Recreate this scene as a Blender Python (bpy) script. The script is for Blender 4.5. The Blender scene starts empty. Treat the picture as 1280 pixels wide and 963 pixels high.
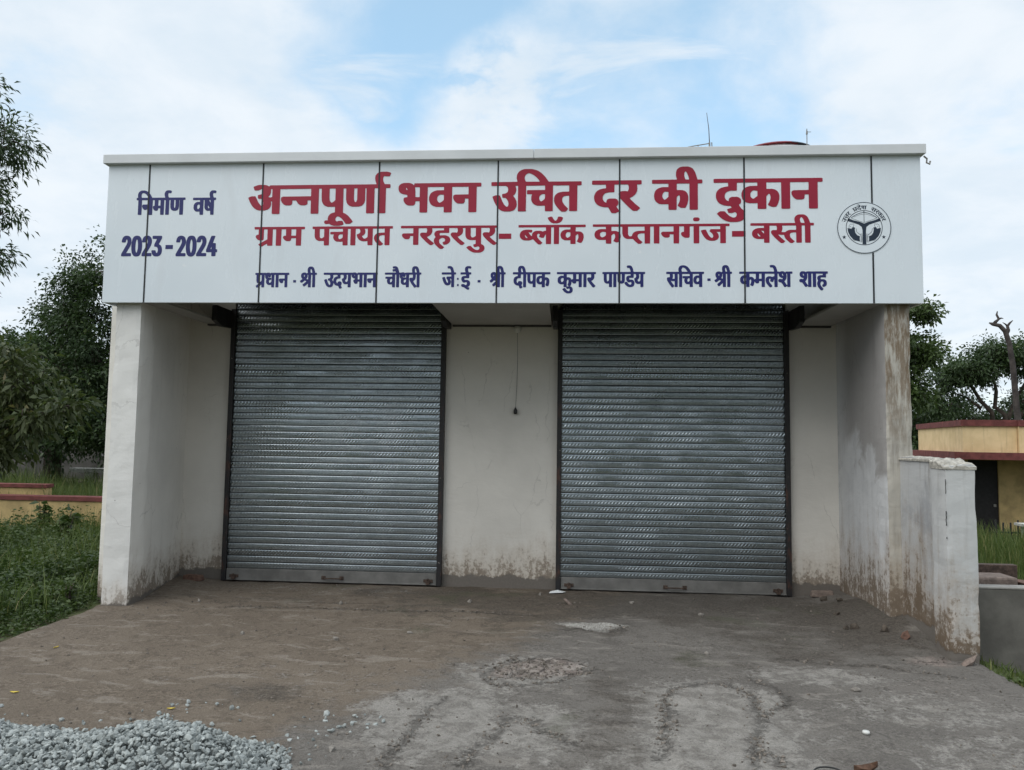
import bpy, bmesh, math, random
import numpy as np
from mathutils import Vector, Matrix, noise

# ------------------------------------------------------------------ camera, sky, sun, exposure
SC = bpy.context.scene
COL = SC.collection
CAM_LOC = Vector((4.3654, -8.9672, 1.7499))
cam_d = bpy.data.cameras.new('camera')
cam = bpy.data.objects.new('camera', cam_d)
COL.objects.link(cam)
_yaw, _pitch, _roll = 0.0710, 0.0718, 0.0141
_F = Vector((-math.sin(_yaw)*math.cos(_pitch), math.cos(_yaw)*math.cos(_pitch), math.sin(_pitch)))
_r = Vector((math.cos(_yaw), math.sin(_yaw), 0)); _u = _r.cross(_F)
_R = math.cos(_roll)*_r + math.sin(_roll)*_u
_U = math.cos(_roll)*_u - math.sin(_roll)*_r
cam.matrix_world = Matrix(((_R.x, _U.x, -_F.x, CAM_LOC.x), (_R.y, _U.y, -_F.y, CAM_LOC.y), (_R.z, _U.z, -_F.z, CAM_LOC.z), (0, 0, 0, 1)))
cam_d.sensor_width = 36.0
cam_d.lens = 36.0*936.76/1280.0
cam_d.clip_end = 2000.0
SC.camera = cam

SUN_EL, SUN_AZ = math.radians(48), math.radians(228)      # azimuth clockwise from +Y: behind cloud, in front of the shop and to the left
sun_d = bpy.data.lights.new('sun', 'SUN'); sun_d.energy = 1.25; sun_d.angle = math.radians(55); sun_d.color = (1.0, 0.96, 0.9)
sun = bpy.data.objects.new('sun', sun_d); COL.objects.link(sun)
_sd = Vector((math.sin(SUN_AZ)*math.cos(SUN_EL), math.cos(SUN_AZ)*math.cos(SUN_EL), math.sin(SUN_EL)))
sun.rotation_euler = _sd.to_track_quat('Z', 'Y').to_euler(); sun.location = (0, -20, 30)

W = bpy.data.worlds.new('World'); SC.world = W; W.use_nodes = True
SC.view_settings.view_transform = 'Standard'; SC.view_settings.look = 'None'
SC.view_settings.exposure = 0.5; SC.view_settings.gamma = 1.0; SC.view_settings.use_curve_mapping = False

# ------------------------------------------------------------------ node helpers
class NT:
    def __init__(s, tree): s.t = tree; s.n = tree.nodes; s.l = tree.links
    def put(s, sock, v):
        if v is None: return
        if isinstance(v, bpy.types.NodeSocket): s.l.new(v, sock)
        elif hasattr(sock, 'default_value'):
            if sock.type == 'RGBA' and len(v) == 3: v = (*v, 1)
            sock.default_value = v
    def node(s, typ, props=None, **ins):
        nd = s.n.new(typ)
        for k, v in (props or {}).items(): setattr(nd, k, v)
        for k, v in ins.items():
            k = k.replace('_', ' ')
            s.put(nd.inputs[k], v)
        return nd
    def math(s, op, a, b=None, c=None, clamp=False):
        nd = s.n.new('ShaderNodeMath'); nd.operation = op; nd.use_clamp = clamp
        for i, v in enumerate((a, b, c)):
            if v is not None: s.put(nd.inputs[i], v)
        return nd.outputs[0]
    def vmath(s, op, a, b=None):
        nd = s.n.new('ShaderNodeVectorMath'); nd.operation = op
        s.put(nd.inputs[0], a)
        if b is not None: s.put(nd.inputs[1], b)
        return nd.outputs['Value'] if op in ('DOT_PRODUCT', 'LENGTH', 'DISTANCE') else nd.outputs[0]
    def pos(s): return s.n.new('ShaderNodeNewGeometry').outputs['Position']
    def xyz(s, v):
        nd = s.n.new('ShaderNodeSeparateXYZ'); s.put(nd.inputs[0], v); return nd.outputs
    def comb(s, x, y, z):
        nd = s.n.new('ShaderNodeCombineXYZ')
        for i, v in enumerate((x, y, z)): s.put(nd.inputs[i], v)
        return nd.outputs[0]
    def noise(s, vec, scale, detail=4.0, rough=0.55, dist=0.0, color=False):
        nd = s.node('ShaderNodeTexNoise', Vector=vec, Scale=scale, Detail=detail, Roughness=rough, Distortion=dist)
        return nd.outputs['Color' if color else 'Fac']
    def voronoi(s, vec, scale, feature='F1', out='Distance', rnd=1.0):
        nd = s.node('ShaderNodeTexVoronoi', {'feature': feature}, Vector=vec, Scale=scale, Randomness=rnd)
        return nd.outputs[out]
    def step(s, v, a, b, lo=0.0, hi=1.0):
        nd = s.node('ShaderNodeMapRange', {'interpolation_type': 'SMOOTHSTEP'})
        for i, q in enumerate((v, a, b, lo, hi)): s.put(nd.inputs[i], q)
        return nd.outputs[0]
    def lin(s, v, a, b, lo=0.0, hi=1.0):
        nd = s.node('ShaderNodeMapRange')
        for i, q in enumerate((v, a, b, lo, hi)): s.put(nd.inputs[i], q)
        return nd.outputs[0]
    def mix(s, f, a, b, mode='MIX'):
        nd = s.n.new('ShaderNodeMix'); nd.data_type = 'RGBA'; nd.blend_type = mode
        s.put(nd.inputs[0], f); s.put(nd.inputs[6], a); s.put(nd.inputs[7], b)
        return nd.outputs[2]
    def attr(s, name, out='Fac'):
        nd = s.n.new('ShaderNodeAttribute'); nd.attribute_name = name; return nd.outputs[out]
    def bump(s, h, strength=0.3, dist=0.01):
        nd = s.node('ShaderNodeBump', Strength=strength, Distance=dist, Height=h); return nd.outputs[0]

def material(name):
    m = bpy.data.materials.new(name); m.use_nodes = True
    nt = NT(m.node_tree); b = m.node_tree.nodes['Principled BSDF']
    return m, nt, b

SKY_GAP_A, SKY_GAP_B = (0.03, 0.895, 0.445), (-.22, 0.83, 0.52)   # where the cloud is thinnest
# ------------------------------------------------------------------ sky: Nishita sky with broken white cloud
_n = NT(W.node_tree); _n.n.clear()
_out = _n.n.new('ShaderNodeOutputWorld'); _bg = _n.n.new('ShaderNodeBackground')
_sky = _n.node('ShaderNodeTexSky', {'sky_type': 'NISHITA', 'sun_disc': False, 'sun_elevation': SUN_EL, 'sun_rotation': SUN_AZ,
                                    'air_density': 1.0, 'dust_density': 0.6, 'ozone_density': 1.0})
_dir = _n.n.new('ShaderNodeTexCoord').outputs['Generated']
_x, _y, _z = _n.xyz(_dir)[:3]
_zz = _n.math('ADD', _n.math('MAXIMUM', _z, 0.0), 0.22)
_pl = _n.comb(_n.math('DIVIDE', _x, _zz), _n.math('DIVIDE', _y, _zz), 0.0)
_c1 = _n.noise(_pl, 1.15, 8.0, 0.56, 0.35)
_c2 = _n.noise(_n.vmath('ADD', _pl, (7.3, 2.1, 0)), 3.4, 6.0, 0.6, 0.2)
_cl = _n.math('ADD', _n.math('MULTIPLY', _c1, 0.8), _n.math('MULTIPLY', _c2, 0.2))
def _lobe(d, w):                                             # a clearer gap in the cloud cover round one compass direction
    v = Vector(d).normalized()
    return _n.math('MULTIPLY', _n.step(_n.vmath('DOT_PRODUCT', _dir, tuple(v)), math.cos(w), 1.0), 1.0)
_gap = _n.math('ADD', _n.math('MULTIPLY', _lobe(SKY_GAP_A, 0.38), 0.235), _n.math('MULTIPLY', _lobe(SKY_GAP_B, 0.22), 0.12))
_puff = _n.math('ADD', _n.math('MULTIPLY', _lobe((-.084, .905, .417), .115), .13), _n.math('MULTIPLY', _lobe((-.10, .89, .445), .07), .07))
_cl = _n.math('ADD', _cl, _n.math('MULTIPLY', _puff, _n.step(_n.noise(_n.vmath('ADD', _pl, (1.7, 8.8, 0)), 5.0, 6.0, 0.55, 0.3), .3, .55)))
_cov = _n.step(_n.math('SUBTRACT', _cl, _gap), 0.225, 0.43)
_wisp = _n.noise(_n.vmath('MULTIPLY', _n.vmath('ADD', _pl, (3.1, 5.2, 0)), (1.0, 2.1, 1.0)), 2.3, 7.0, 0.58, 0.5)
_cov = _n.math('MAXIMUM', _cov, _n.step(_wisp, 0.50, 0.72, 0.0, 0.85))
_cov = _n.math('MAXIMUM', _cov, _n.step(_z, 0.42, 0.05, 0.0, 0.75))
_skyc = _n.mix(1.0, _sky.outputs[0], (0.13, 0.13, 0.13, 1), 'MULTIPLY')
_skyc = _n.mix(1.0, _skyc, (0.115, 0.205, 0.22, 1), 'ADD')
_up = _n.step(_z, .50, .95, 1.0, 1.9)                      # overcast cloud is brightest overhead
_cw = _n.mix(_n.step(_c2, 0.3, 0.7), (0.53, 0.60, 0.665, 1), (0.63, 0.67, 0.71, 1))
_cw = _n.mix(1.0, _cw, _n.comb(_up, _up, _up), 'MULTIPLY')
_skyf = _n.mix(_n.math('MULTIPLY_ADD', _cov, 0.86, 0.10), _skyc, _cw)
_n.put(_bg.inputs[0], _skyf); _bg.inputs[1].default_value = 1.0
_n.l.new(_bg.outputs[0], _out.inputs[0])

# ------------------------------------------------------------------ object helpers
def tag(o, label=None, cat=None, group=None, kind=None):
    if label: o['label'] = label
    if cat: o['category'] = cat
    if group: o['group'] = group
    if kind: o['kind'] = kind
    return o

def empty(name, loc, label, cat, group=None):
    o = bpy.data.objects.new(name, None); COL.objects.link(o); o.location = loc; o.empty_display_size = 0.2
    return tag(o, label, cat, group)

def origin_of(p):
    v = Vector((0, 0, 0))
    while p is not None: v += p.location; p = p.parent
    return v

class MB:
    """collects shapes in world coordinates; build() links them as ONE mesh object under its parent"""
    def __init__(s): s.v = []; s.f = []; s.mi = []; s.cur = 0
    def poly(s, pts, faces):
        k = len(s.v); s.v += [tuple(p) for p in pts]
        for f in faces: s.f.append(tuple(i+k for i in f)); s.mi.append(s.cur)
        return s
    def hexa(s, c):                     # 8 corners: bottom 0-3 counter-clockwise, top 4-7
        return s.poly(c, [(3, 2, 1, 0), (4, 5, 6, 7), (0, 1, 5, 4), (1, 2, 6, 5), (2, 3, 7, 6), (3, 0, 4, 7)])
    def box(s, x0, x1, y0, y1, z0, z1):
        return s.hexa([(x0, y0, z0), (x1, y0, z0), (x1, y1, z0), (x0, y1, z0), (x0, y0, z1), (x1, y0, z1), (x1, y1, z1), (x0, y1, z1)])
    def tube(s, pts, rads, seg=8, cap=True):
        pts = [Vector(p) for p in pts]; n = len(pts)
        if not hasattr(rads, '__len__'): rads = [rads]*n
        k = len(s.v); ref = None
        for i, p in enumerate(pts):
            t = (pts[min(i+1, n-1)]-pts[max(i-1, 0)]).normalized()
            if ref is None: ref = Vector((1, 0, 0)) if abs(t.x) < .8 else Vector((0, 1, 0))
            a = (ref-t*ref.dot(t)).normalized(); ref = a; b = t.cross(a)
            for j in range(seg):
                q = 2*math.pi*j/seg
                s.v.append(tuple(p+(a*math.cos(q)+b*math.sin(q))*rads[i]))
        for i in range(n-1):
            for j in range(seg):
                j2 = (j+1) % seg
                s.f.append((k+i*seg+j, k+i*seg+j2, k+(i+1)*seg+j2, k+(i+1)*seg+j)); s.mi.append(s.cur)
        if cap:
            s.f.append(tuple(k+j for j in reversed(range(seg)))); s.mi.append(s.cur)
            s.f.append(tuple(k+(n-1)*seg+j for j in range(seg))); s.mi.append(s.cur)
        return s
    def lathe(s, c, prof, seg=24):      # prof: list of (radius, z) from bottom to top
        return s.tube([(c[0], c[1], c[2]+z) for r, z in prof], [max(r, 1e-4) for r, z in prof], seg)
    def prism(s, pts, axis, a, b):      # polygon in the two other axes, extruded along axis from a to b
        def P(u, v, w): return (w, u, v) if axis == 'x' else ((u, w, v) if axis == 'y' else (u, v, w))
        n = len(pts)
        return s.poly([P(u, v, a) for u, v in pts]+[P(u, v, b) for u, v in pts],
                      [tuple(reversed(range(n))), tuple(range(n, 2*n))]+[(i, (i+1) % n, n+(i+1) % n, n+i) for i in range(n)])
    def rock(s, c, r, rng, flat=0.75):
        ph = (1+5**.5)/2
        ico = [(-1, ph, 0), (1, ph, 0), (-1, -ph, 0), (1, -ph, 0), (0, -1, ph), (0, 1, ph), (0, -1, -ph), (0, 1, -ph), (ph, 0, -1), (ph, 0, 1), (-ph, 0, -1), (-ph, 0, 1)]
        fc = [(0, 11, 5), (0, 5, 1), (0, 1, 7), (0, 7, 10), (0, 10, 11), (1, 5, 9), (5, 11, 4), (11, 10, 2), (10, 7, 6), (7, 1, 8), (3, 9, 4), (3, 4, 2), (3, 2, 6), (3, 6, 8), (3, 8, 9), (4, 9, 5), (2, 4, 11), (6, 2, 10), (8, 6, 7), (9, 8, 1)]
        rot = Matrix.Rotation(rng.uniform(0, 6.3), 3, Vector((rng.uniform(-1, 1), rng.uniform(-1, 1), rng.uniform(-1, 1)+1e-3)))
        sx, sy, sz = rng.uniform(.75, 1.25), rng.uniform(.55, 1), rng.uniform(.45, flat)
        pts = []
        for p in ico:
            q = Vector(p)*(r/1.9*rng.uniform(.58, 1.25)); q = Vector((q.x*sx, q.y*sy, q.z*sz)); q = rot @ q
            pts.append((c[0]+q.x, c[1]+q.y, c[2]+q.z))
        return s.poly(pts, fc)
    def build(s, name, mats, parent=None, smooth=False, bevel=0.0, loc=None):
        me = bpy.data.meshes.new(name)
        o0 = origin_of(parent) if parent is not None else Vector(loc or (0, 0, 0))
        me.from_pydata([(x-o0.x, y-o0.y, z-o0.z) for x, y, z in s.v], [], s.f)
        mats = mats if isinstance(mats, (list, tuple)) else [mats]
        for m in mats: me.materials.append(m)
        if len(mats) > 1: me.polygons.foreach_set('material_index', s.mi)
        if smooth: me.polygons.foreach_set('use_smooth', [True]*len(me.polygons))
        me.update()
        o = bpy.data.objects.new(name, me); COL.objects.link(o)
        if parent is not None: o.parent = parent
        else: o.location = o0
        if bevel:
            md = o.modifiers.new('bevel', 'BEVEL'); md.width = bevel; md.segments = 2; md.limit_method = 'ANGLE'
        return o

def mesh_np(name, V, Q, mats, parent=None, attrs=None, smooth=False, loc=(0, 0, 0)):
    """mesh from numpy vertices and quads, with float point attributes"""
    me = bpy.data.meshes.new(name)
    o0 = origin_of(parent) if parent is not None else Vector(loc)
    V = np.asarray(V, np.float32)-np.array(o0, np.float32); Q = np.asarray(Q, np.int32)
    me.vertices.add(len(V)); me.vertices.foreach_set('co', V.ravel())
    n, k = Q.shape
    me.loops.add(n*k); me.loops.foreach_set('vertex_index', Q.ravel())
    me.polygons.add(n); me.polygons.foreach_set('loop_start', np.arange(0, n*k, k, dtype=np.int32))
    me.polygons.foreach_set('loop_total', np.full(n, k, np.int32))
    if smooth: me.polygons.foreach_set('use_smooth', np.ones(n, bool))
    me.update(calc_edges=True); me.validate()
    for an, av in (attrs or {}).items():
        a = me.attributes.new(an, 'FLOAT', 'POINT'); a.data.foreach_set('value', np.asarray(av, np.float32))
    for m in (mats if isinstance(mats, (list, tuple)) else [mats]): me.materials.append(m)
    o = bpy.data.objects.new(name, me); COL.objects.link(o)
    if parent is not None: o.parent = parent
    else: o.location = o0
    return o

def copy_tree(o, parent=None):
    c = o.copy(); COL.objects.link(c); c.parent = parent
    for ch in list(o.children): copy_tree(ch, c)
    return c

def fbm(x, y, s, seed=0.0, oct=4):
    return noise.fractal(Vector((x*s, y*s, seed)), 1.0, 2.0, oct)
def sstep(v, a, b):
    t = min(1.0, max(0.0, (v-a)/(b-a))); return t*t*(3-2*t)
# ------------------------------------------------------------------ materials
def plaster(name, base, dirt=(0.16, 0.12, 0.085), foot=0.35, foot_amt=0.8, patch=0.09, mottled=0.0, cool=(0.36, 0.38, 0.40), streak=0.0, top=9.0, top_amt=0.0, seed=0.0, slope=0.0, wet=0.0):
    """whitewashed plaster with splashed dirt at the foot, bare cement below and old water marks"""
    m, n, b = material(name)
    p = n.vmath('ADD', n.pos(), (seed, seed*.7, 0)); x, y, z = n.xyz(n.pos())[:3]
    if slope:                                               # the foot line follows rising cement along y
        z = n.math('SUBTRACT', z, n.math('MULTIPLY', n.math('SUBTRACT', 0.0, y), slope))
    big = n.noise(p, 0.9, 5, .6); mid = n.noise(p, 5.0, 6, .62); fine = n.noise(p, 38, 4, .6)
    st = n.noise(n.vmath('MULTIPLY', p, (9, 9, .9)), 1.0, 5, .6)
    c = n.mix(n.step(big, .35, .7), base, tuple(v*.88 for v in base))
    c = n.mix(n.math('MULTIPLY', n.step(mid, .55, .8), .25), c, tuple(v*.8 for v in base))
    if mottled:
        bl = n.step(n.math('ADD', n.math('MULTIPLY', n.noise(p, 2.2, 6, .65, .6), .7), n.math('MULTIPLY', st, .3)), .46, .62)
        c = n.mix(n.math('MULTIPLY', bl, mottled), c, cool)
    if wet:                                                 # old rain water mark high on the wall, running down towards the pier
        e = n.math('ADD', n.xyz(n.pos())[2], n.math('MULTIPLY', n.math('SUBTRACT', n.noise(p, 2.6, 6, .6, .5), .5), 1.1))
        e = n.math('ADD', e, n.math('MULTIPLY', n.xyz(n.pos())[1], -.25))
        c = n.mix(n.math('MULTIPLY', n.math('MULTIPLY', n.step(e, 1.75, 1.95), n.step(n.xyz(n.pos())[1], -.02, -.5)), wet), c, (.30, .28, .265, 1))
    if streak:
        s2 = n.step(st, .5, .68); c = n.mix(n.math('MULTIPLY', s2, streak), c, (.24, .22, .19, 1))
    if top_amt:
        t = n.step(n.math('ADD', z, n.math('MULTIPLY', n.math('SUBTRACT', st, .5), 1.6)), top-.9, top+.5)
        t2 = n.math('MULTIPLY', t, n.step(n.noise(n.vmath('MULTIPLY', p, (3, 3, .55)), 9, 7, .72), .38, .58))
        c = n.mix(n.math('MULTIPLY', t2, top_amt), c, (.155, .105, .06, 1))
    # foot: splash stain with ragged upper limit, speckles, then bare cement
    zz = n.math('ADD', z, n.math('ADD', n.math('MULTIPLY', n.math('SUBTRACT', st, .5), -.5*foot*2), n.math('ADD', n.math('MULTIPLY', n.math('SUBTRACT', mid, .5), -.7*foot*2), n.math('MULTIPLY', n.math('SUBTRACT', fine, .5), -.35*foot*2))))
    f1 = n.step(zz, foot*1.15, foot*.15)
    c = n.mix(n.math('MULTIPLY', f1, foot_amt*.55), c, (dirt[0]*2.1, dirt[1]*2.05, dirt[2]*1.9, 1))
    f2 = n.math('MULTIPLY', n.step(zz, foot*.8, foot*.1), n.step(n.math('ADD', n.noise(n.vmath('MULTIPLY', p, (1, 1, .6)), 24, 6, .75), n.step(zz, foot*.7, -.05, 0, .16)), .52, .60))
    c = n.mix(n.math('MULTIPLY', f2, foot_amt), c, (*dirt, 1))
    f3 = n.step(n.math('ADD', z, n.math('MULTIPLY', n.math('SUBTRACT', mid, .5), -.22)), patch+.012, patch-.012)
    c = n.mix(f3, c, n.mix(fine, (.13, .115, .10, 1), (.19, .17, .15, 1)))
    pit = n.step(n.voronoi(p, 7.0), .05, .02); pit = n.math('MULTIPLY', pit, n.step(n.noise(p, 3.1, 2), .56, .62))
    c = n.mix(n.math('MULTIPLY', pit, .8), c, (.10, .09, .08, 1))
    n.put(b.inputs['Base Color'], c); b.inputs['Roughness'].default_value = .9; b.inputs['Specular IOR Level'].default_value = .25
    tro = n.noise(n.vmath('MULTIPLY', p, (1.0, 1.0, 2.2)), 2.4, 3, .5, .8)                       # trowel sweeps and hairline cracks
    ck = n.voronoi(n.vmath('ADD', n.vmath('MULTIPLY', p, (1.6, 1.6, .55)), n.vmath('MULTIPLY', n.noise(p, 2.5, 5, .6, color=True), (.35, .35, .35))), 1.3, 'DISTANCE_TO_EDGE')
    hair = n.math('MULTIPLY', n.step(ck, .010, .002), n.step(n.noise(p, 1.1, 3), .50, .60)); c = n.mix(n.math('MULTIPLY', hair, .24), c, (.17, .155, .14, 1))
    n.put(b.inputs['Base Color'], c)
    h = n.math('ADD', n.math('ADD', n.math('MULTIPLY', mid, .6), n.math('MULTIPLY', tro, 1.6)), n.math('ADD', n.math('MULTIPLY', fine, .25), n.math('MULTIPLY', f3, -.6)))
    n.put(b.inputs['Normal'], n.bump(h, .35, .012))
    return m

def simple(name, col, rough=.7, metal=0.0, var=.25, scale=14.0, bump=0.0, spec=.4):
    m, n, b = material(name); p = n.pos()
    f = n.noise(p, scale, 6, .6)
    c = n.mix(n.step(f, .3, .72), tuple(v*(1-var) for v in col), tuple(min(1, v*(1+var)) for v in col))
    n.put(b.inputs['Base Color'], c); b.inputs['Roughness'].default_value = rough; b.inputs['Metallic'].default_value = metal
    b.inputs['Specular IOR Level'].default_value = spec
    if bump: n.put(b.inputs['Normal'], n.bump(n.noise(p, scale*4, 5, .65), bump, .01))
    return m

M = {}
M['wall'] = plaster('front wall whitewash', (.71, .68, .625), foot=.62, foot_amt=.75, patch=.13)
M['pier'] = plaster('left pier whitewash', (.72, .71, .685), foot=.26, foot_amt=.55, patch=.02, seed=3.1)
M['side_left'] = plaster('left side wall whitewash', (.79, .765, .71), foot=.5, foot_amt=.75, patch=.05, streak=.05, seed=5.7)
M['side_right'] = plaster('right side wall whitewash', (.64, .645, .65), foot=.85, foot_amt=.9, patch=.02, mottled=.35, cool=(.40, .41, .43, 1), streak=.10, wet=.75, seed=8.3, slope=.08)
M['pier_stained'] = plaster('stained right pier', (.50, .475, .42), foot=.95, foot_amt=.8, patch=.14, mottled=.35, cool=(.34, .335, .32, 1), streak=.6, top=2.35, top_amt=.85, seed=11.9)
M['boundary'] = plaster('weathered boundary wall', (.50, .505, .505), foot=1.15, foot_amt=1.0, patch=.16, mottled=.7, cool=(.31, .315, .33, 1), streak=.45, seed=14.2)
M['post'] = plaster('weathered gate post', (.56, .565, .56), foot=.85, foot_amt=1.0, patch=.07, mottled=.55, cool=(.38, .39, .40, 1), streak=.3, seed=17.7)
M['rawtop'] = simple('broken plaster top', (.40, .38, .335), .95, var=.3, scale=22, bump=.6)
M['soffit'] = simple('soffit board', (.36, .35, .325), .6, var=.08, scale=3)
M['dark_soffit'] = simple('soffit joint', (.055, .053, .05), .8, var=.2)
M['concrete'] = simple('raw concrete', (.27, .26, .24), .9, var=.25, scale=5, bump=.4)
M['cement_grey'] = simple('grey cement render', (.125, .118, .105), .9, var=.22, scale=3.5, bump=.3)
M['cement_pale'] = simple('pale cement edge', (.50, .49, .45), .9, var=.2, scale=9, bump=.4)
M['steel_dark'] = simple('dark painted steel', (.022, .021, .022), .5, var=.4, scale=9, spec=.5)
M['iron'] = simple('rusty iron', (.075, .05, .038), .75, var=.5, scale=30, bump=.3)
M['white_plastic'] = simple('white plastic', (.55, .55, .52), .4, var=.05)
M['black_plastic'] = simple('black plastic', (.02, .02, .02), .4, var=.1)
M['red_vinyl'] = simple('red vinyl', (.29, .006, .030), .45, var=.06, scale=5)
M['blue_vinyl'] = simple('blue vinyl', (.012, .016, .12), .45, var=.08, scale=5)
M['navy_vinyl'] = simple('navy print', (.012, .024, .045), .4, var=.08, scale=5)
M['sealant'] = simple('dark joint sealant', (.015, .018, .022), .6, var=.2)
def m_yellow():
    m, n, b = material('rain streaked ochre wall paint'); p = n.pos()
    f = n.noise(p, 2.2, 6, .6); st = n.noise(n.vmath('MULTIPLY', p, (7, 7, .5)), 1.0, 6, .65)
    c = n.mix(n.step(f, .3, .7), (.66, .49, .26, 1), (.80, .61, .35, 1)); c = n.mix(n.math('MULTIPLY', n.step(st, .50, .70), .5), c, (.40, .28, .15, 1))
    c = n.mix(n.math('MULTIPLY', n.step(n.noise(p, 12, 5, .7), .62, .72), .4), c, (.80, .70, .52, 1))
    n.put(b.inputs['Base Color'], c); b.inputs['Roughness'].default_value = .9; n.put(b.inputs['Normal'], n.bump(f, .2, .02)); return m
M['yellow_wall'] = m_yellow()
M['yellow_wall_low'] = simple('faded ochre wall paint', (.52, .38, .18), .9, var=.25, scale=2.5, bump=.15)
M['maroon'] = simple('maroon coping paint', (.155, .045, .04), .8, var=.3, scale=6, bump=.15)
M['door_dark'] = simple('dark door', (.016, .014, .015), .6, var=.3)
M['old_wall'] = simple('old grey wall', (.085, .08, .075), .95, var=.3, scale=1.6, bump=.4)
M['bark'] = simple('bark', (.055, .043, .034), .95, var=.45, scale=7, bump=.6)
M['dead_bark'] = simple('dead bark', (.048, .041, .038), .95, var=.5, scale=4, bump=.6)
M['brick'] = simple('broken brick', (.135, .078, .058), .95, var=.35, scale=25, bump=.5)
M['brick_dusty'] = simple('dusty brick', (.19, .148, .125), .95, var=.3, scale=20, bump=.5)
M['grit'] = simple('dusty grit', (.15, .13, .11), .95, var=.45, scale=25)
M['stone'] = simple('loose stone', (.23, .21, .185), .9, var=.3, scale=30, bump=.4)
M['soil'] = simple('dark soil clod', (.085, .07, .056), .98, var=.35, scale=20, bump=.5)
M['leaf_yellow'] = simple('fallen yellow leaf', (.55, .42, .06), .6, var=.25, scale=40)
M['leaf_brown'] = simple('dry brown leaf', (.10, .055, .035), .8, var=.3, scale=40)
M['paper'] = simple('paper scrap', (.72, .74, .74), .8, var=.1)
M['tank_white'] = simple('tank white plastic', (.75, .76, .76), .4, var=.05)
M['tank_red'] = simple('tank red lid', (.20, .02, .03), .45, var=.15)
M['tank_dark'] = simple('tank dark plastic', (.03, .035, .05), .4, var=.1)

def m_acp():
    m, n, b = material('white aluminium composite panel'); p = n.pos()
    f = n.noise(p, .8, 3, .5); d = n.noise(n.vmath('MULTIPLY', p, (3, 3, .8)), 1.6, 6, .65)
    c = n.mix(n.step(f, .35, .65), (.67, .73, .775, 1), (.71, .765, .805, 1))
    c = n.mix(n.math('MULTIPLY', n.step(d, .5, .78), .22), c, (.52, .535, .55, 1))
    smudge = n.math('MULTIPLY', n.step(n.noise(p, 9, 5, .7), .66, .78), .5)
    c = n.mix(smudge, c, (.85, .86, .86, 1))
    n.put(b.inputs['Base Color'], c); n.put(b.inputs['Roughness'], n.lin(d, .3, .8, .20, .36))
    b.inputs['Specular IOR Level'].default_value = .5
    n.put(b.inputs['Normal'], n.bump(n.noise(n.vmath('MULTIPLY', p, (1.4, 1, .8)), 1.3, 2, .5), .3, .03))
    return m
M['acp'] = m_acp()
M['coping_metal'] = simple('coping sheet metal', (.60, .62, .63), .35, var=.06, scale=2, spec=.5)

SLAT = 0.0750
def m_shutter():
    m, n, b = material('embossed galvanised slats'); p = n.pos(); x, y, z = n.xyz(p)[:3]
    row = n.math('FLOOR', n.math('DIVIDE', z, SLAT)); fr = n.math('SUBTRACT', n.math('DIVIDE', z, SLAT), row)
    wob = n.math('ADD', n.math('MULTIPLY', n.noise(n.comb(n.math('MULTIPLY', x, 2.0), row, 0), 1.0, 2, .5), .5), n.math('MULTIPLY', n.noise(p, 1.6, 3, .6), .5))
    rn = n.node('ShaderNodeTexWhiteNoise', {'noise_dimensions': '1D'}, W=row).outputs['Value']
    band = n.math('MULTIPLY', n.step(fr, .26, .36), n.step(fr, .86, .76))
    ph = n.math('ADD', n.math('MULTIPLY', x, 2*math.pi/.040), n.math('ADD', n.math('MULTIPLY', n.math('SINE', n.math('MULTIPLY', fr, 2*math.pi)), 1.6), n.math('MULTIPLY', rn, 6.28)))
    rope = n.math('MULTIPLY', n.math('SINE', ph), band)
    fine = n.noise(p, 120, 3, .6)
    spangle = n.voronoi(p, 55, out='Color'); sp = n.xyz(spangle)[0]
    worn = n.noise(n.vmath('MULTIPLY', p, (1.2, 1, 3)), 1.5, 4, .6)
    c = n.mix(sp, (.295, .335, .36, 1), (.395, .435, .46, 1))
    c = n.mix(n.math('MULTIPLY', n.step(worn, .52, .75), .45), c, (.26, .30, .315, 1))
    dust = n.math('MULTIPLY', n.step(n.math('ADD', z, n.math('MULTIPLY', worn, .5)), .75, .2), .3)
    c = n.mix(dust, c, (.40, .415, .40, 1))
    groove = n.math('ADD', n.step(fr, .085, .045), n.step(fr, .945, .975))
    c = n.mix(n.math('MULTIPLY', groove, .75), c, (.06, .06, .06, 1))
    n.put(b.inputs['Base Color'], c); b.inputs['Metallic'].default_value = .95
    n.put(b.inputs['Roughness'], n.math('ADD', n.lin(worn, .3, .7, .22, .30), n.math('MULTIPLY', rn, .06)))
    h = n.math('ADD', n.math('MULTIPLY', rope, n.lin(wob, .38, .62, .0, 1.25)), n.math('MULTIPLY', fine, .06))
    n.put(b.inputs['Normal'], n.bump(h, .52, .0042))
    return m
M['slats'] = m_shutter()
def m_rail():
    m, n, b = material('black guide rail with rust'); p = n.pos()
    f = n.noise(n.vmath('MULTIPLY', p, (3, 3, 1)), 4, 6, .7); z = n.xyz(p)[2]
    r = n.math('MULTIPLY', n.step(f, .5, .66), n.step(z, 2.9, 1.2))
    c = n.mix(r, (.018, .017, .018, 1), (.075, .035, .025, 1))
    c = n.mix(n.step(n.noise(p, 24, 3, .6), .70, .74), c, (.30, .27, .24, 1))
    n.put(b.inputs['Base Color'], c); b.inputs['Roughness'].default_value = .55
    return m
M['rail'] = m_rail()
M['bar'] = simple('dusty grey bottom bar', (.19, .185, .175), .6, metal=.3, var=.2, scale=6)

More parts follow.
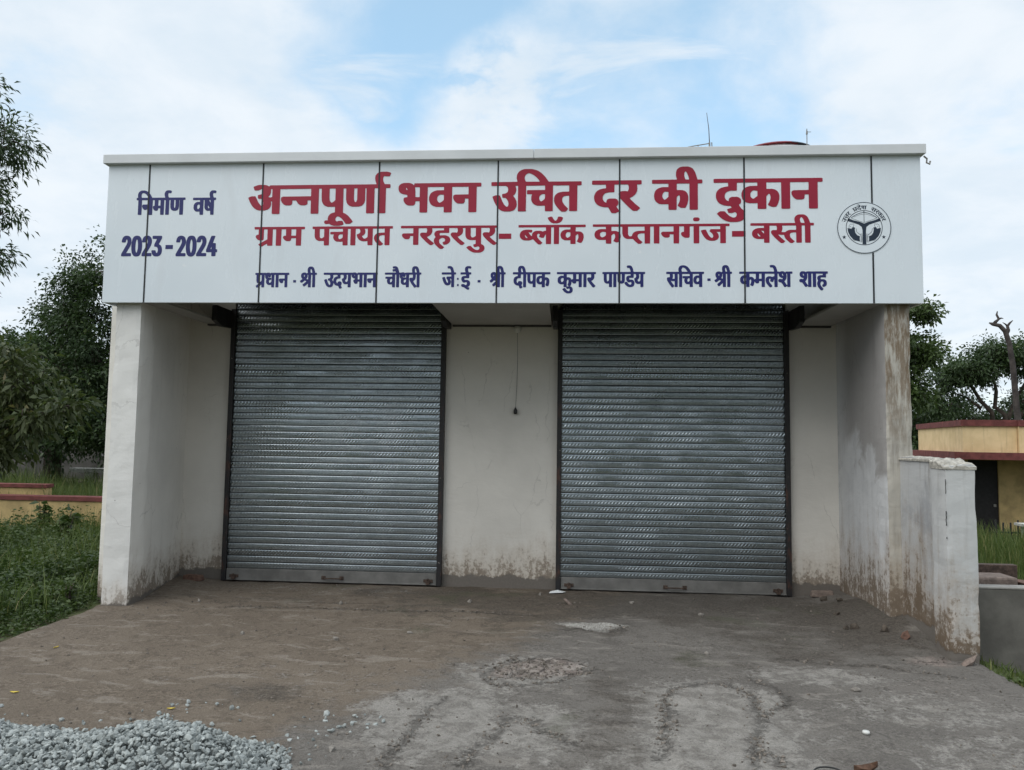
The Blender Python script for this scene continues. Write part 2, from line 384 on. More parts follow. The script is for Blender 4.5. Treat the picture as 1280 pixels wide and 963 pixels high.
def m_leaf(name, lo, hi, warm, wamt=.12, rough=.5, trans=.22):
    m, n, b = material(name)
    t = n.attr('tint'); c = n.mix(t, (*lo, 1), (*hi, 1))
    c = n.mix(n.math('MULTIPLY', n.step(t, 1-wamt, 1.0), .85), c, (*warm, 1))
    n.put(b.inputs['Base Color'], c); b.inputs['Roughness'].default_value = rough; b.inputs['Specular IOR Level'].default_value = .3
    tr = n.n.new('ShaderNodeBsdfTranslucent'); n.put(tr.inputs[0], n.mix(1.0, c, (1.3, 1.5, .8, 1), 'MULTIPLY'))
    mx = n.n.new('ShaderNodeMixShader'); mx.inputs[0].default_value = trans
    o = next(q for q in n.n if q.type == 'OUTPUT_MATERIAL')
    n.l.new(b.outputs[0], mx.inputs[1]); n.l.new(tr.outputs[0], mx.inputs[2]); n.l.new(mx.outputs[0], o.inputs[0])
    return m
M['leaf_dark'] = m_leaf('dark green leaves', (.018, .034, .015), (.066, .102, .040), (.12, .13, .04), .10)
M['leaf_mid'] = m_leaf('mid green leaves', (.035, .058, .020), (.085, .125, .040), (.16, .15, .045), .10)
M['leaf_olive'] = m_leaf('olive green leaves', (.045, .060, .026), (.100, .120, .048), (.17, .13, .06), .14)
M['weed'] = m_leaf('weed leaves', (.025, .046, .014), (.090, .126, .038), (.15, .15, .05), .08)
M['grass'] = m_leaf('long grass', (.055, .085, .022), (.145, .185, .060), (.27, .225, .11), .28)

def m_ground():
    m, n, b = material('earth with sparse green'); p = n.pos()
    f = n.noise(p, .35, 6, .6); g = n.noise(p, 7, 6, .65)
    c = n.mix(n.step(g, .3, .7), (.085, .068, .048, 1), (.15, .125, .09, 1))
    c = n.mix(n.math('MULTIPLY', n.step(f, .36, .55), .8), c, n.mix(g, (.030, .048, .016, 1), (.07, .095, .03, 1)))
    n.put(b.inputs['Base Color'], c); b.inputs['Roughness'].default_value = 1.0; b.inputs['Specular IOR Level'].default_value = .1
    n.put(b.inputs['Normal'], n.bump(g, .6, .05)); return m
M['ground'] = m_ground()

def m_drive():
    m, n, b = material('worn dusty concrete'); p = n.pos()
    big = n.noise(p, .75, 5, .6, .4); mid = n.noise(n.vmath('MULTIPLY', p, (1, 1.5, 1)), 3.6, 8, .68, .5); mid2 = n.noise(n.vmath('ADD', p, (4.2, 1.7, 0)), 7.5, 8, .7, .7)
    fine = n.noise(p, 34, 7, .72); grain = n.noise(p, 95, 4, .7); grit = n.noise(p, 170, 3, .6)
    worn = n.attr('worn'); damp = n.attr('damp'); pink = n.attr('pink'); edge = n.attr('edge'); grey = n.attr('grey'); pale = n.attr('pale')
    gv = n.step(n.math('ADD', grey, n.math('MULTIPLY', n.math('SUBTRACT', mid, .5), 1.1)), .25, .75)
    lo = n.mix(gv, (.098, .077, .058, 1), (.098, .088, .078, 1)); hi = n.mix(gv, (.225, .184, .143, 1), (.205, .188, .168, 1))
    c = n.mix(n.step(big, .32, .68), n.mix(.38, lo, hi), n.mix(.72, lo, hi))
    c = n.mix(n.math('MULTIPLY', n.step(mid, .44, .58), .75), c, n.mix(n.step(fine, .38, .60), lo, hi))
    c = n.mix(n.math('MULTIPLY', n.step(mid2, .52, .60), .55), c, lo)
    c = n.mix(n.math('MULTIPLY', n.step(n.noise(n.vmath('MULTIPLY', p, (1, 2.6, 1)), 2.3, 8, .72, .8), .54, .62), .6), c, n.mix(fine, hi, (.33, .30, .262, 1)))
    wv = n.step(n.math('ADD', worn, n.math('MULTIPLY', n.math('SUBTRACT', n.math('ADD', n.math('MULTIPLY', mid2, .6), n.math('MULTIPLY', fine, .55)), .575), 3.2)), .30, .85)
    wc = n.mix(n.step(mid2, .36, .62), (.185, .170, .152, 1), (.335, .315, .285, 1))
    wc = n.mix(n.math('MULTIPLY', n.step(n.voronoi(p, 48), .30, .16), .6), wc, n.mix(n.noise(p, 48, 1), (.10, .095, .09, 1), (.42, .40, .37, 1)))
    c = n.mix(n.math('MULTIPLY', wv, .8), c, wc)
    pv = n.step(n.math('ADD', pale, n.math('MULTIPLY', n.math('SUBTRACT', fine, .5), 1.6)), .38, .62)
    c = n.mix(pv, c, n.mix(n.step(grain, .36, .62), (.20, .19, .17, 1), (.52, .50, .46, 1)))
    c = n.mix(n.math('MULTIPLY', n.step(n.math('ADD', pink, n.math('MULTIPLY', n.math('SUBTRACT', fine, .5), 1.6)), .4, .95), .5), c, n.mix(n.step(mid2, .4, .6), (.23, .165, .14, 1), (.36, .285, .25, 1)))
    dv = n.step(n.math('ADD', damp, n.math('MULTIPLY', n.math('SUBTRACT', mid, .5), 1.5)), .30, .80)
    c = n.mix(n.math('MULTIPLY', dv, .72), c, n.mix(n.step(fine, .36, .64), (.050, .041, .033, 1), (.105, .089, .073, 1)))
    moss = n.math('MULTIPLY', n.step(n.noise(p, .9, 4, .6), .57, .68), n.step(n.math('ADD', damp, mid), .6, 1.0)); c = n.mix(n.math('MULTIPLY', moss, .35), c, (.075, .085, .045, 1))
    ck = n.voronoi(n.vmath('ADD', p, n.vmath('MULTIPLY', n.noise(p, 3.0, 6, .65, color=True), (.5, .5, 0))), 3.2, 'DISTANCE_TO_EDGE')
    crack = n.math('MULTIPLY', n.step(ck, .016, .003), n.step(n.math('ADD', pink, n.math('MULTIPLY', n.noise(p, 3.3, 3), .5)), .62, .85))
    ed = n.math('MULTIPLY', n.math('SUBTRACT', 1.0, edge), .16)                                   # metres from the rim line
    ew = n.math('MULTIPLY', n.step(n.noise(p, 3.4, 4, .65), .46, .60), n.lin(n.noise(p, 6.5, 3), .3, .7, .0, .011))
    ev = n.step(n.math('SUBTRACT', n.math('ADD', ed, n.math('MULTIPLY', n.math('SUBTRACT', fine, .5), .075)), ew), .005, -.004)
    ev = n.math('MULTIPLY', ev, n.step(edge, .02, .3))
    ev2 = n.math('MULTIPLY', n.step(n.math('ADD', n.math('MULTIPLY', edge, .34), n.noise(p, 30, 7, .85, .6)), .76, .92), .32)
    ev = n.math('MAXIMUM', ev, ev2)
    crack = n.math('MAXIMUM', crack, n.math('MULTIPLY', ev, .9))
    c = n.mix(n.math('MULTIPLY', crack, .68), c, (.055, .047, .040, 1))
    g2 = n.lin(grain, .28, .72, .72, 1.28); c = n.mix(1.0, c, n.comb(g2, g2, g2), 'MULTIPLY')
    c = n.mix(n.math('MULTIPLY', n.step(n.noise(p, 62, 3, .7), .61, .66), .6), c, (.050, .042, .035, 1))
    c = n.mix(n.math('MULTIPLY', n.step(grit, .64, .72), .45), c, (.40, .37, .33, 1))
    c = n.mix(n.math('MULTIPLY', n.step(n.voronoi(n.vmath('MULTIPLY', p, (1, 1, .2)), 9.0), .075, .045), n.step(n.noise(p, 2.1, 2), .47, .56)), c, (.06, .05, .042, 1))
    n.put(b.inputs['Base Color'], c)
    n.put(b.inputs['Roughness'], n.lin(dv, 0, 1, .92, .78)); b.inputs['Specular IOR Level'].default_value = .25
    h = n.math('ADD', n.math('ADD', n.math('MULTIPLY', mid, .8), n.math('MULTIPLY', fine, .6)), n.math('ADD', n.math('MULTIPLY', grain, .35), n.math('ADD', n.math('MULTIPLY', grit, .12), n.math('MULTIPLY', crack, -1.1))))
    n.put(b.inputs['Normal'], n.bump(h, .95, .03)); return m
M['drive'] = m_drive()
def m_gravel():
    m, n, b = material('crushed grey stone'); t = n.attr('tint'); p = n.pos(); f = n.noise(p, 55, 5, .65)
    c = n.mix(t, (.15, .165, .16, 1), (.39, .415, .40, 1)); c = n.mix(n.math('MULTIPLY', n.step(f, .4, .7), .45), c, (.16, .175, .17, 1))
    n.put(b.inputs['Base Color'], c); b.inputs['Roughness'].default_value = .85
    n.put(b.inputs['Normal'], n.bump(f, .4, .006)); return m
M['gravel'] = m_gravel()

# ------------------------------------------------------------------ ground, driveway
X_L, X_R = -0.42, 7.77                                       # edges of the driveway
def terrain(x, y):
    z = -0.035
    l = max(0.0, X_L-x); r = max(0.0, x-X_R)
    z -= .24*sstep(l, .1, 3.0)*(1 if y < 30 else 1)
    z -= .13*sstep(r, .02, .5)+.10*sstep(r, .5, 3.0)
    if x > X_R: z -= .34*sstep(y, 1.5, 9.0)
    else: z -= .06*sstep(y, 2.0, 9.0)
    z += .03*fbm(x, y, .5, 3.0)*min(1, l+r)
    return z
def lattice(xs, ys, fz):
    V = [(x, y, fz(x, y)) for y in ys for x in xs]; nx = len(xs)
    Q = [(j*nx+i, j*nx+i+1, (j+1)*nx+i+1, (j+1)*nx+i) for j in range(len(ys)-1) for i in range(nx-1)]
    return V, Q
gx = sorted(set([-600, -300, -150, -80, -50]+[round(-40+.8*i, 3) for i in range(46)]+[round(-3.2+.1*i, 3) for i in range(32)]+[0, 2, 4, 6, 7.6]+[round(7.7+.05*i, 3) for i in range(20)]+[round(8.7+.5*i, 3) for i in range(80)]+[60, 90, 160, 300, 600]))
gy = [-300, -120, -60, -30]+[round(-20+.4*i, 3) for i in range(80)]+[round(12+1.5*i, 3) for i in range(36)]+[80, 120, 200, 350, 700]
V, Q = lattice(gx, gy, terrain)
ground = mesh_np('ground', V, Q, M['ground'], smooth=True); tag(ground, kind='structure')

WORN = [(4.05, -3.15, .55, .45, .9), (3.75, -4.25, .75, .75, 1.0), (5.35, -3.9, .62, .95, 1.15), (5.2, -4.9, .8, .6, .9), (6.25, -3.05, .62, .30, .75), (6.9, -3.7, .8, .5, .5), (2.6, -3.6, 1.2, .5, .25), (1.9, -.35, 1.9, .22, .35), (6.9, -4.6, .7, .6, .55)]
DAMP = [(4.9, -.75, 3.6, 1.0, .75), (6.6, -1.8, 1.5, 1.2, .6), (.9, -1.3, 1.5, .7, .35), (3.6, -2.0, 1.4, .35, .4), (4.75, -3.6, .3, .9, .6), (7.2, -1.2, .55, 1.1, .95), (3.6, -.9, 2.2, .35, .5), (6.0, -2.6, 1.3, .5, .45), (2.2, -3.85, .55, .28, .6), (4.65, -1.75, .62, .3, .45), (6.6, -2.1, 1.2, .5, .5), (4.6, -4.6, .35, .7, .5), (1.0, -.95, 1.6, .12, .5)]
PINK = [(4.15, -3.05, .45, .3, .8), (7.0, -3.3, .5, .35, .45), (7.35, -2.55, .3, .2, .8), (4.35, -.9, .3, .12, .7), (5.25, -3.6, .4, .3, .35)]
def blobs(L, x, y, w=0.0):
    v = 0.0
    for cx, cy, rx, ry, a in L:
        d = math.hypot((x-cx)/rx, (y-cy)/ry)+w
        v = max(v, a*(1-sstep(d, .45, 1.25)))
    return v
RIMS = [([(4.89, -4.66), (5.01, -4.25), (5.04, -3.72), (5.13, -3.5), (5.27, -3.38), (5.54, -3.31), (5.67, -3.54), (5.65, -3.93), (5.51, -4.31), (5.41, -4.71)], .036, 1.0),
        ([(3.42, -4.91), (3.43, -4.78), (3.47, -4.41), (3.52, -3.99), (3.57, -3.8)], .05, .75), ([(3.82, -4.82), (3.85, -4.69), (3.98, -4.41), (4.04, -4.11), (4.16, -4.09), (4.26, -4.33), (4.42, -4.48)], .07, .8),
        ([(3.79, -3.29), (3.9, -3.50), (4.13, -3.48), (4.35, -3.36), (4.62, -3.06)], .035, .85), ([(3.79, -3.29), (3.88, -3.05), (4.01, -2.84), (4.22, -2.88), (4.38, -2.95)], .03, .7), ([(3.99, -3.29), (4.07, -3.1), (4.16, -3.33)], .02, .8),
        ([(5.47, -4.49), (5.57, -4.59), (5.57, -4.72)], .022, 1.0), ([(5.65, -3.93), (5.88, -3.67), (5.91, -3.38), (5.76, -3.18)], .03, .55),
        ([(.9, -1.42), (1.9, -1.33), (2.7, -1.36), (3.4, -1.30), (4.1, -1.37)], .028, .75), ([(1.6, -1.1), (2.5, -1.05)], .02, .6), ([(4.3, -1.88), (4.9, -1.86), (4.98, -1.6)], .045, .6), ([(6.1, -2.6), (6.9, -2.75), (7.4, -3.0)], .04, .45)]
def rim(x, y):                                                # broken rims and joints of the old slabs
    wx = x+.045*fbm(x, y, 3.0, 41.0)+.02*fbm(x, y, 11.0, 42.0); wy = y+.045*fbm(x, y, 3.0, 43.0)+.02*fbm(x, y, 11.0, 44.0); v = 0.0
    for L, w, a in RIMS:
        for (ax, ay), (bx, by) in zip(L[:-1], L[1:]):
            if abs(wx-(ax+bx)/2) > .7 or abs(wy-(ay+by)/2) > .5: continue
            dx_, dy_ = bx-ax, by-ay; t = max(0, min(1, ((wx-ax)*dx_+(wy-ay)*dy_)/(dx_*dx_+dy_*dy_)))
            d = math.hypot(wx-ax-t*dx_, wy-ay-t*dy_)
            v = max(v, 1-min(1, (d+(1-a)*.02)/.16))
    return v
def slab_edge(x, y):
    return math.hypot((x-5.33)/.38, (y+4.3)/1.0)+.16*fbm(x, y, 2.1, 9.0)
def drive_z(x, y):
    z = .010*fbm(x, y, .9, 1.0)+.006*fbm(x, y, 3.5, 2.0)
    z += .14*sstep(x, 6.95, 7.6)*sstep(y, -2.6, -1.2)*(1-.45*sstep(y, -.9, 0))
    z += .03*sstep(x, .35, -.1)*sstep(y, -1.6, -.3)
    d = slab_edge(x, y); z += .014*(1-sstep(d, .93, 1.03)); z -= .010*max(0, rim(x, y)-.75)*4 if y < -2.2 else 0
    z += .0035*fbm(x, y, 9.0, 31.0, 3)+.008*max(0, fbm(x, y, 2.2, 33.0))
    z -= .05*sstep(y, -4.5, -9.0)
    if y > -.35: z -= .006*sstep(y, -.35, 0)
    e = min(x-X_L, X_R-x); z -= .03*(1-sstep(e, 0, .10))
    return z
dx = [X_L]+[round(X_L+.025*i, 4) for i in range(1, 327)]+[X_R]
dy = [-60, -40, -25, -18, -14, -11, -9, -7.5, -6.8, -6.3, -5.9]+[round(-5.6+.025*i, 4) for i in range(227)]+[.09]
Vd = []; att = {'worn': [], 'damp': [], 'pink': [], 'edge': [], 'grey': [], 'pale': []}
for y in dy:
    for x in dx:
        xx = x
        if x < X_L+.2: xx = x+.10*fbm(3.0, y, 1.1, 5.0)*(1-(x-X_L)/.2)
        if x > X_R-.2: xx = x+.05*fbm(5.0, y, 1.6, 6.0)*(1-(X_R-x)/.2)
        Vd.append((xx, y, drive_z(x, y)))
        w = .30*fbm(x, y, 1.7, 4.0)
        att['worn'].append(blobs(WORN, x, y, w)); att['damp'].append(blobs(DAMP, x, y, w)); att['pink'].append(blobs(PINK, x, y, w*1.4+.3*fbm(x, y, 5.0, 52.0)))
        att['edge'].append(rim(x, y)); att['pale'].append(blobs([(4.64, -1.72, .36, .17, 1.0), (4.86, -1.70, .22, .08, .8), (4.45, -1.68, .2, .09, .8)], x, y, w*1.5+.25*fbm(x, y, 7.0, 51.0))); att['grey'].append(sstep(x-.55*(y+3.0)+.5*w, 2.6, 4.6))
nx = len(dx)
Qd = [(j*nx+i, j*nx+i+1, (j+1)*nx+i+1, (j+1)*nx+i) for j in range(len(dy)-1) for i in range(nx-1)]
drive = mesh_np('driveway', Vd, Qd, M['drive'], attrs=att, smooth=True); tag(drive, kind='structure')

# ------------------------------------------------------------------ the shop building
FY = -1.588                                                  # front face of the fascia
shop = empty('shop_building', (3.6, 1.5, 0), 'long low whitewashed shop with two closed rolling shutters in a deep recess', 'shop')
A0, A1, B0, B1 = .2525, 2.9246, 4.2736, 6.9692               # outer edges of the guide rails
XL, XR = -.304, 7.528; HT = 3.13
def panel_wall(x0, x1):
    return MB().box(x0, x1, 0, .23, -.3, 4.0)
mb = panel_wall(XL-.25, A0+.015); mb.box(A1-.015, B0+.015, 0, .23, -.3, 4.0); mb.box(B1-.015, XR+.25, 0, .23, -.3, 4.0)
mb.box(A0+.015, A1-.015, .08, .23, 3.35, 4.0); mb.box(B0+.015, B1-.015, .08, .23, 3.35, 4.0)
mb.build('front_wall', M['wall'], shop)
# side walls run forward to the piers, the piers end them
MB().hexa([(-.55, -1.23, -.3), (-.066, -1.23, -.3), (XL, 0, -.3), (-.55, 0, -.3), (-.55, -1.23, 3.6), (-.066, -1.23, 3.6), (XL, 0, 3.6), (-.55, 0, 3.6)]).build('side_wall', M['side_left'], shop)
def rough_column(x0, x1, y0, y1, z0, z1, amp, seed, step=.06, topamp=0.0, side=0):
    """square column with hand-plastered, slightly wavy faces"""
    m = MB(); nz = max(2, int((z1-z0)/step)); nu = 5
    ring = [(x0+(x1-x0)*i/nu, y0) for i in range(nu)]+[(x1, y0+(y1-y0)*i/nu) for i in range(nu)]+[(x1-(x1-x0)*i/nu, y1) for i in range(nu)]+[(x0, y1-(y1-y0)*i/nu) for i in range(nu)]
    n = len(ring); cx, cy = (x0+x1)/2, (y0+y1)/2; pts = []
    for k in range(nz+1):
        z = z0+(z1-z0)*k/nz
        for i, (x, y) in enumerate(ring):
            corner = (i % nu == 0)
            w = amp*noise.noise(Vector((x*3+seed, y*3, z*1.7)))+amp*.5*noise.noise(Vector((x*9+seed, y*9, z*8)))
            if corner: w -= amp*.7*max(0, noise.noise(Vector((seed+i*3.3, 1.7, z*5.0))))*2.2+.004
            d = Vector((x-cx, y-cy)).normalized()
            zz = z+(topamp*noise.noise(Vector((x*11, y*11, seed))) if k == nz else 0)
            pts.append((x+d.x*w, y+d.y*w, zz))
    fc = [(k*n+i, k*n+(i+1) % n, (k+1)*n+(i+1) % n, (k+1)*n+i) for k in range(nz) for i in range(n)]
    m.poly(pts, fc); c = len(m.v)
    if side: m.mi = [1 if (side > 0 and nu <= i < 2*nu) or (side < 0 and i >= 3*nu) else 0 for k in range(nz) for i in range(n)]
    zt = z1+topamp*.8
    m.v.append((cx, cy, zt)); m.v.append((cx, cy, z0))
    for i in range(n): m.f.append((nz*n+i, nz*n+(i+1) % n, c)); m.mi.append(m.cur); m.f.append(((i+1) % n, i, c+1)); m.mi.append(m.cur)
    return m
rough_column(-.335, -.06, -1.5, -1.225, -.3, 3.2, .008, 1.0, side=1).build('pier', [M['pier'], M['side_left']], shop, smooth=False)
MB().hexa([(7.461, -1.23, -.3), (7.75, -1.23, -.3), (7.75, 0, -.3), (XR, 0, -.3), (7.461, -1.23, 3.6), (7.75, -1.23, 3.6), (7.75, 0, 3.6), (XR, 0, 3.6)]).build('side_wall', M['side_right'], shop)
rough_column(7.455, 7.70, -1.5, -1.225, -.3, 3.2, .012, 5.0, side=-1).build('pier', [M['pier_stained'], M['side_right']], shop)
# body behind and roof slab
mb = MB().box(-.55, -.32, .23, 5.5, -.3, 4.0); mb.box(7.55, 7.75, .23, 5.5, -.3, 4.0); mb.box(-.32, 7.55, 5.3, 5.5, -.3, 4.0)
mb.build('rear_wall', M['wall'], shop)
MB().box(-.60, 7.80, -1.15, 5.6, 4.0, 4.16).build('roof', M['concrete'], shop)
# soffit: boards between the fascia and the wall on both sides and in the middle, with dark joints
def soffit(x0, x1):
    m = MB(); m.box(x0, x1, -1.535, -.004, 3.118, 3.14)
    s = m.build('soffit', M['soffit'], shop)
    j = MB(); j.box(x0+.004, x1-.004, -.06, -.006, 3.098, 3.119)
    j.build('joint', M['dark_soffit'], s)
    return s
soffit(-.06, A0-.075); soffit(A1+.075, B0-.075); soffit(B1+.075, 7.46)
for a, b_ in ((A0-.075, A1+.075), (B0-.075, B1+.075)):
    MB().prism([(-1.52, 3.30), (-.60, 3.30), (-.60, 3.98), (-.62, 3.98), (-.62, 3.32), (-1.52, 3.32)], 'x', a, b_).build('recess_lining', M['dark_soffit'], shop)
def shutter(x0, x1, seed):
    rng = random.Random(seed)
    i0, i1 = x0+.055, x1-.055
    m = MB(); z = .115; yb = -.035
    k0 = int(math.ceil(.115/SLAT))
    prof = [(.0, .006), (.035, .004), (.055, -.0045), (.14, -.0064), (.5, -.0076), (.86, -.0064), (.945, -.0045), (.968, .004), (1.0, .006)]
    nseg = 14
    for k in range(k0, 52):
        z0 = k*SLAT
        if z0 > 3.72: break
        dz = rng.uniform(-.0012, .0012); tl = rng.uniform(-.0009, .0009)
        pts = []
        for i in range(nseg+1):
            x = i0+(i1-i0)*i/nseg; bow = .0028*noise.noise(Vector((x*1.3, k*.35, seed)))+.0007*noise.noise(Vector((x*4, k*3.1, seed)))
            for f, d in prof:
                z_ = z0+f*SLAT+(dz if 0 < f < 1 else 0); yy = yb+d+bow+tl*(f-.5)*2*(1 if 0 < f < 1 else 0)
                if z_ > 3.20: yy += (z_-3.20)**2*.9
                pts.append((x, yy, z_))
        n = len(prof)
        m.poly(pts, [(i*n+j, (i+1)*n+j, (i+1)*n+j+1, i*n+j+1) for i in range(nseg) for j in range(n-1)])
    cur = m.build('rolling_shutter', M['slats'], shop)
    for xa, s in ((x0, 1), (x1, -1)):
        xa0, xa1 = (xa, xa+.056) if s > 0 else (xa-.056, xa)
        g = MB(); g.box(xa0, xa1, -.075, -.055, .005, 3.30)
        g.box(*((xa, xa+.006) if s > 0 else (xa-.006, xa)), -.055, .002, .005, 3.30)
        g.build('guide_rail', M['rail'], cur, bevel=.002)
        px0, px1 = (xa-.055, xa-.002) if s > 0 else (xa+.002, xa+.055)
        MB().prism([(-.004, 3.07), (-.30, 3.05), (-.47, 3.10), (-.47, 3.28), (-.004, 3.28)], 'x', px0, px1).build('roller_bracket', M['steel_dark'], cur)
    bar = MB(); bar.box(i0+.004, i1-.004, -.056, -.030, .022, .149); bar.box(i0+.004, i1-.004, -.066, -.0562, .012, .028)
    bo = bar.build('bottom_bar', M['bar'], cur, bevel=.003)
    cx = (i0+i1)/2+.03
    h = MB(); h.tube([(cx-.11, -.058, .066), (cx-.11, -.088, .066), (cx-.09, -.098, .066), (cx+.09, -.098, .066), (cx+.11, -.088, .066), (cx+.11, -.058, .066)], .0075, 8)
    h.box(cx-.135, cx-.085, -.062, -.0562, .045, .087); h.box(cx+.085, cx+.135, -.062, -.0562, .045, .087)
    h.build('handle', M['iron'], cur)
    for lx in (i0+.10, i1-.10):
        l = MB(); l.box(lx-.055, lx+.055, -.064, -.0563, .044, .078); l.box(lx-.022, lx+.022, -.094, -.0645, .026, .062)
        l.tube([(lx-.014, -.079, .060), (lx-.014, -.079, .082), (lx, -.079, .090), (lx+.014, -.079, .082), (lx+.014, -.079, .060)], .0042, 6)
        l.build('padlock', M['iron'], cur)
    return cur
sh1 = shutter(A0, A1, 3); sh2 = shutter(B0, B1, 8)
sh1['label'] = 'left rolling shutter with a brighter sheen'; sh2['label'] = 'right rolling shutter, darker towards the top'

# ------------------------------------------------------------------ fascia signboard
FL, FR, ZB, ZT = -.4432, 7.7979, 3.1029, 4.5621
sign = empty('shop_signboard', (3.68, FY, ZB), 'long white panelled fascia signboard with red and blue Hindi lettering above the two shutters', 'signboard')
seams = [.01+1.22*k for k in range(7)]
edges = [FL]+seams+[FR]
for a, b_ in zip(edges[:-1], edges[1:]):
    MB().box(a+.004, b_-.004, FY, FY+.035, ZB, ZT).build('panel', M['acp'], sign, bevel=.002)
MB().box(FL+.002, FR-.002, FY+.036, FY+.055, ZB+.004, ZT).build('backing', M['steel_dark'], sign)
for a, b_ in ((FL, FL+.03), (FR-.03, FR)): MB().box(a, b_, FY+.056, -1.05, ZB, ZT).build('return_panel', M['acp'], sign)
MB().box(FL+.031, FR-.031, FY+.056, -1.537, ZB+.002, ZB+.02).build('soffit_strip', M['soffit'], sign)
for s in seams:
    MB().box(s-.0075, s+.0075, FY-.0040, FY+.004, ZB+.002, ZT-.004).build('joint', M['sealant'], sign)
# coping in two lengths, turned down at the front
for a, b_ in ((FL-.03, 4.03), (4.034, FR+.03)): MB().box(a, b_, FY-.055, FY+.55, ZT, ZT+.095).build('coping', M['coping_metal'], sign, bevel=.004)
MB().tube([(FR+.03, FY+.0, ZT-.01), (FR+.06, FY, ZT-.035), (FR+.055, FY, ZT-.075), (FR+.085, FY, ZT-.09), (FR+.09, FY, ZT-.06)], .009, 6).build('hook', M['concrete'], sign)

def flat_shape(name, mat, rings, y, thick, parent, ox=0.0, oz=0.0):
    """flat lettering cut from sheet: rings of (x, z), holes by the even-odd rule"""
    cu = bpy.data.curves.new(name, 'CURVE'); cu.dimensions = '2D'; cu.fill_mode = 'BOTH'; cu.extrude = thick/2
    for r in rings:
        sp = cu.splines.new('POLY'); sp.points.add(len(r)-1); sp.use_cyclic_u = True
        for p_, (x, z) in zip(sp.points, r): p_.co = (x+ox, z+oz, 0, 1)
    tmp = bpy.data.objects.new(name, cu); COL.objects.link(tmp)
    dg = bpy.context.evaluated_depsgraph_get(); me = bpy.data.meshes.new_from_object(tmp.evaluated_get(dg))
    bpy.data.objects.remove(tmp); bpy.data.curves.remove(cu)
    o0 = origin_of(parent)
    me.transform(Matrix(((1, 0, 0, -o0.x), (0, 0, -1, y-o0.y), (0, 1, 0, -o0.z), (0, 0, 0, 1))))
    me.name = name; me.materials.clear(); me.materials.append(mat)
    o = bpy.data.objects.new(name, me); COL.objects.link(o); o.parent = parent
    return o
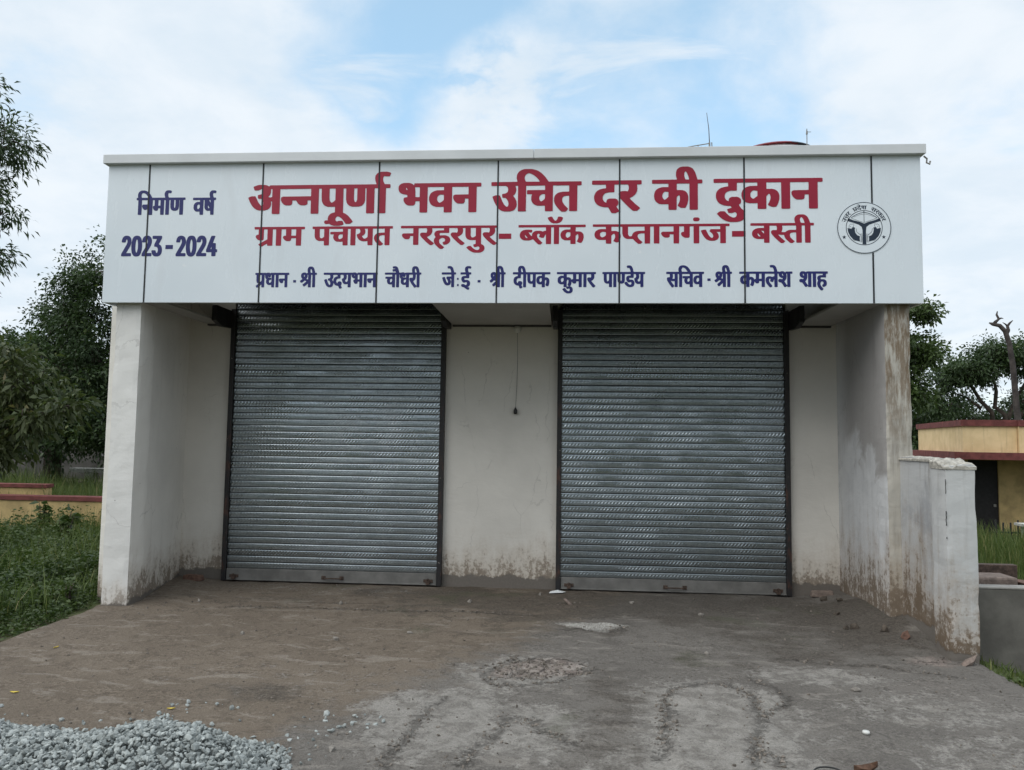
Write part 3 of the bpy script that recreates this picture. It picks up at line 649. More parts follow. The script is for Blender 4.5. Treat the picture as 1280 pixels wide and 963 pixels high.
# ------------------------------------------------------------------ lettering of the signboard, outlines in millimetres on the fascia
LETTERING = [
('annapurna','r',[[1990,3898,1963,3906,1949,3914,1940,3923,1928,3946,1926,3958,1926,3978,1932,3999,1946,4017,1955,4024,1967,4030,1994,4037,1998,4039,1998,4094,1996,4096,1923,4096,1903,4102,1892,4107,1875,4122,1865,4138,1859,4155,1856,4168,1856,4185,1854,4195,1854,4282,1851,4287,1830,4287,1827,4286,1825,4282,1825,4032,1824,4028,1817,4025,1753,4025,1744,4029,1743,4161,1740,4165,1710,4165,1708,4161,1708,4134,1706,4128,1699,4121,1684,4114,1643,4114,1628,4119,1616,4126,1606,4136,1588,4165,1553,4166,1550,4165,1548,4161,1548,4136,1543,4126,1538,4120,1524,4114,1482,4114,1460,4122,1444,4138,1437,4147,1427,4168,1427,4185,1429,4195,1437,4203,1451,4207,1740,4208,1743,4212,1743,4282,1740,4287,1419,4286,1417,4282,1417,4032,1416,4028,1408,4025,1345,4025,1335,4029,1334,4153,1333,4157,1326,4158,1322,4156,1325,4138,1325,4125,1320,4104,1314,4092,1301,4079,1287,4071,1258,4063,1202,4063,1174,4071,1162,4077,1149,4086,1130,4104,1115,4125,1098,4155,1083,4189,1081,4199,1093,4205,1116,4213,1149,4213,1158,4210,1183,4159,1201,4132,1215,4117,1224,4111,1229,4110,1235,4115,1239,4121,1242,4130,1242,4146,1236,4163,1224,4178,1216,4186,1193,4187,1186,4189,1182,4203,1182,4222,1184,4225,1218,4233,1232,4244,1236,4252,1238,4263,1234,4279,1226,4287,1220,4289,1183,4274,1150,4274,1145,4277,1143,4280,1133,4309,1133,4313,1141,4317,1181,4331,1195,4333,1253,4332,1278,4326,1299,4315,1301,4315,1303,4324,1312,4327,2420,4327,2422,4328,2423,4332,2411,4362,2407,4394,2411,4417,2423,4436,2433,4444,2448,4452,2473,4458,2527,4458,2543,4455,2560,4450,2568,4446,2571,4442,2564,4419,2560,4411,2550,4409,2522,4409,2504,4413,2500,4410,2494,4402,2490,4387,2490,4375,2494,4358,2502,4341,2510,4328,2560,4327,2567,4324,2569,4320,2569,4294,2567,4290,2558,4287,2527,4287,2524,4286,2523,4282,2523,4032,2521,4028,2512,4025,2450,4025,2443,4027,2440,4030,2440,4282,2438,4286,2410,4287,2407,4286,2405,4282,2405,4030,2402,4027,2394,4025,2333,4025,2324,4028,2322,4032,2321,4285,2312,4287,2309,4282,2309,4161,2302,4136,2294,4122,2275,4105,2248,4096,2179,4095,2156,4102,2144,4107,2131,4118,2121,4132,2117,4142,2110,4172,2110,4284,2106,4287,2084,4287,2082,4282,2082,4035,2084,4032,2104,4025,2117,4017,2135,4004,2165,3971,2179,3952,2185,3942,2185,3939,2181,3934,2161,3921,2152,3917,2117,3917,2111,3920,2088,3952,2069,3974,2046,3990,2027,3996,2016,3990,2007,3978,2005,3965,2009,3951,2021,3942,2042,3949,2071,3949,2079,3947,2083,3942,2091,3920,2091,3912,2086,3908,2069,3902,2048,3898],[1957,4140,1963,4139,1973,4143,1987,4153,1999,4166,1999,4282,1996,4287,1942,4287,1937,4284,1937,4193,1939,4172,1942,4161,1945,4153],[2209,4142,2213,4143,2218,4147,2223,4159,2226,4172,2226,4282,2225,4285,2221,4287,2198,4287,2195,4286,2193,4282,2193,4174,2199,4153,2206,4144],[1298,4201,1318,4200,1330,4202,1334,4206,1334,4282,1331,4287,1322,4287,1317,4284,1319,4275,1318,4248,1311,4227,1294,4208,1294,4204]]),
('bhavan','r',[[2879,4030,2874,4032,2873,4036,2873,4143,2871,4147,2830,4147,2828,4143,2828,4129,2824,4114,2816,4106,2802,4102,2762,4102,2748,4106,2733,4115,2717,4133,2707,4152,2707,4175,2712,4182,2721,4187,2744,4190,2745,4194,2745,4210,2742,4214,2708,4219,2687,4226,2671,4235,2659,4250,2653,4272,2653,4290,2655,4303,2663,4317,2681,4330,2708,4338,2762,4338,2789,4330,2797,4326,2810,4314,2813,4316,2814,4329,2823,4333,3491,4333,3499,4331,3501,4328,3501,4299,3500,4295,3491,4293,3460,4293,3457,4292,3455,4288,3455,4036,3452,4031,3445,4029,3383,4029,3373,4033,3372,4166,3371,4169,3340,4170,3337,4169,3335,4135,3325,4123,3310,4119,3271,4119,3256,4123,3240,4134,3224,4154,3217,4171,3216,4192,3218,4200,3226,4208,3238,4212,3371,4213,3372,4217,3372,4288,3371,4292,3209,4293,3205,4291,3204,4034,3202,4031,3194,4029,3132,4029,3124,4031,3122,4034,3121,4087,3043,4086,3016,4095,2998,4105,2986,4117,2974,4139,2969,4158,2969,4181,2972,4196,2981,4219,2993,4233,3003,4240,3018,4248,3043,4256,3057,4258,3119,4259,3121,4263,3121,4291,3117,4293,2959,4293,2955,4292,2954,4288,2953,4034,2951,4031,2943,4029],[3077,4129,3082,4129,3094,4135,3109,4146,3121,4158,3121,4206,3120,4210,3095,4214,3086,4214,3066,4204,3056,4190,3052,4175,3052,4162,3055,4152,3062,4141,3070,4133],[2830,4190,2868,4189,2872,4192,2873,4288,2870,4292,2827,4293,2823,4290,2828,4253,2828,4194],[2740,4263,2742,4263,2744,4265,2743,4272,2739,4284,2733,4289,2730,4284,2731,4276,2734,4269]]),
('uchit','r',[[4316,4027,4308,4031,4290,4049,4265,4077,4251,4099,4243,4114,4237,4137,4237,4164,4240,4177,4245,4191,4254,4203,4269,4216,4281,4222,4298,4227,4327,4232,4387,4233,4388,4236,4388,4292,4385,4296,4230,4297,4226,4295,4225,4039,4224,4035,4215,4033,4157,4033,4147,4035,4146,4039,4146,4087,4143,4090,4073,4090,4052,4096,4040,4102,4028,4112,4018,4123,4013,4135,4008,4150,4008,4183,4017,4208,3972,4209,3964,4214,3964,4246,3972,4251,4143,4251,4146,4256,4146,4292,4145,4295,4141,4297,3958,4296,3956,4292,3955,4037,3953,4035,3945,4033,3885,4033,3876,4035,3874,4039,3874,4292,3873,4295,3870,4297,3850,4296,3848,4294,3854,4277,3857,4261,3854,4238,3850,4225,3845,4214,3838,4205,3828,4196,3827,4192,3847,4166,3856,4146,3860,4133,3863,4102,3860,4085,3856,4074,3843,4055,3837,4048,3823,4041,3794,4033,3741,4033,3716,4039,3701,4046,3687,4056,3675,4068,3652,4101,3634,4135,3621,4168,3616,4185,3619,4189,3648,4201,3681,4201,3691,4198,3694,4194,3716,4139,3733,4108,3741,4098,3755,4085,3763,4081,3769,4083,3776,4093,3779,4104,3779,4122,3775,4137,3761,4160,3749,4172,3743,4174,3724,4174,3716,4178,3713,4208,3715,4212,3720,4214,3740,4217,3753,4221,3768,4233,3771,4238,3775,4256,3771,4277,3766,4286,3753,4297,3610,4297,3604,4300,3603,4304,3603,4332,3606,4335,3613,4337,3866,4338,3867,4342,3859,4372,3859,4392,3861,4407,3869,4426,3881,4442,3899,4455,3922,4465,3945,4469,4005,4469,4019,4467,4056,4457,4081,4446,4108,4427,4141,4394,4157,4374,4180,4340,4184,4337,4502,4337,4510,4335,4512,4330,4512,4304,4511,4300,4502,4297,4473,4296,4470,4292,4469,4036,4459,4033,4399,4033,4389,4036,4388,4185,4387,4188,4383,4190,4362,4190,4339,4185,4324,4173,4319,4160,4319,4139,4325,4122,4337,4102,4347,4090,4377,4060,4378,4055,4367,4039,4356,4029,4347,4027],[4106,4135,4112,4135,4122,4141,4138,4154,4145,4164,4146,4204,4144,4208,4124,4209,4114,4206,4102,4199,4094,4191,4088,4173,4088,4164,4093,4148,4098,4140],[3953,4338,4087,4337,4091,4338,4092,4340,4079,4360,4062,4379,4031,4405,4005,4419,3988,4425,3978,4425,3970,4423,3960,4417,3949,4405,3943,4394,3940,4384,3940,4371,3945,4353]]),
('dar','r',[[4816,4008,4811,4011,4806,4016,4778,4068,4735,4069,4716,4073,4685,4085,4675,4091,4660,4104,4647,4122,4639,4145,4637,4160,4637,4177,4639,4191,4644,4204,4654,4222,4671,4239,4693,4251,4722,4259,4754,4262,4755,4266,4754,4298,4751,4299,4623,4300,4618,4302,4616,4306,4616,4335,4618,4339,4627,4342,5097,4342,5106,4339,5108,4335,5108,4306,5106,4302,5097,4299,5066,4299,5062,4296,5065,4277,5065,4245,5063,4231,5055,4212,5046,4199,5033,4186,5018,4175,4990,4160,4992,4156,5004,4142,5043,4103,5091,4062,5092,4058,5090,4054,5066,4032,5058,4030,5029,4030,5018,4034,4983,4065,4925,4125,4897,4158,4884,4181,4879,4197,4879,4206,4884,4218,4892,4226,4913,4232,4952,4232,4967,4229,4972,4231,4979,4248,4982,4264,4979,4283,4976,4295,4973,4299,4842,4299,4839,4295,4839,4227,4837,4223,4828,4221,4797,4221,4776,4218,4756,4214,4744,4208,4732,4197,4723,4175,4723,4158,4725,4147,4735,4130,4744,4122,4754,4116,4760,4116,4759,4126,4765,4145,4774,4152,4791,4157,4842,4157,4857,4153,4869,4145,4879,4127,4879,4108,4877,4099,4871,4089,4859,4077,4866,4062,4888,4029,4888,4026,4851,4008]]),
('ki','r',[[5378,4038,5373,4040,5372,4044,5371,4095,5299,4095,5277,4101,5266,4107,5250,4120,5240,4134,5234,4148,5230,4173,5230,4190,5236,4217,5246,4235,5259,4248,5275,4258,5299,4266,5312,4268,5369,4269,5372,4273,5371,4301,5367,4303,5217,4304,5212,4306,5210,4310,5210,4339,5213,4341,5221,4343,5452,4344,5455,4348,5445,4381,5446,4419,5452,4439,5458,4449,5469,4460,5485,4470,5511,4476,5563,4476,5590,4468,5604,4460,5611,4454,5628,4429,5637,4408,5656,4345,5660,4343,5695,4343,5702,4340,5704,4337,5704,4310,5702,4306,5693,4303,5664,4303,5661,4302,5659,4298,5659,4042,5656,4039,5649,4037,5588,4037,5581,4039,5578,4042,5577,4301,5573,4303,5458,4303,5455,4302,5453,4298,5454,4238,5503,4237,5526,4231,5543,4221,5551,4212,5558,4202,5563,4186,5566,4173,5566,4138,5558,4098,5544,4067,5538,4059,5532,4057,5497,4057,5483,4063,5463,4077,5462,4082,5478,4115,5484,4142,5484,4171,5479,4183,5474,4186,5461,4175,5453,4163,5452,4041,5442,4037],[5333,4140,5339,4142,5352,4150,5371,4169,5372,4215,5369,4220,5339,4223,5331,4219,5322,4210,5314,4196,5311,4179,5316,4159,5322,4149],[5540,4344,5571,4343,5575,4346,5569,4369,5560,4396,5550,4416,5540,4427,5533,4421,5528,4408,5527,4381,5535,4352]]),
('dukan','r',[[5975,3911,5953,3915,5930,3923,5898,3940,5870,3964,5847,3991,5845,3997,5859,4009,5873,4018,5879,4020,5914,4020,5922,4017,5938,3997,5967,3971,5992,3958,6010,3955,6023,3960,6031,3968,6036,3981,6036,3993,6032,4001,6025,4007,6018,4010,5992,4002,5965,4002,5956,4004,5943,4035,5943,4039,5951,4043,5985,4053,5986,4057,5978,4071,5975,4073,5941,4073,5910,4079,5888,4088,5869,4099,5855,4112,5843,4132,5837,4149,5835,4167,5835,4184,5837,4200,5843,4215,5854,4232,5873,4248,5888,4256,5924,4266,5952,4269,5954,4273,5954,4304,5949,4307,5820,4307,5815,4310,5813,4314,5813,4341,5816,4345,5824,4347,6855,4347,6862,4345,6865,4343,6865,4314,6864,4310,6855,4307,6821,4307,6817,4304,6816,4047,6815,4043,6806,4040,6741,4040,6731,4044,6730,4178,6729,4182,6693,4182,6691,4178,6691,4151,6685,4140,6681,4136,6663,4131,6624,4131,6608,4135,6595,4144,6578,4161,6567,4184,6564,4200,6568,4213,6576,4221,6589,4225,6729,4227,6730,4230,6730,4302,6727,4306,6557,4307,6553,4305,6552,4047,6551,4043,6542,4040,6477,4040,6469,4042,6467,4045,6466,4302,6465,4306,6328,4307,6325,4306,6324,4302,6325,4241,6377,4241,6405,4235,6416,4229,6429,4219,6440,4204,6444,4194,6449,4173,6449,4145,6447,4130,6438,4099,6431,4082,6420,4064,6411,4060,6377,4060,6366,4064,6342,4077,6338,4082,6338,4086,6352,4111,6363,4142,6364,4159,6362,4174,6356,4188,6350,4192,6344,4189,6329,4174,6324,4165,6323,4044,6313,4040,6248,4040,6240,4042,6238,4045,6238,4095,6236,4099,6160,4098,6147,4101,6131,4106,6113,4117,6098,4131,6090,4145,6083,4171,6083,4198,6090,4221,6098,4235,6113,4251,6137,4264,6158,4270,6172,4272,6237,4273,6237,4305,6233,4307,6043,4306,6040,4302,6039,4229,6029,4226,5984,4226,5969,4224,5945,4215,5935,4208,5925,4194,5921,4180,5921,4159,5927,4145,5935,4133,5945,4126,5957,4121,5960,4124,5960,4140,5963,4148,5973,4157,5982,4161,5994,4164,6039,4164,6055,4159,6066,4152,6073,4145,6079,4134,6079,4111,6075,4099,6060,4086,6058,4082,6080,4046,6094,4036,6110,4018,6116,4004,6118,3993,6118,3972,6116,3960,6106,3943,6090,3927,6074,3919,6039,3911],[6191,4144,6197,4142,6207,4147,6237,4171,6238,4219,6236,4223,6209,4227,6199,4227,6187,4221,6176,4209,6169,4194,6170,4173,6172,4165,6178,4155]]),
('gram','r',[[1225,3686,1219,3691,1208,3703,1206,3707,1206,3710,1286,3753,1295,3758,1298,3760,1298,3862,1295,3864,1264,3864,1261,3863,1260,3762,1255,3754,1247,3749,1215,3749,1202,3754,1193,3760,1183,3770,1178,3779,1175,3787,1176,3796,1182,3804,1188,3808,1203,3810,1205,3811,1205,3862,1202,3864,1167,3864,1162,3866,1160,3870,1160,3886,1162,3888,1165,3890,1684,3890,1688,3889,1690,3887,1691,3870,1689,3866,1684,3864,1658,3864,1655,3862,1655,3699,1654,3696,1650,3693,1607,3693,1600,3696,1600,3767,1598,3770,1551,3770,1550,3768,1548,3753,1545,3748,1539,3743,1533,3740,1503,3740,1489,3747,1475,3757,1465,3772,1463,3777,1463,3784,1465,3788,1473,3794,1480,3797,1491,3797,1493,3799,1493,3861,1493,3863,1490,3864,1449,3864,1446,3862,1445,3696,1443,3694,1439,3693,1396,3693,1391,3695,1389,3699,1389,3862,1386,3864,1357,3864,1355,3863,1354,3861,1354,3696,1347,3693,1302,3693,1300,3695,1298,3697,1298,3713,1296,3715,1245,3686],[1551,3798,1597,3797,1599,3798,1600,3861,1599,3863,1553,3864,1550,3863,1550,3800]]),
('panchayat','r',[[2468,3691,2464,3693,2443,3713,2431,3726,2421,3739,2416,3749,2412,3763,2412,3778,2414,3785,2419,3796,2425,3804,2437,3813,2444,3816,2464,3822,2478,3823,2520,3824,2521,3826,2521,3862,2519,3865,2401,3865,2399,3864,2398,3700,2397,3696,2391,3694,2353,3694,2347,3696,2346,3700,2345,3737,2343,3738,2329,3735,2295,3735,2281,3738,2264,3747,2255,3754,2249,3761,2238,3779,2235,3790,2232,3804,2233,3806,2236,3808,2252,3814,2261,3819,2268,3829,2269,3837,2268,3848,2261,3862,2259,3865,2224,3865,2221,3863,2220,3700,2219,3696,2213,3694,2175,3694,2171,3695,2168,3697,2168,3862,2167,3864,2165,3865,2143,3865,2141,3865,2140,3862,2140,3699,2138,3696,2133,3694,2094,3694,2089,3696,2088,3699,2087,3732,2035,3732,2024,3734,2012,3740,2006,3744,1998,3753,1990,3768,1988,3777,1989,3788,1990,3794,1996,3808,1963,3808,1959,3810,1957,3814,1957,3831,1959,3834,1963,3835,2086,3836,2088,3839,2087,3864,2084,3865,1948,3865,1946,3862,1946,3699,1944,3696,1939,3694,1900,3694,1895,3696,1893,3699,1893,3741,1842,3740,1835,3742,1821,3748,1812,3754,1803,3765,1797,3780,1795,3790,1794,3804,1794,3863,1791,3865,1776,3865,1772,3867,1770,3871,1771,3887,1772,3890,1777,3891,2601,3891,2604,3889,2605,3887,2605,3871,2604,3867,2598,3865,2577,3865,2575,3865,2574,3862,2573,3697,2571,3695,2567,3694,2528,3694,2522,3697,2521,3794,2518,3796,2497,3796,2479,3793,2475,3791,2469,3787,2465,3777,2465,3763,2469,3752,2474,3743,2494,3722,2507,3711,2508,3709,2494,3694,2489,3691],[2055,3759,2059,3759,2068,3762,2081,3770,2087,3776,2087,3808,2064,3808,2053,3804,2045,3798,2041,3788,2042,3774,2047,3764],[2309,3764,2316,3763,2325,3766,2338,3774,2345,3782,2346,3862,2344,3865,2315,3865,2315,3862,2321,3844,2321,3825,2318,3816,2314,3808,2303,3798,2288,3789,2288,3787,2296,3774,2303,3767],[1863,3768,1866,3768,1879,3773,1889,3780,1893,3785,1893,3862,1891,3865,1850,3865,1847,3863,1847,3801,1848,3789,1851,3779,1855,3773,1858,3770],[1904,3916,1895,3922,1889,3931,1888,3938,1889,3943,1896,3951,1905,3955,1933,3956,1938,3954,1945,3948,1949,3940,1950,3933,1948,3927,1942,3920,1934,3916]]),
('narharpur','r',[[3449,3613,3429,3617,3408,3626,3394,3634,3381,3644,3360,3666,3360,3668,3362,3671,3383,3683,3403,3683,3405,3682,3428,3659,3442,3649,3457,3643,3470,3641,3482,3643,3488,3648,3492,3654,3492,3664,3491,3669,3488,3673,3479,3677,3470,3676,3458,3671,3442,3671,3438,3673,3435,3676,3428,3694,3433,3698,3450,3703,3453,3704,3453,3743,3442,3742,3399,3742,3391,3743,3371,3752,3360,3762,3352,3775,3350,3782,3347,3798,3347,3864,3345,3867,3322,3866,3321,3864,3324,3846,3324,3836,3321,3822,3318,3813,3312,3804,3301,3794,3290,3787,3272,3778,3270,3776,3272,3773,3296,3749,3342,3713,3341,3709,3326,3695,3321,3692,3304,3692,3300,3693,3267,3720,3223,3762,3208,3780,3202,3789,3199,3796,3198,3803,3200,3810,3206,3817,3212,3821,3218,3822,3248,3822,3258,3819,3263,3820,3269,3833,3270,3844,3267,3860,3264,3866,3184,3867,3183,3864,3183,3823,3181,3819,3176,3817,3095,3817,3089,3815,3087,3812,3085,3806,3086,3799,3090,3793,3137,3794,3148,3792,3161,3788,3176,3781,3187,3770,3193,3758,3195,3752,3195,3739,3193,3731,3191,3725,3183,3715,3172,3706,3159,3700,3151,3697,3131,3697,3126,3699,3123,3702,3116,3719,3118,3722,3136,3730,3140,3735,3142,3741,3142,3746,3141,3752,3137,3758,3129,3764,3114,3767,3098,3762,3089,3756,3083,3746,3081,3736,3084,3721,3086,3716,3094,3705,3099,3700,3133,3673,3135,3671,3120,3656,3116,3653,3095,3653,3090,3654,3073,3668,3047,3692,3037,3704,3031,3716,3027,3735,3027,3744,3029,3751,3032,3760,3045,3776,3039,3783,3034,3792,3031,3802,3031,3812,3034,3822,3038,3827,3045,3834,3058,3840,3075,3844,3128,3845,3129,3848,3129,3864,3128,3866,3009,3866,3008,3864,3011,3851,3011,3831,3009,3823,3004,3812,2996,3801,2985,3792,2957,3776,2958,3773,2974,3758,2988,3746,3029,3713,3029,3710,3020,3700,3011,3694,3006,3692,2991,3692,2988,3693,2959,3716,2946,3727,2906,3767,2889,3788,2886,3798,2885,3807,2887,3810,2891,3816,2899,3821,2905,3822,2935,3822,2946,3818,2949,3819,2955,3830,2957,3838,2957,3851,2952,3866,2950,3867,2871,3866,2870,3864,2870,3700,2868,3698,2863,3696,2822,3696,2817,3698,2815,3702,2815,3784,2814,3787,2784,3787,2783,3784,2783,3771,2781,3766,2773,3757,2764,3754,2741,3754,2729,3758,2718,3765,2710,3773,2704,3782,2700,3793,2700,3802,2703,3807,2707,3811,2717,3815,2814,3815,2815,3818,2815,3866,2812,3867,2693,3867,2689,3868,2687,3871,2688,3890,2690,3892,2694,3893,3674,3892,3676,3891,3678,3888,3678,3872,3676,3869,3671,3867,3648,3867,3646,3865,3649,3850,3649,3834,3646,3820,3641,3810,3637,3805,3625,3793,3608,3783,3597,3778,3595,3776,3596,3773,3618,3752,3637,3736,3667,3713,3668,3711,3667,3709,3651,3695,3646,3692,3630,3692,3625,3694,3600,3713,3575,3735,3552,3758,3534,3778,3524,3796,3524,3809,3530,3817,3537,3821,3543,3822,3573,3822,3585,3819,3587,3820,3591,3827,3595,3841,3594,3855,3591,3865,3587,3867,3511,3867,3508,3866,3508,3704,3510,3702,3526,3694,3536,3685,3540,3679,3543,3669,3545,3661,3543,3648,3538,3637,3528,3627,3511,3617,3489,3613],[3418,3770,3423,3769,3435,3773,3444,3778,3453,3786,3453,3864,3452,3867,3405,3867,3402,3865,3402,3793,3405,3782,3409,3776,3413,3772]]),
('block','r',[[4087,3694,4074,3704,4057,3720,4030,3749,4010,3739,3993,3735,3949,3735,3934,3739,3922,3745,3909,3756,3903,3765,3900,3771,3897,3785,3897,3794,3900,3807,3906,3820,3917,3831,3925,3836,3939,3842,3959,3846,3997,3846,4018,3844,4022,3842,4023,3839,4022,3823,4019,3818,4014,3816,3999,3816,3987,3819,3985,3817,4010,3784,4013,3782,4018,3782,4020,3785,4020,3795,4021,3801,4025,3810,4037,3823,4049,3830,4063,3834,4102,3834,4109,3832,4127,3826,4143,3832,4159,3834,4160,3837,4159,3867,4157,3868,3889,3869,3885,3870,3883,3874,3884,3890,3885,3893,3888,3894,4548,3894,4552,3893,4555,3891,4555,3873,4554,3870,4551,3869,4459,3868,4457,3867,4456,3828,4457,3826,4491,3826,4507,3822,4518,3816,4524,3811,4531,3801,4534,3795,4536,3780,4536,3765,4534,3750,4526,3728,4517,3713,4513,3710,4492,3710,4468,3724,4469,3727,4475,3737,4480,3748,4484,3763,4483,3785,4480,3794,4476,3797,4468,3792,4459,3784,4457,3780,4456,3703,4456,3701,4452,3698,4411,3698,4406,3699,4404,3703,4404,3734,4402,3737,4393,3735,4353,3735,4342,3738,4325,3747,4316,3756,4312,3761,4307,3774,4305,3781,4305,3797,4307,3805,4312,3817,4316,3823,4327,3833,4347,3843,4362,3846,4403,3846,4404,3848,4404,3867,4401,3868,4294,3868,4292,3868,4291,3865,4291,3702,4289,3699,4284,3698,4246,3698,4242,3699,4239,3701,4239,3703,4239,3865,4238,3867,4236,3868,4216,3868,4214,3868,4212,3865,4212,3701,4206,3698,4167,3698,4163,3699,4160,3701,4159,3797,4157,3797,4150,3787,4140,3765,4135,3762,4118,3762,4097,3769,4092,3771,4091,3774,4091,3776,4099,3796,4098,3799,4089,3803,4083,3805,4075,3799,4073,3794,4071,3786,4072,3775,4075,3766,4087,3750,4125,3713,4124,3709,4108,3695,4104,3694],[3967,3761,3974,3761,3975,3764,3953,3791,3950,3792,3950,3784,3954,3771,3960,3765],[4373,3763,4377,3762,4386,3766,4396,3773,4403,3781,4404,3812,4403,3815,4386,3818,4378,3818,4368,3814,4362,3807,4358,3797,4358,3781,4359,3776,4363,3770,4368,3765],[4236,3908,4224,3911,4213,3916,4204,3922,4194,3932,4188,3940,4180,3953,4175,3966,4177,3968,4201,3977,4219,3977,4223,3974,4233,3954,4239,3946,4246,3939,4254,3936,4261,3938,4267,3945,4273,3956,4279,3974,4283,3977,4306,3977,4323,3971,4329,3967,4328,3959,4325,3948,4320,3938,4311,3927,4298,3917,4284,3911,4271,3908]]),
('kaptanganj','r',[[5077,3696,5051,3716,5032,3735,5023,3746,4969,3746,4957,3749,4944,3756,4932,3766,4924,3779,4920,3794,4918,3806,4918,3867,4918,3869,4915,3870,4814,3870,4811,3868,4811,3827,4814,3826,4825,3828,4851,3828,4866,3825,4884,3816,4893,3808,4897,3803,4902,3788,4903,3776,4902,3762,4895,3740,4888,3725,4881,3716,4875,3712,4856,3712,4838,3721,4830,3726,4830,3729,4842,3748,4847,3767,4847,3783,4845,3789,4841,3797,4838,3799,4835,3800,4829,3797,4820,3790,4811,3781,4810,3702,4804,3699,4760,3700,4757,3701,4756,3704,4755,3739,4752,3739,4741,3737,4697,3737,4689,3738,4675,3743,4662,3751,4653,3759,4647,3769,4643,3784,4643,3799,4646,3810,4652,3822,4663,3832,4682,3843,4705,3848,4745,3848,4754,3847,4756,3850,4755,3869,4752,3870,4631,3871,4627,3873,4626,3876,4627,3892,4628,3894,4631,3896,5959,3896,5964,3895,5966,3892,5966,3876,5964,3872,5959,3870,5933,3870,5930,3868,5930,3705,5929,3702,5925,3700,5881,3699,5878,3700,5875,3703,5875,3810,5873,3813,5842,3813,5842,3810,5850,3802,5857,3792,5860,3782,5862,3773,5862,3763,5859,3753,5854,3744,5848,3738,5834,3729,5821,3726,5814,3724,5781,3724,5771,3726,5752,3733,5743,3738,5727,3753,5717,3766,5704,3785,5696,3803,5687,3824,5687,3826,5690,3829,5712,3835,5732,3836,5737,3834,5758,3790,5770,3773,5777,3764,5785,3758,5792,3754,5797,3754,5802,3757,5805,3762,5807,3767,5807,3777,5804,3785,5795,3799,5771,3819,5772,3823,5780,3837,5782,3840,5786,3841,5873,3841,5875,3844,5875,3867,5874,3869,5871,3870,5673,3870,5672,3867,5672,3705,5670,3701,5665,3699,5623,3699,5618,3701,5617,3704,5616,3867,5615,3870,5582,3870,5579,3868,5579,3769,5577,3764,5573,3759,5563,3755,5534,3755,5526,3758,5509,3769,5500,3779,5496,3787,5494,3798,5497,3808,5500,3810,5508,3814,5522,3816,5523,3818,5523,3869,5521,3870,5479,3870,5477,3869,5476,3705,5474,3701,5469,3699,5428,3699,5424,3700,5421,3703,5421,3788,5420,3790,5386,3791,5385,3788,5384,3771,5377,3762,5368,3758,5341,3758,5333,3760,5320,3768,5308,3780,5301,3792,5299,3802,5301,3808,5308,3814,5316,3818,5420,3819,5421,3821,5421,3867,5420,3870,5285,3870,5283,3867,5283,3704,5281,3701,5276,3699,5232,3700,5229,3702,5228,3705,5228,3868,5225,3870,5196,3870,5194,3870,5193,3867,5192,3703,5190,3700,5186,3699,5145,3699,5138,3702,5137,3799,5135,3801,5106,3801,5087,3798,5077,3793,5072,3787,5070,3783,5070,3769,5074,3758,5081,3747,5093,3735,5116,3717,5118,3714,5111,3706,5098,3696],[4717,3764,4722,3764,4731,3767,4739,3770,4754,3782,4756,3785,4756,3814,4754,3816,4735,3819,4724,3819,4711,3815,4703,3809,4700,3804,4698,3795,4700,3782,4705,3772,4711,3767],[4992,3773,4999,3773,5008,3775,5013,3778,5017,3792,5024,3804,5031,3811,5039,3817,5053,3823,5072,3827,5087,3828,5137,3829,5138,3831,5137,3869,5135,3870,4976,3870,4975,3867,4975,3800,4976,3792,4981,3781,4987,3775],[5627,3921,5617,3927,5612,3936,5612,3947,5617,3954,5622,3958,5630,3960,5660,3960,5666,3957,5675,3949,5677,3943,5675,3934,5666,3924,5658,3921]]),
('basti','r',[[6460,3698,6437,3717,6398,3755,6373,3785,6368,3794,6365,3802,6364,3811,6366,3816,6370,3821,6377,3826,6383,3828,6418,3828,6420,3833,6422,3848,6420,3862,6416,3871,6354,3872,6351,3871,6350,3706,6349,3703,6344,3701,6302,3702,6299,3703,6297,3706,6297,3738,6296,3740,6294,3741,6282,3739,6236,3739,6220,3743,6207,3749,6194,3759,6186,3771,6182,3786,6182,3800,6186,3815,6191,3824,6201,3833,6219,3843,6237,3848,6247,3850,6286,3850,6295,3849,6297,3852,6296,3871,6294,3872,6172,3872,6169,3874,6167,3876,6167,3892,6169,3896,6174,3898,6596,3898,6597,3899,6597,3901,6590,3923,6590,3943,6593,3953,6602,3967,6611,3974,6628,3982,6638,3983,6671,3983,6681,3982,6691,3978,6704,3970,6710,3964,6720,3951,6726,3938,6741,3899,6771,3898,6776,3895,6776,3878,6775,3874,6770,3872,6746,3872,6744,3871,6743,3869,6743,3707,6741,3703,6736,3701,6696,3701,6692,3702,6689,3705,6689,3869,6688,3871,6686,3872,6662,3872,6660,3871,6659,3869,6659,3707,6657,3703,6652,3701,6612,3701,6606,3704,6605,3801,6602,3803,6578,3803,6566,3801,6555,3798,6548,3791,6545,3782,6546,3769,6549,3759,6553,3753,6558,3746,6573,3731,6590,3717,6590,3714,6575,3701,6570,3698,6552,3698,6546,3701,6535,3710,6510,3734,6502,3745,6496,3756,6492,3769,6490,3779,6463,3779,6441,3783,6436,3782,6434,3780,6442,3771,6473,3740,6500,3717,6493,3708,6480,3698],[6254,3765,6262,3765,6263,3768,6243,3792,6237,3798,6236,3798,6236,3786,6238,3778,6244,3770],[6295,3795,6296,3795,6297,3797,6296,3819,6276,3823,6273,3822,6273,3820],[6473,3807,6493,3807,6502,3808,6511,3816,6522,3822,6532,3826,6545,3829,6560,3830,6603,3830,6605,3833,6605,3870,6602,3872,6472,3872,6471,3870,6474,3859,6475,3843,6472,3826,6466,3810,6467,3808],[6653,3899,6685,3898,6687,3900,6682,3917,6671,3942,6663,3951,6656,3955,6651,3952,6646,3946,6644,3939,6643,3930,6646,3913]]),
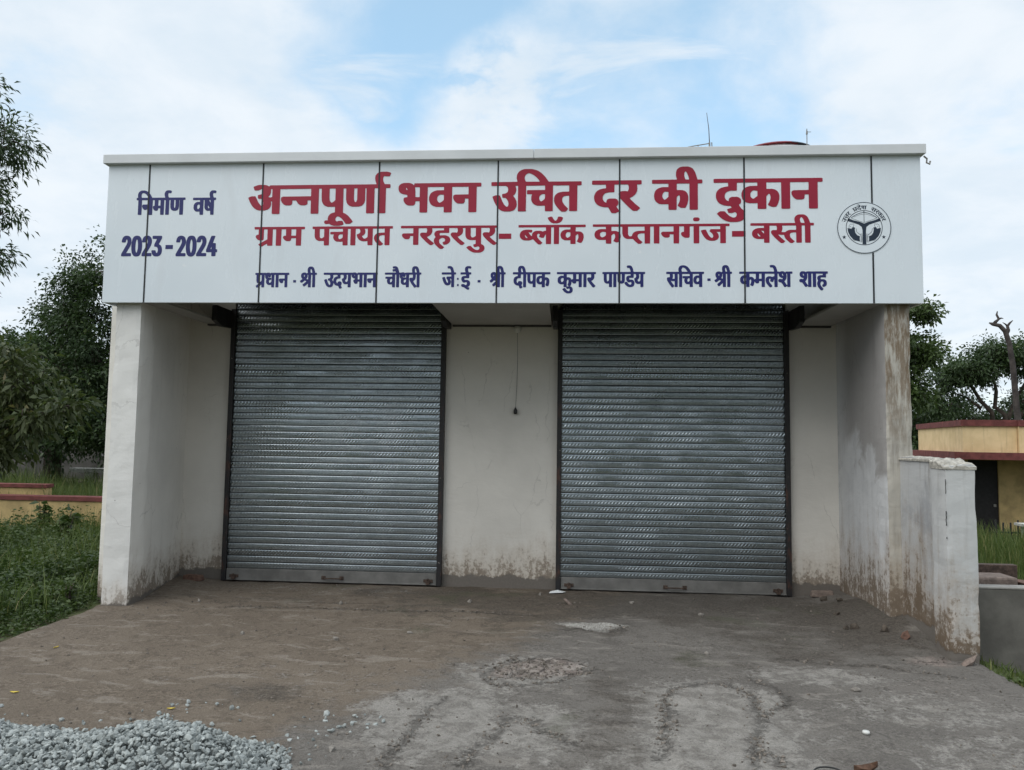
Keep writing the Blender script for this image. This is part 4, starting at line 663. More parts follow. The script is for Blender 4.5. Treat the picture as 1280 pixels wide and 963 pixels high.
('pradhan','b',[[1206,3258,1202,3260,1201,3262,1195,3275,1195,3277,1219,3296,1220,3298,1214,3303,1209,3308,1203,3319,1200,3338,1200,3388,1199,3389,1191,3390,1188,3392,1187,3394,1187,3408,1191,3411,1297,3412,1304,3409,1315,3413,1331,3414,1341,3410,1347,3406,1347,3406,1349,3409,1354,3412,1538,3412,1543,3409,1544,3394,1543,3392,1539,3389,1527,3389,1526,3387,1526,3265,1525,3263,1522,3261,1501,3261,1498,3262,1496,3264,1496,3328,1495,3330,1482,3330,1482,3328,1482,3315,1480,3311,1477,3308,1469,3304,1459,3305,1450,3309,1443,3317,1441,3322,1437,3330,1436,3339,1438,3345,1440,3349,1446,3352,1493,3352,1495,3353,1496,3387,1495,3389,1435,3389,1433,3388,1433,3265,1431,3262,1427,3261,1407,3261,1404,3262,1402,3264,1402,3387,1401,3388,1399,3389,1389,3389,1388,3387,1388,3264,1387,3262,1383,3261,1364,3261,1361,3262,1358,3264,1358,3284,1357,3286,1348,3285,1331,3285,1326,3286,1314,3292,1307,3300,1303,3309,1302,3315,1302,3330,1306,3344,1299,3351,1293,3361,1291,3368,1290,3377,1290,3388,1289,3389,1287,3389,1286,3389,1285,3387,1284,3263,1279,3261,1259,3261,1254,3263,1254,3265,1254,3288,1253,3290,1252,3290,1219,3260,1215,3258],[1340,3308,1343,3308,1347,3310,1355,3318,1358,3323,1358,3387,1357,3389,1353,3388,1351,3379,1350,3373,1347,3368,1344,3365,1340,3364,1332,3364,1322,3371,1321,3371,1323,3366,1328,3361,1351,3360,1355,3359,1356,3357,1355,3344,1354,3340,1349,3338,1340,3338,1336,3335,1333,3329,1332,3324,1333,3316,1336,3310],[1239,3318,1245,3320,1250,3325,1254,3330,1254,3387,1253,3388,1251,3389,1234,3389,1232,3389,1231,3387,1231,3335,1234,3324,1236,3320]]),
('shri','b',[[1746,3261,1742,3263,1741,3265,1741,3300,1739,3299,1735,3296,1711,3273,1706,3271,1698,3270,1693,3272,1685,3287,1685,3290,1718,3317,1723,3322,1722,3324,1707,3330,1705,3330,1683,3311,1678,3309,1670,3309,1666,3310,1663,3312,1657,3325,1657,3327,1658,3329,1670,3337,1681,3346,1680,3348,1674,3356,1671,3361,1667,3374,1667,3388,1669,3395,1674,3404,1678,3407,1683,3410,1694,3414,1711,3414,1720,3410,1727,3405,1729,3405,1730,3409,1736,3412,1737,3413,1734,3425,1733,3443,1735,3454,1739,3462,1745,3470,1755,3475,1761,3476,1776,3476,1783,3474,1790,3470,1796,3465,1799,3460,1806,3443,1814,3413,1815,3411,1828,3411,1832,3408,1831,3392,1827,3390,1816,3390,1815,3388,1815,3265,1814,3263,1809,3261,1790,3261,1787,3262,1785,3264,1785,3388,1783,3390,1774,3390,1772,3389,1772,3388,1771,3264,1770,3262,1766,3261],[1739,3343,1740,3343,1741,3345,1741,3388,1741,3389,1737,3390,1736,3389,1735,3388,1736,3378,1734,3366,1730,3358,1724,3349,1726,3347],[1700,3369,1701,3368,1702,3369,1705,3377,1704,3386,1703,3389,1701,3391,1698,3388,1697,3383,1697,3376],[1769,3412,1781,3411,1783,3413,1780,3429,1776,3441,1772,3448,1769,3451,1766,3448,1764,3441,1764,3427,1766,3417]]),
('udaybhan','b',[[2070,3248,2067,3250,2066,3251,2055,3277,2041,3278,2032,3281,2026,3283,2019,3288,2014,3294,2009,3302,2006,3309,2005,3309,2005,3305,2006,3299,2004,3289,2001,3279,1998,3274,1993,3268,1984,3264,1978,3262,1957,3262,1944,3268,1935,3275,1929,3284,1920,3302,1912,3323,1909,3338,1925,3346,1932,3346,1937,3343,1946,3315,1954,3300,1960,3290,1965,3285,1967,3285,1971,3289,1973,3296,1973,3306,1972,3312,1967,3323,1962,3329,1952,3330,1948,3332,1947,3349,1951,3352,1959,3353,1966,3356,1969,3360,1971,3366,1971,3378,1968,3386,1966,3389,1964,3390,1909,3390,1906,3391,1904,3392,1903,3394,1903,3408,1904,3410,1908,3412,2197,3412,2203,3411,2211,3414,2231,3414,2242,3410,2246,3407,2250,3402,2251,3402,2252,3410,2258,3412,2455,3412,2458,3411,2461,3409,2461,3394,2460,3392,2456,3390,2444,3390,2443,3387,2443,3265,2442,3263,2439,3261,2418,3261,2414,3262,2413,3264,2413,3329,2412,3330,2401,3331,2399,3330,2398,3314,2396,3311,2393,3308,2388,3306,2375,3306,2368,3309,2363,3313,2356,3325,2353,3334,2353,3342,2355,3346,2357,3350,2362,3352,2367,3353,2412,3354,2413,3356,2413,3387,2411,3390,2351,3390,2350,3389,2349,3265,2348,3262,2343,3261,2323,3261,2320,3262,2318,3264,2318,3387,2317,3389,2307,3390,2305,3389,2305,3387,2305,3265,2303,3262,2298,3261,2279,3261,2275,3262,2274,3264,2273,3317,2273,3319,2257,3319,2256,3317,2256,3307,2255,3302,2253,3300,2245,3297,2234,3297,2227,3299,2221,3304,2218,3309,2213,3318,2211,3327,2211,3330,2212,3335,2215,3338,2226,3343,2226,3351,2225,3352,2220,3352,2212,3355,2201,3361,2194,3369,2191,3380,2191,3389,2189,3390,2186,3389,2185,3387,2185,3264,2183,3262,2180,3261,2160,3261,2156,3262,2154,3264,2154,3293,2152,3294,2147,3293,2127,3293,2121,3294,2110,3300,2102,3309,2098,3318,2094,3329,2092,3340,2092,3345,2093,3348,2102,3352,2106,3355,2109,3359,2111,3366,2111,3378,2108,3387,2106,3389,2080,3390,2078,3389,2077,3387,2077,3356,2077,3354,2072,3352,2052,3350,2046,3348,2041,3343,2038,3340,2036,3335,2035,3329,2035,3322,2037,3314,2040,3308,2046,3302,2048,3302,2049,3313,2050,3316,2054,3319,2061,3322,2078,3322,2085,3318,2089,3314,2090,3311,2092,3305,2092,3296,2089,3288,2084,3283,2085,3279,2095,3258,2086,3251,2080,3248],[2136,3315,2139,3315,2143,3317,2152,3325,2154,3329,2154,3387,2153,3390,2140,3389,2140,3387,2143,3373,2143,3364,2141,3353,2137,3344,2134,3341,2125,3333,2126,3329,2129,3323],[2004,3316,2005,3338,2007,3346,2011,3356,2017,3363,2026,3368,2035,3372,2046,3374,2046,3387,2045,3389,2001,3389,2001,3387,2003,3378,2003,3365,1999,3352,1995,3345,1991,3342,1991,3340,1998,3329],[2257,3343,2271,3342,2273,3343,2273,3387,2272,3390,2255,3389,2256,3381,2256,3344],[2223,3377,2225,3376,2226,3377,2225,3382,2223,3388,2221,3390,2220,3386,2221,3381]]),
('chaudhri','b',[[2839,3259,2835,3261,2830,3267,2802,3306,2791,3327,2787,3338,2787,3349,2789,3353,2792,3356,2799,3359,2812,3359,2817,3357,2819,3358,2822,3371,2822,3379,2821,3387,2819,3390,2785,3391,2783,3389,2783,3266,2782,3263,2777,3261,2758,3261,2753,3264,2752,3287,2750,3287,2745,3286,2724,3286,2711,3292,2705,3298,2700,3309,2698,3323,2699,3333,2702,3345,2693,3354,2689,3362,2687,3371,2687,3389,2687,3390,2685,3391,2683,3390,2683,3388,2682,3265,2680,3263,2676,3261,2657,3261,2653,3264,2652,3266,2652,3388,2652,3390,2650,3391,2642,3390,2641,3388,2641,3265,2639,3263,2636,3261,2617,3261,2613,3263,2611,3265,2610,3290,2583,3290,2573,3294,2567,3299,2563,3304,2560,3312,2557,3324,2557,3333,2561,3347,2559,3348,2546,3348,2542,3350,2541,3352,2541,3367,2546,3370,2610,3371,2610,3372,2610,3390,2608,3391,2539,3391,2535,3394,2535,3410,2541,3412,2647,3413,2647,3415,2644,3419,2638,3425,2636,3425,2628,3422,2620,3422,2615,3424,2614,3427,2611,3438,2612,3442,2621,3447,2627,3448,2639,3448,2641,3449,2638,3453,2637,3454,2631,3453,2622,3453,2618,3455,2616,3457,2613,3470,2614,3472,2619,3475,2628,3477,2646,3477,2658,3471,2663,3467,2668,3459,2671,3452,2677,3434,2681,3414,2682,3413,2694,3412,2700,3411,2711,3415,2726,3415,2732,3413,2741,3408,2745,3411,2748,3412,2813,3412,2814,3413,2814,3415,2812,3427,2811,3437,2812,3450,2814,3458,2819,3467,2826,3473,2838,3477,2854,3477,2862,3474,2867,3471,2872,3466,2879,3455,2885,3435,2890,3414,2893,3412,2904,3412,2908,3410,2908,3395,2908,3393,2904,3391,2893,3391,2891,3388,2891,3264,2886,3261,2866,3261,2861,3264,2860,3269,2859,3269,2854,3262,2851,3260,2847,3259],[2859,3278,2860,3278,2861,3281,2861,3388,2859,3391,2853,3391,2851,3389,2852,3376,2852,3367,2850,3355,2848,3348,2841,3336,2826,3323,2839,3302],[2735,3309,2739,3309,2743,3311,2748,3316,2752,3323,2752,3356,2751,3355,2751,3344,2749,3342,2746,3339,2738,3339,2735,3338,2733,3337,2730,3332,2728,3325,2729,3317,2731,3312],[2595,3312,2597,3312,2599,3313,2606,3320,2610,3326,2610,3345,2609,3347,2601,3348,2597,3347,2592,3343,2589,3337,2588,3331,2588,3324,2591,3316],[2750,3360,2752,3360,2753,3362,2753,3388,2751,3391,2749,3391,2748,3389,2747,3379,2744,3372,2741,3368,2736,3366,2729,3366,2724,3368,2719,3372,2718,3372,2717,3372,2719,3367,2724,3362,2746,3362],[2846,3413,2857,3412,2859,3413,2860,3415,2856,3432,2852,3444,2849,3449,2846,3452,2844,3449,2842,3445,2841,3434,2842,3425,2845,3415]]),
('je','b',[[3217,3262,3214,3264,3213,3266,3213,3346,3212,3348,3203,3348,3201,3347,3208,3332,3210,3320,3210,3309,3208,3300,3205,3294,3200,3287,3189,3282,3183,3280,3169,3280,3164,3282,3153,3287,3146,3294,3140,3303,3130,3324,3123,3348,3121,3357,3121,3359,3122,3360,3134,3366,3145,3367,3149,3364,3157,3339,3164,3320,3172,3308,3174,3306,3176,3305,3177,3307,3179,3312,3180,3317,3179,3324,3176,3333,3172,3340,3163,3351,3162,3356,3166,3367,3168,3369,3172,3371,3212,3371,3213,3373,3213,3390,3211,3391,3121,3391,3116,3393,3115,3395,3115,3410,3117,3411,3120,3413,3211,3413,3211,3417,3207,3433,3204,3441,3200,3450,3196,3454,3190,3452,3181,3452,3178,3453,3175,3456,3172,3472,3181,3476,3186,3478,3205,3477,3211,3476,3221,3470,3227,3461,3233,3449,3237,3434,3242,3414,3244,3413,3257,3413,3260,3410,3261,3409,3260,3394,3256,3391,3245,3391,3243,3389,3243,3265,3241,3263,3238,3262]]),
('ee','b',[[3380,3236,3367,3243,3340,3262,3332,3263,3320,3268,3316,3272,3314,3279,3314,3282,3316,3288,3320,3292,3324,3294,3342,3294,3348,3291,3357,3284,3366,3286,3369,3290,3371,3294,3372,3297,3372,3304,3370,3309,3367,3312,3365,3313,3360,3313,3348,3308,3339,3308,3334,3310,3325,3319,3321,3325,3317,3332,3315,3341,3315,3355,3317,3360,3321,3366,3325,3370,3334,3375,3347,3377,3362,3377,3363,3379,3363,3389,3361,3391,3310,3391,3306,3394,3306,3409,3307,3412,3312,3413,3356,3414,3356,3416,3353,3424,3350,3440,3351,3453,3352,3458,3355,3464,3359,3468,3363,3471,3375,3477,3398,3477,3406,3475,3414,3470,3415,3467,3411,3454,3407,3451,3399,3451,3390,3455,3388,3455,3385,3452,3382,3445,3382,3435,3385,3423,3390,3414,3410,3413,3414,3411,3415,3409,3415,3394,3413,3392,3410,3391,3397,3391,3396,3390,3395,3358,3394,3356,3389,3354,3352,3354,3348,3352,3346,3346,3347,3341,3350,3336,3374,3336,3381,3334,3391,3330,3400,3321,3403,3312,3405,3306,3405,3295,3402,3283,3397,3276,3393,3272,3381,3264,3382,3263,3397,3257,3398,3256,3399,3254,3393,3238,3388,3236]]),
('shri','b',[[3681,3262,3678,3264,3677,3266,3677,3299,3675,3298,3652,3274,3646,3271,3638,3271,3633,3274,3626,3288,3627,3291,3659,3321,3661,3324,3646,3331,3625,3312,3621,3310,3613,3310,3607,3312,3601,3326,3600,3328,3602,3330,3615,3341,3622,3348,3613,3364,3610,3376,3610,3391,3612,3398,3617,3406,3624,3412,3634,3416,3650,3416,3656,3414,3664,3409,3668,3412,3673,3414,3673,3416,3671,3427,3670,3443,3672,3456,3676,3466,3680,3472,3688,3476,3695,3478,3710,3478,3715,3477,3722,3473,3730,3465,3737,3450,3745,3414,3747,3413,3757,3413,3761,3410,3761,3394,3756,3392,3748,3391,3746,3389,3746,3266,3745,3264,3740,3262,3722,3262,3719,3263,3717,3265,3717,3389,3716,3391,3709,3392,3707,3391,3707,3389,3706,3265,3705,3263,3701,3262],[3673,3345,3677,3345,3677,3347,3677,3389,3676,3391,3674,3391,3673,3389,3673,3374,3672,3369,3669,3361,3664,3351,3665,3349],[3641,3372,3642,3372,3643,3372,3644,3378,3644,3387,3643,3390,3642,3391,3640,3387,3638,3382],[3704,3414,3714,3413,3715,3415,3710,3439,3705,3450,3703,3452,3701,3450,3699,3435,3701,3421]]),
('dipak','b',[[3907,3249,3904,3251,3902,3253,3892,3278,3890,3278,3879,3279,3874,3280,3862,3285,3856,3289,3848,3299,3845,3304,3842,3315,3841,3323,3841,3335,3843,3346,3846,3353,3850,3359,3858,3367,3869,3372,3883,3375,3883,3390,3881,3391,3839,3392,3834,3394,3834,3396,3834,3411,3838,3414,3885,3414,3887,3415,3888,3416,3885,3427,3884,3435,3884,3446,3885,3452,3889,3464,3894,3470,3898,3473,3909,3478,3929,3478,3936,3476,3944,3471,3948,3467,3953,3458,3960,3439,3965,3416,3968,3414,4203,3414,4209,3412,4209,3395,4205,3392,4157,3391,4155,3390,4155,3362,4175,3361,4186,3356,4191,3351,4197,3342,4199,3334,4200,3318,4197,3300,4195,3288,4190,3276,4189,3274,4185,3272,4174,3272,4168,3275,4159,3284,4165,3299,4168,3313,4168,3327,4167,3333,4165,3335,4164,3336,4161,3334,4156,3327,4155,3323,4155,3265,4153,3263,4149,3261,4130,3261,4125,3263,4123,3266,4123,3291,4121,3291,4115,3290,4100,3290,4092,3292,4087,3295,4080,3300,4076,3304,4072,3312,4070,3319,4069,3325,4069,3340,4070,3347,4073,3356,4078,3364,4086,3370,4095,3375,4101,3376,4123,3377,4123,3379,4123,3389,4123,3391,4121,3391,4066,3391,4064,3390,4063,3266,4062,3263,4057,3261,4038,3262,4033,3264,4032,3297,4030,3298,4025,3296,4009,3296,4004,3298,3994,3302,3986,3310,3982,3320,3979,3337,3978,3390,3976,3391,3968,3391,3967,3389,3967,3265,3965,3263,3961,3261,3943,3261,3939,3263,3937,3264,3937,3266,3937,3389,3936,3391,3934,3391,3915,3391,3915,3389,3914,3355,3909,3353,3889,3352,3882,3349,3878,3345,3875,3340,3872,3327,3873,3318,3875,3313,3878,3307,3883,3303,3885,3303,3885,3310,3887,3317,3891,3321,3898,3324,3915,3323,3923,3319,3928,3311,3929,3304,3928,3294,3927,3291,3921,3284,3932,3259,3930,3257,3917,3249],[4107,3314,4110,3313,4113,3315,4119,3321,4123,3326,4123,3350,4122,3352,4113,3354,4111,3354,4105,3349,4102,3344,4100,3334,4101,3325,4104,3318],[4017,3320,4019,3320,4022,3321,4028,3326,4033,3333,4033,3389,4031,3391,4011,3391,4009,3390,4009,3349,4010,3344,4010,3334,4013,3324],[3920,3415,3933,3414,3934,3415,3935,3416,3931,3432,3927,3446,3923,3452,3921,3454,3918,3450,3916,3443,3916,3429,3918,3420]]),
('kumar','b',[[4380,3199,4371,3201,4365,3204,4359,3207,4351,3212,4342,3221,4335,3231,4329,3239,4329,3243,4335,3248,4343,3253,4353,3253,4358,3251,4368,3237,4374,3230,4383,3224,4391,3222,4395,3223,4397,3224,4399,3227,4401,3231,4401,3240,4398,3246,4396,3248,4394,3248,4385,3244,4374,3244,4370,3247,4365,3262,4347,3262,4342,3264,4340,3266,4340,3291,4338,3292,4332,3290,4312,3290,4306,3293,4296,3297,4290,3303,4285,3311,4282,3319,4281,3325,4281,3342,4283,3351,4288,3361,4297,3369,4310,3376,4317,3377,4339,3377,4340,3379,4340,3391,4338,3392,4277,3393,4273,3396,4273,3412,4279,3414,4655,3414,4660,3412,4661,3410,4660,3395,4657,3393,4645,3392,4644,3391,4645,3384,4645,3365,4644,3357,4641,3349,4633,3338,4628,3333,4616,3324,4622,3314,4637,3296,4656,3276,4656,3274,4646,3262,4641,3259,4634,3259,4629,3261,4625,3265,4605,3289,4592,3307,4581,3323,4575,3335,4574,3341,4574,3348,4576,3354,4579,3357,4587,3360,4602,3360,4608,3358,4610,3360,4613,3371,4613,3381,4611,3391,4609,3392,4570,3392,4568,3392,4567,3265,4565,3263,4561,3262,4541,3262,4537,3264,4536,3266,4536,3390,4535,3392,4534,3392,4522,3392,4521,3390,4521,3266,4520,3264,4515,3262,4495,3262,4490,3265,4489,3318,4488,3320,4467,3320,4465,3307,4463,3303,4459,3300,4453,3298,4442,3298,4433,3302,4427,3308,4422,3316,4420,3317,4418,3298,4413,3282,4409,3275,4403,3271,4404,3270,4409,3269,4420,3264,4425,3259,4429,3253,4432,3242,4432,3228,4431,3222,4428,3215,4424,3211,4420,3207,4411,3202,4400,3199],[4372,3267,4374,3267,4382,3270,4393,3271,4392,3273,4380,3281,4379,3283,4379,3286,4382,3293,4386,3304,4388,3315,4388,3328,4385,3335,4383,3338,4378,3334,4372,3324],[4322,3314,4325,3313,4329,3315,4337,3323,4340,3328,4340,3350,4339,3353,4329,3354,4324,3353,4318,3348,4314,3342,4313,3335,4314,3325,4317,3318],[4418,3338,4419,3337,4423,3340,4429,3343,4432,3343,4434,3345,4433,3392,4431,3392,4373,3392,4372,3390,4372,3362,4391,3362,4403,3358,4408,3355,4411,3352,4416,3343],[4467,3344,4487,3343,4489,3345,4489,3390,4488,3392,4469,3392,4466,3391,4466,3346]]),
('pandey','b',[[4793,3263,4790,3265,4789,3267,4789,3297,4763,3298,4749,3305,4744,3311,4742,3317,4737,3334,4737,3391,4736,3393,4728,3393,4725,3395,4724,3397,4724,3411,4728,3414,5000,3415,5001,3417,4996,3437,4990,3451,4986,3456,4980,3453,4973,3453,4967,3456,4963,3472,4964,3475,4972,3479,4978,3480,4993,3480,4999,3479,5006,3475,5011,3471,5016,3464,5021,3454,5025,3442,5030,3419,5032,3415,5138,3415,5142,3413,5144,3411,5144,3395,5139,3393,5129,3393,5127,3390,5127,3267,5127,3265,5123,3263,5103,3262,5097,3265,5097,3267,5097,3293,5096,3295,5088,3294,5072,3294,5067,3295,5056,3300,5053,3303,5046,3311,5040,3327,5036,3348,5037,3350,5047,3355,5052,3360,5054,3364,5056,3370,5055,3378,5052,3390,5050,3392,5048,3393,5034,3393,5032,3391,5032,3359,5030,3357,5025,3355,4992,3355,4990,3354,4989,3352,4988,3346,4989,3341,4991,3338,5014,3337,5025,3332,5031,3328,5034,3323,5038,3316,5039,3311,5040,3302,5039,3292,5034,3278,5031,3273,5025,3268,5017,3265,5007,3262,4990,3262,4984,3263,4978,3265,4968,3270,4961,3276,4951,3285,4939,3303,4940,3304,4949,3314,4954,3316,4962,3316,4967,3314,4976,3301,4989,3289,4999,3286,5003,3287,5006,3289,5008,3295,5010,3302,5008,3307,5005,3312,5003,3314,5002,3314,4987,3309,4981,3309,4976,3311,4971,3316,4964,3324,4960,3332,4958,3341,4958,3356,4961,3363,4964,3369,4969,3373,4978,3376,4983,3378,5000,3378,5001,3380,5001,3390,5000,3392,4947,3393,4945,3392,4945,3330,4943,3322,4940,3312,4935,3305,4925,3299,4918,3297,4899,3297,4895,3299,4887,3302,4883,3305,4878,3312,4875,3319,4872,3336,4872,3391,4870,3393,4862,3392,4862,3390,4862,3267,4860,3264,4855,3262,4836,3262,4833,3264,4831,3266,4831,3390,4831,3392,4829,3393,4820,3392,4820,3390,4819,3266,4818,3264,4814,3262],[5079,3318,5083,3317,5087,3320,5092,3324,5096,3331,5097,3390,5095,3393,5084,3392,5083,3390,5086,3376,5086,3365,5084,3354,5078,3343,5069,3336,5069,3334,5072,3326,5075,3321],[4775,3320,4777,3320,4782,3324,4789,3333,4789,3390,4789,3392,4787,3393,4769,3393,4768,3392,4767,3390,4767,3347,4768,3335,4770,3327,4772,3323],[4907,3322,4909,3322,4911,3324,4914,3335,4914,3390,4914,3392,4912,3393,4904,3393,4903,3390,4903,3337,4904,3330]]),
('sachiv','b',[[5406,3260,5402,3262,5398,3267,5375,3300,5359,3327,5356,3340,5356,3351,5360,3357,5367,3361,5381,3361,5383,3362,5384,3368,5384,3381,5383,3390,5382,3393,5380,3393,5355,3393,5350,3395,5349,3398,5349,3411,5349,3413,5351,3414,5355,3415,5470,3415,5471,3417,5468,3427,5468,3447,5471,3455,5475,3465,5484,3473,5494,3478,5503,3480,5520,3480,5537,3476,5548,3471,5556,3465,5564,3457,5572,3447,5581,3434,5589,3417,5591,3415,5710,3415,5716,3413,5716,3398,5715,3396,5711,3393,5700,3393,5699,3391,5699,3267,5698,3265,5696,3264,5693,3263,5674,3263,5670,3264,5668,3267,5668,3291,5641,3291,5631,3295,5625,3300,5622,3303,5617,3311,5614,3319,5613,3327,5613,3342,5616,3355,5621,3363,5628,3371,5641,3377,5648,3378,5668,3378,5668,3391,5668,3392,5666,3393,5610,3393,5608,3392,5608,3267,5606,3264,5602,3263,5583,3263,5578,3265,5577,3267,5577,3290,5576,3291,5552,3291,5543,3294,5537,3299,5532,3304,5529,3309,5525,3323,5525,3338,5528,3347,5528,3349,5513,3350,5509,3351,5508,3353,5508,3369,5512,3372,5576,3373,5577,3375,5577,3392,5575,3393,5505,3393,5505,3391,5504,3266,5502,3264,5498,3263,5480,3263,5476,3264,5475,3265,5474,3267,5474,3391,5473,3393,5464,3393,5462,3393,5462,3391,5461,3266,5459,3264,5455,3263,5436,3263,5431,3265,5431,3320,5430,3322,5409,3322,5396,3325,5395,3324,5396,3322,5403,3310,5428,3275,5427,3273,5419,3262,5414,3260],[5561,3314,5564,3314,5568,3317,5577,3327,5577,3347,5576,3350,5567,3350,5564,3349,5559,3345,5557,3340,5555,3335,5555,3325,5558,3319],[5651,3314,5655,3314,5660,3318,5668,3327,5668,3350,5667,3352,5665,3353,5659,3354,5653,3354,5649,3351,5646,3345,5643,3339,5643,3327,5646,3319],[5412,3345,5423,3345,5429,3346,5431,3348,5431,3391,5430,3393,5415,3393,5413,3392,5415,3381,5415,3366,5414,3358,5411,3348,5411,3346],[5503,3416,5554,3415,5556,3415,5557,3417,5552,3425,5543,3438,5532,3449,5521,3456,5518,3457,5512,3457,5508,3456,5504,3452,5499,3441,5498,3435,5499,3426]]),
('shri','b',[[5902,3263,5898,3265,5897,3267,5897,3301,5895,3301,5869,3275,5864,3272,5856,3272,5851,3275,5843,3290,5844,3292,5847,3296,5877,3322,5879,3324,5880,3326,5869,3331,5864,3332,5842,3313,5837,3311,5830,3311,5826,3312,5823,3314,5817,3328,5816,3330,5818,3332,5833,3343,5839,3350,5830,3365,5827,3373,5826,3381,5826,3387,5827,3395,5830,3403,5833,3408,5840,3413,5847,3417,5853,3418,5868,3418,5872,3417,5884,3411,5886,3410,5887,3413,5893,3417,5890,3435,5890,3448,5892,3460,5896,3468,5899,3472,5903,3476,5911,3480,5917,3481,5932,3481,5946,3475,5953,3467,5960,3450,5969,3416,5970,3415,5982,3415,5986,3412,5986,3396,5981,3394,5971,3393,5970,3391,5970,3267,5969,3265,5964,3263,5945,3263,5941,3264,5940,3266,5939,3391,5938,3393,5930,3394,5929,3393,5928,3391,5928,3266,5926,3264,5923,3263],[5893,3347,5896,3346,5897,3348,5897,3391,5897,3393,5895,3394,5894,3393,5893,3391,5893,3377,5891,3370,5888,3362,5882,3352,5884,3350],[5859,3373,5860,3373,5861,3374,5863,3384,5862,3390,5860,3394,5858,3391,5856,3387,5857,3379],[5925,3416,5936,3415,5938,3416,5938,3418,5933,3438,5930,3449,5927,3454,5925,3455,5923,3453,5920,3445,5920,3432,5924,3419]]),
('kamlesh','b',[[6350,3260,6344,3264,6326,3286,6319,3296,6313,3307,6310,3315,6308,3325,6308,3336,6309,3344,6312,3352,6317,3358,6322,3363,6334,3369,6357,3369,6363,3367,6372,3363,6381,3367,6391,3370,6392,3372,6392,3392,6391,3394,6304,3394,6302,3393,6301,3267,6301,3265,6299,3264,6295,3263,6276,3263,6270,3266,6270,3319,6269,3321,6267,3322,6247,3321,6246,3319,6246,3309,6245,3306,6241,3301,6235,3299,6223,3299,6216,3302,6209,3308,6204,3316,6202,3317,6197,3292,6190,3276,6187,3274,6183,3272,6177,3273,6172,3275,6161,3282,6160,3284,6160,3287,6166,3301,6170,3317,6169,3329,6167,3337,6164,3338,6159,3334,6154,3326,6154,3266,6149,3263,6128,3263,6124,3264,6122,3266,6121,3292,6094,3292,6089,3293,6080,3297,6074,3301,6069,3309,6065,3318,6064,3325,6064,3343,6065,3350,6069,3359,6073,3366,6081,3372,6093,3378,6099,3379,6121,3379,6121,3393,6119,3394,6059,3394,6055,3397,6056,3413,6061,3416,6388,3416,6390,3417,6387,3433,6383,3445,6378,3453,6374,3457,6367,3456,6358,3456,6355,3457,6352,3459,6348,3474,6349,3476,6355,3479,6364,3481,6381,3481,6386,3480,6395,3476,6402,3471,6408,3462,6413,3449,6422,3417,6423,3416,6437,3416,6444,3413,6454,3417,6458,3419,6476,3419,6481,3417,6490,3413,6497,3408,6498,3409,6499,3414,6504,3416,6558,3416,6562,3415,6564,3414,6565,3412,6564,3396,6559,3394,6547,3394,6545,3392,6545,3267,6544,3265,6539,3263,6518,3263,6514,3266,6514,3272,6512,3273,6503,3265,6499,3263,6491,3263,6487,3264,6484,3266,6469,3292,6458,3306,6456,3307,6448,3308,6442,3309,6436,3312,6432,3315,6430,3318,6429,3322,6429,3329,6430,3334,6433,3338,6438,3342,6442,3343,6457,3343,6466,3339,6471,3346,6473,3350,6472,3351,6465,3352,6456,3354,6446,3361,6440,3367,6436,3375,6434,3383,6433,3393,6432,3394,6426,3394,6424,3394,6423,3392,6423,3266,6418,3263,6398,3263,6394,3264,6392,3266,6391,3338,6389,3337,6387,3333,6381,3315,6377,3312,6368,3312,6354,3318,6351,3320,6352,3328,6355,3339,6350,3345,6347,3345,6345,3344,6343,3341,6340,3331,6342,3318,6346,3310,6352,3301,6369,3280,6372,3276,6371,3272,6363,3262,6358,3260],[6512,3281,6513,3281,6514,3284,6514,3392,6512,3394,6507,3394,6506,3393,6508,3383,6509,3367,6506,3348,6504,3342,6498,3331,6488,3319,6487,3318,6497,3304],[6104,3315,6108,3315,6111,3317,6119,3325,6121,3328,6121,3352,6120,3354,6112,3355,6106,3355,6100,3351,6097,3344,6096,3338,6096,3331,6097,3325,6101,3318],[6201,3339,6208,3343,6213,3345,6215,3346,6214,3393,6212,3394,6155,3394,6154,3392,6155,3364,6157,3363,6161,3364,6173,3364,6184,3360,6192,3354,6195,3350,6199,3340],[6247,3345,6267,3345,6269,3346,6270,3392,6268,3394,6249,3394,6247,3393,6246,3347],[6474,3375,6476,3374,6477,3376,6475,3385,6470,3394,6467,3395,6465,3392,6465,3384,6468,3378]]),
